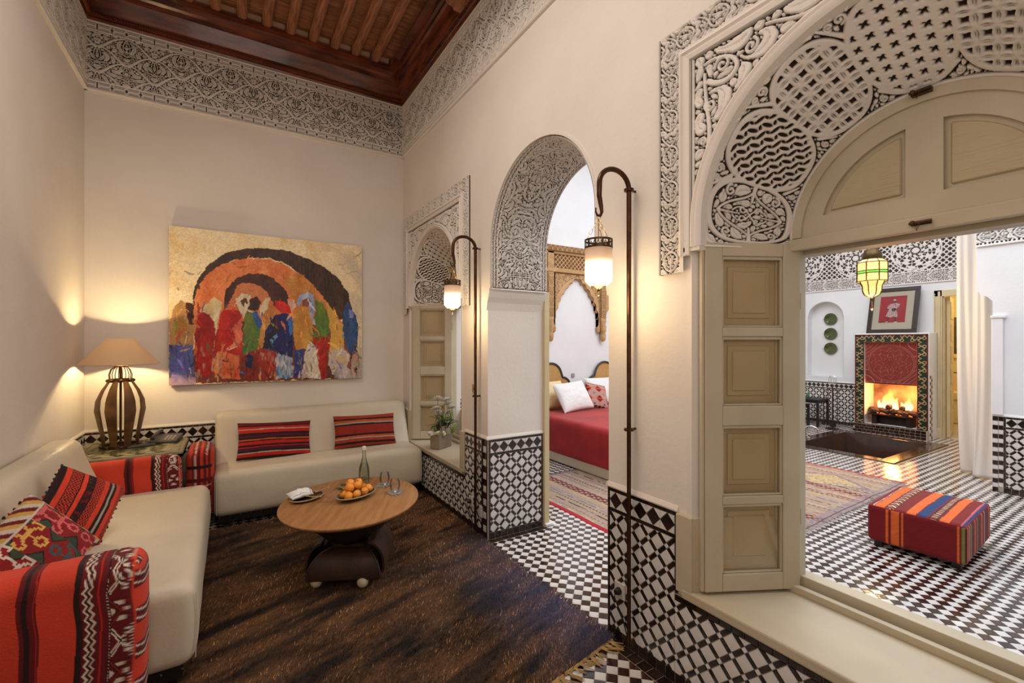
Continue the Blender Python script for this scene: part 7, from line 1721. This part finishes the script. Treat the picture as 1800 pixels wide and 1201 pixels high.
cu = T('curtain', 'long white voile curtain hanging beside the white pillar', 'curtain', (0, 0, 0)); o = link('fabric', me, cu, CU, True); md = o.modifiers.new('thick', 'SOLIDIFY'); md.thickness = .002
m = MB(); m.tube([(7.30, 1.2, 4.84), (7.30, 2.0, 4.84)], .012, 8); m.tube([(7.30, 1.3, 4.84), (7.17, 1.3, 4.84)], .010, 8); m.build('rod', BLACKM, cu)

# ---- hanging lantern of the far room
hl = T('moroccan_lantern', 'tiered brass lantern with amber and green glass hanging over the pool', 'lantern', (6.60, 2.37, 2.17))
AMB = pm('lit_amber_glass', (.8, .5, .2), (.9, .7, .3), 30, .3, emis=(1, .56, .16), estr=.95); GRG = pm('lit_green_glass', (.1, .5, .05), None, rough=.3, emis=(.18, .8, .05), estr=.9); LB = pm('dark_lantern_brass', (.05, .03, .015), (.10, .06, .02), 20, .35, metal=.8)
tiers = [(.155, .12, .33), (.125, .335, .375), (.10, .06, .115)]
m = MB(); m.lathe([(.03, -.07), (.075, -.045), (.095, .0), (.10, .058)], n=8, cap=False); m.build('lower_glass', AMB, hl); m = MB(); m.lathe([(.10, .06), (.125, .115)], n=8, cap=False); m.build('amber_collar', AMB, hl); m = MB(); m.lathe([(.15, .345), (.10, .38)], n=8, cap=False); m.build('amber_collar', AMB, hl)
for k in range(8):
    a0, a1 = 2*PI*k/8+.06, 2*PI*(k+1)/8-.06; P = lambda a, z, r: (r*math.cos(a), r*math.sin(a), z)
    for z0, z1, mt, nm in ((.12, .205, AMB, 'amber_pane'), (.215, .235, GRG, 'green_pane'), (.245, .335, AMB, 'amber_pane')):
        m = MB(); m.add([P(a0, z0, .152), P(a1, z0, .152), P(a1, z1, .152), P(a0, z1, .152), P(a0, z0, .148), P(a1, z0, .148), P(a1, z1, .148), P(a0, z1, .148)], [(0, 1, 2, 3), (7, 6, 5, 4), (0, 4, 5, 1), (1, 5, 6, 2), (2, 6, 7, 3), (3, 7, 4, 0)]); m.build(nm, mt, hl)
m = MB()
for z in (.117, .21, .24, .34): m.tube([(.156*math.cos(a), .156*math.sin(a), z) for a in [k*PI/4 for k in range(8)]], .005, 4, close=True)
for k in range(8):
    a = k*PI/4; m.tube([(.157*math.cos(a), .157*math.sin(a), .117), (.157*math.cos(a), .157*math.sin(a), .34)], .006, 4); m.tube([(.157*math.cos(a), .157*math.sin(a), .34), (.10*math.cos(a), .10*math.sin(a), .385)], .005, 4)
    m.tube([(.127*math.cos(a), .127*math.sin(a), .117), (.10*math.cos(a), .10*math.sin(a), .058), (.098*math.cos(a), .098*math.sin(a), 0), (.078*math.cos(a), .078*math.sin(a), -.045), (.03*math.cos(a), .03*math.sin(a), -.075)], .006, 4)
m.build('cage', LB, hl)
m = MB(); m.lathe([(.10, .38), (.105, .39), (.095, .46), (.06, .50), (.03, .56), (.015, .60), (0, .60)], n=16); m.tube([(0, 0, .60), (0, 0, 2.76)], .006, 6); m.lathe([(.0, -.14), (.008, -.13), (.016, -.105), (.010, -.09), (.02, -.08), (.0, -.07)], n=8); m.build('crown_and_rod', LB, hl, smooth=True)
m = MB(); m.tube([(0, 0, -.14), (0, 0, -.19)], .003, 5); m.lathe([(0, -.24), (.014, -.215), (0, -.185)], n=8); m.build('pendant_drop', pm('copper_drop', (.25, .08, .03), None, rough=.5), hl)
light('POINT', 'lantern_light', (6.60, 2.37, 1.86), 38, (1.0, .68, .32), rad=.08)

# ---- bed
bed = T('bed', 'wide bed with red velvet cover on a cream base beyond the doorway', 'bed', (0, 0, 0))
m = MB(); m.box((3.585, 3.50, .012), (5.52, 5.50, .13)); m.build('base', pm('cream_base', (.62, .54, .42), None, rough=.7), bed, bevel=.01)
VEL = pm('red_velvet', (.42, .010, .010), (.30, .004, .006), 3.5, .75, .3, 40, sheen=.15)
def fbd(V): q = V.copy(); q[:, 2] += .012*(fbm(V[:, 0]*3, V[:, 1]*3, 4)-.5)*(V[:, 2] > 0); q[:, 0] += .010*(vn(V[:, 1]*7, V[:, 2]*2, 3)-.5)*(V[:, 2] < .15); return q
me = soft_box((.995, 1.03, .235), .07, (60, 60, 14), fbd); o = link('bedspread', me, bed, VEL, True); o.location = (4.555, 4.50, .345)
RAT = pm('rattan', (.56, .33, .12), (.46, .25, .08), 14, .6, .6, 60, stretch=(6, 1, 1)); GREY = pm('charcoal_rim', (.05, .045, .042), None, rough=.6)
for cx_, lb in ((4.15, 'left'), (5.24, 'right')):
    def tref(e):
        P = []
        for i in range(9): a = PI*i/8*.5; P.append((cx_+.22+(.15+e)*math.cos(a), .86+(.15+e)*math.sin(a)))
        for i in range(1, 16): a = .12+(PI-.24)*i/16; P.append((cx_+(.20+e)*math.cos(a), 1.03+(.20+e)*math.sin(a)))
        for i in range(9): a = PI*.5+PI*i/8*.5; P.append((cx_-.22+(.15+e)*math.cos(a), .86+(.15+e)*math.sin(a)))
        return [(cx_+.37+e, .35)]+P+[(cx_-.37-e, .35)]
    m = MB(); m.prism(tref(0), 5.545, 5.575, 'y'); h = m.build('headboard_panel', RAT, bed)
    m = MB(); A = tref(.0); B = tref(-.034)
    path = [((p[0], 5.54, p[1]), (1, 0, 0), (0, 0, 1)) for p in A]; m.tube([(p[0], 5.545, p[1]) for p in A], .018, 8); m.build('headboard_rim', GREY, bed, smooth=True)
LIN = pm('white_cotton', (.80, .79, .78), (.76, .75, .74), 5, .85, .2, 60); LINY = pm('yellow_lit_cotton', (.80, .62, .36), (.76, .56, .30), 5, .85)  # second cotton tinted yellow: warm light painted into its colour
cushion('pillow', 'pillow painted as yellow-lit at the left edge of the bed, behind the white one', .62, .42, .17, (3.93, 5.30, .785), (1.15, 0, .1), None, 50, 'pillow', mat=LINY)
cushion('pillow', 'large white pillow propped in front on the red bed', .60, .44, .18, (4.16, 5.03, .785), (1.02, -.05, .12), None, 50, 'pillow', mat=LIN)
cushion('pillow', 'white pillow behind the patterned cushion on the bed', .60, .44, .17, (5.00, 5.33, .79), (1.15, 0, -.05), None, 50, 'pillow', mat=LIN)
def cf_bed(u, v, w_, h_):
    C = np.tile(L3((130, 12, 18)), u.shape+(1,)).astype(float); p = w_/2; a, b = np.mod(u/p, 1), np.mod(v/(h_*.42)+.2, 1); d = np.abs(a-.5)+np.abs(b-.5)
    k = np.mod(d*7, 1) < .42; C[k & (d < .62)] = OFFW; C[d < .10] = TEAL*.6; C[np.abs(np.mod(v/(h_*.42)+.2, 1)) < .07] = np.array(ORANGE)
    e = (v < .02) | (v > h_-.02); q = np.mod(u/.025, 3).astype(int); C[e] = np.array([ORANGE, DARK, GREENK])[q][e]; return C*weave_noise(u, v)
cushion('kilim_cushion', 'small red cushion with white stepped diamonds on the bed', .38, .38, .12, (4.63, 5.06, .755), (1.12, .22, -.05), cf_bed, 80)
m = MB(); m.box((4.83, 4.60, .578), (4.90, 4.64, .584)); m.T = Matrix.Identity(4); o = m.build('folded_note', LIN, bevel=.001); o.location = (-.30, -.25, .016); tag(o, 'small white folded card lying on the red bedspread', 'card')
s_ = MB(); s_.box((4.585, 5.585, 1.0), (4.645, 5.6, 1.06)); o = s_.build('wall_socket', pm('grey_plate', (.3, .29, .28), None, rough=.4), bevel=.003); tag(o, 'small grey socket on the wall between the two headboards', 'socket')

# ---- carved wooden arch panel above the bed
wa = T('carved_arch_panel', 'old carved wooden arch panel with scalloped opening on the wall above the bed', 'wall panel', (0, 0, 0)); Yw = 5.598
cxa = 4.67
def rel_wall(name, x0, x1, z0, z1, ff, y, dep=.014, cell=.009, mask=None):
    nu, nv = max(3, int((x1-x0)/cell)+1), max(3, int((z1-z0)/cell)+1); x = np.linspace(x0, x1, nu); z = np.linspace(z0, z1, nv); Xg, Zg = np.meshgrid(x, z, indexing='ij'); F = ff(Xg, Zg); mk = None
    if mask is not None: kp = mask(Xg, Zg); mk = kp[:-1, :-1] & kp[1:, 1:] & kp[:-1, 1:] & kp[1:, :-1]
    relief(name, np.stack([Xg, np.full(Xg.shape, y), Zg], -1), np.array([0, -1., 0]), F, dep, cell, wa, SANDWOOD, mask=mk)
m = MB()
for z0, z1, d in ((2.94, 3.03, .10), (2.90, 2.94, .075), (2.62, 2.66, .085), (2.66, 2.69, .06)): m.box((4.02, Yw-d, z0), (5.34, Yw, z1))
m.box((4.02, Yw-.045, 2.66), (5.34, Yw, 2.93)); SW = pm('sand_wood', (.55, .34, .16), (.42, .24, .10), 12, .75, .7, 35)
m.build('cornice_beam', SW, wa, bevel=.008)
dia = lambda X, Z: np.minimum(np.abs(np.mod((X+Z)/.075, 1)-.5), np.abs(np.mod((X-Z)/.075, 1)-.5))*.075-.010
rel_wall('diaper_band', 4.22, 5.14, 2.69, 2.90, dia, Yw-.047)
zz = lambda X, Z: np.where(np.mod(X/.03+.5*(Z > 2.985), 1) < .5, .008, -.008); rel_wall('beaded_cornice', 4.02, 5.34, 2.945, 3.025, zz, Yw-.101, .01)
for s in (-1, 1):
    xc = cxa+s*.535; m = MB(); m.box((xc-.055, Yw-.075, 1.90), (xc+.055, Yw, 2.93)); m.lathe([(.0, 1.56), (.03, 1.57), (.045, 1.60), (.050, 1.66), (.040, 1.70), (.052, 1.73), (.055, 1.80), (.042, 1.84), (.052, 1.88), (.05, 1.90)], (xc, Yw-.055, 0), 16); m.build('column', SW, wa, smooth=True)
    rel_wall('column_carving', xc-.05, xc+.05, 1.95, 2.60, lambda X, Z: bc.sample(BF, (X-xc)*.9, np.mod(Z, .16)), Yw-.077, .008, .006)
def arch_outline():
    P = []; n = 7
    left = [(-.43, 1.80), (-.42, 1.93), (-.38, 2.06), (-.33, 2.18), (-.26, 2.29), (-.18, 2.39), (-.09, 2.47), (0, 2.54)]
    for (a, b), (c, d) in zip(left[:-1], left[1:]):
        for i in range(6):
            t_ = i/6; x, z = a+(c-a)*t_, b+(d-b)*t_; l = math.hypot(c-a, d-b); k = -.030*math.sin(PI*t_); P.append((x+k*(d-b)/l, z-k*(c-a)/l))
    P.append(left[-1]); return [(cxa+x, z) for x, z in P]
AO = arch_outline(); AR = [(2*cxa-x, z) for x, z in AO[::-1]][1:]; full = AO+AR
m = MB()
for (a, b) in zip(full[:-1], full[1:]):
    if abs(a[0]-b[0]) < 1e-5: continue
    m.prism([a, b, (b[0], 2.63), (a[0], 2.63)], Yw-.040, Yw, 'y')
for s in (-1, 1): xa, xb = cxa+s*.43, cxa+s*.485; m.box((xa, Yw-.04, 1.80), (xb, Yw, 2.63)); m.lathe([(0, 1.70), (.03, 1.72), (.035, 1.78), (.028, 1.80)], (cxa+s*.45, Yw-.03, 0), 12)
m.build('scalloped_spandrel', SW, wa)
AP = np.array(full)
def opening(X, Z): return Z > np.interp(X, AP[:, 0], AP[:, 1])+.012
rel_wall('spandrel_carving', cxa-.44, cxa+.44, 1.95, 2.61, lambda X, Z: np.minimum(spc.sample(SF, np.abs(X-cxa)*1.2+.1, np.clip((Z-1.95)*1.1+.05, 0, .79)), 1), Yw-.042, .014, .007, opening)
for s in (-1, 1):
    m = MB(); m.prism([(cxa+s*.59, 2.62), (cxa+s*.63, 2.55), (cxa+s*.70, 2.42), (cxa+s*.69, 2.30), (cxa+s*.74, 2.22), (cxa+s*.70, 2.10), (cxa+s*.62, 2.02), (cxa+s*.59, 1.98)], Yw-.03, Yw, 'y'); m.build('side_scroll', SW, wa, bevel=.006)

socket('wall_socket', 'white socket on the pillar dado beside the curtain', 'socket', 1.02, .30, .045, .040, wallx=6.75)
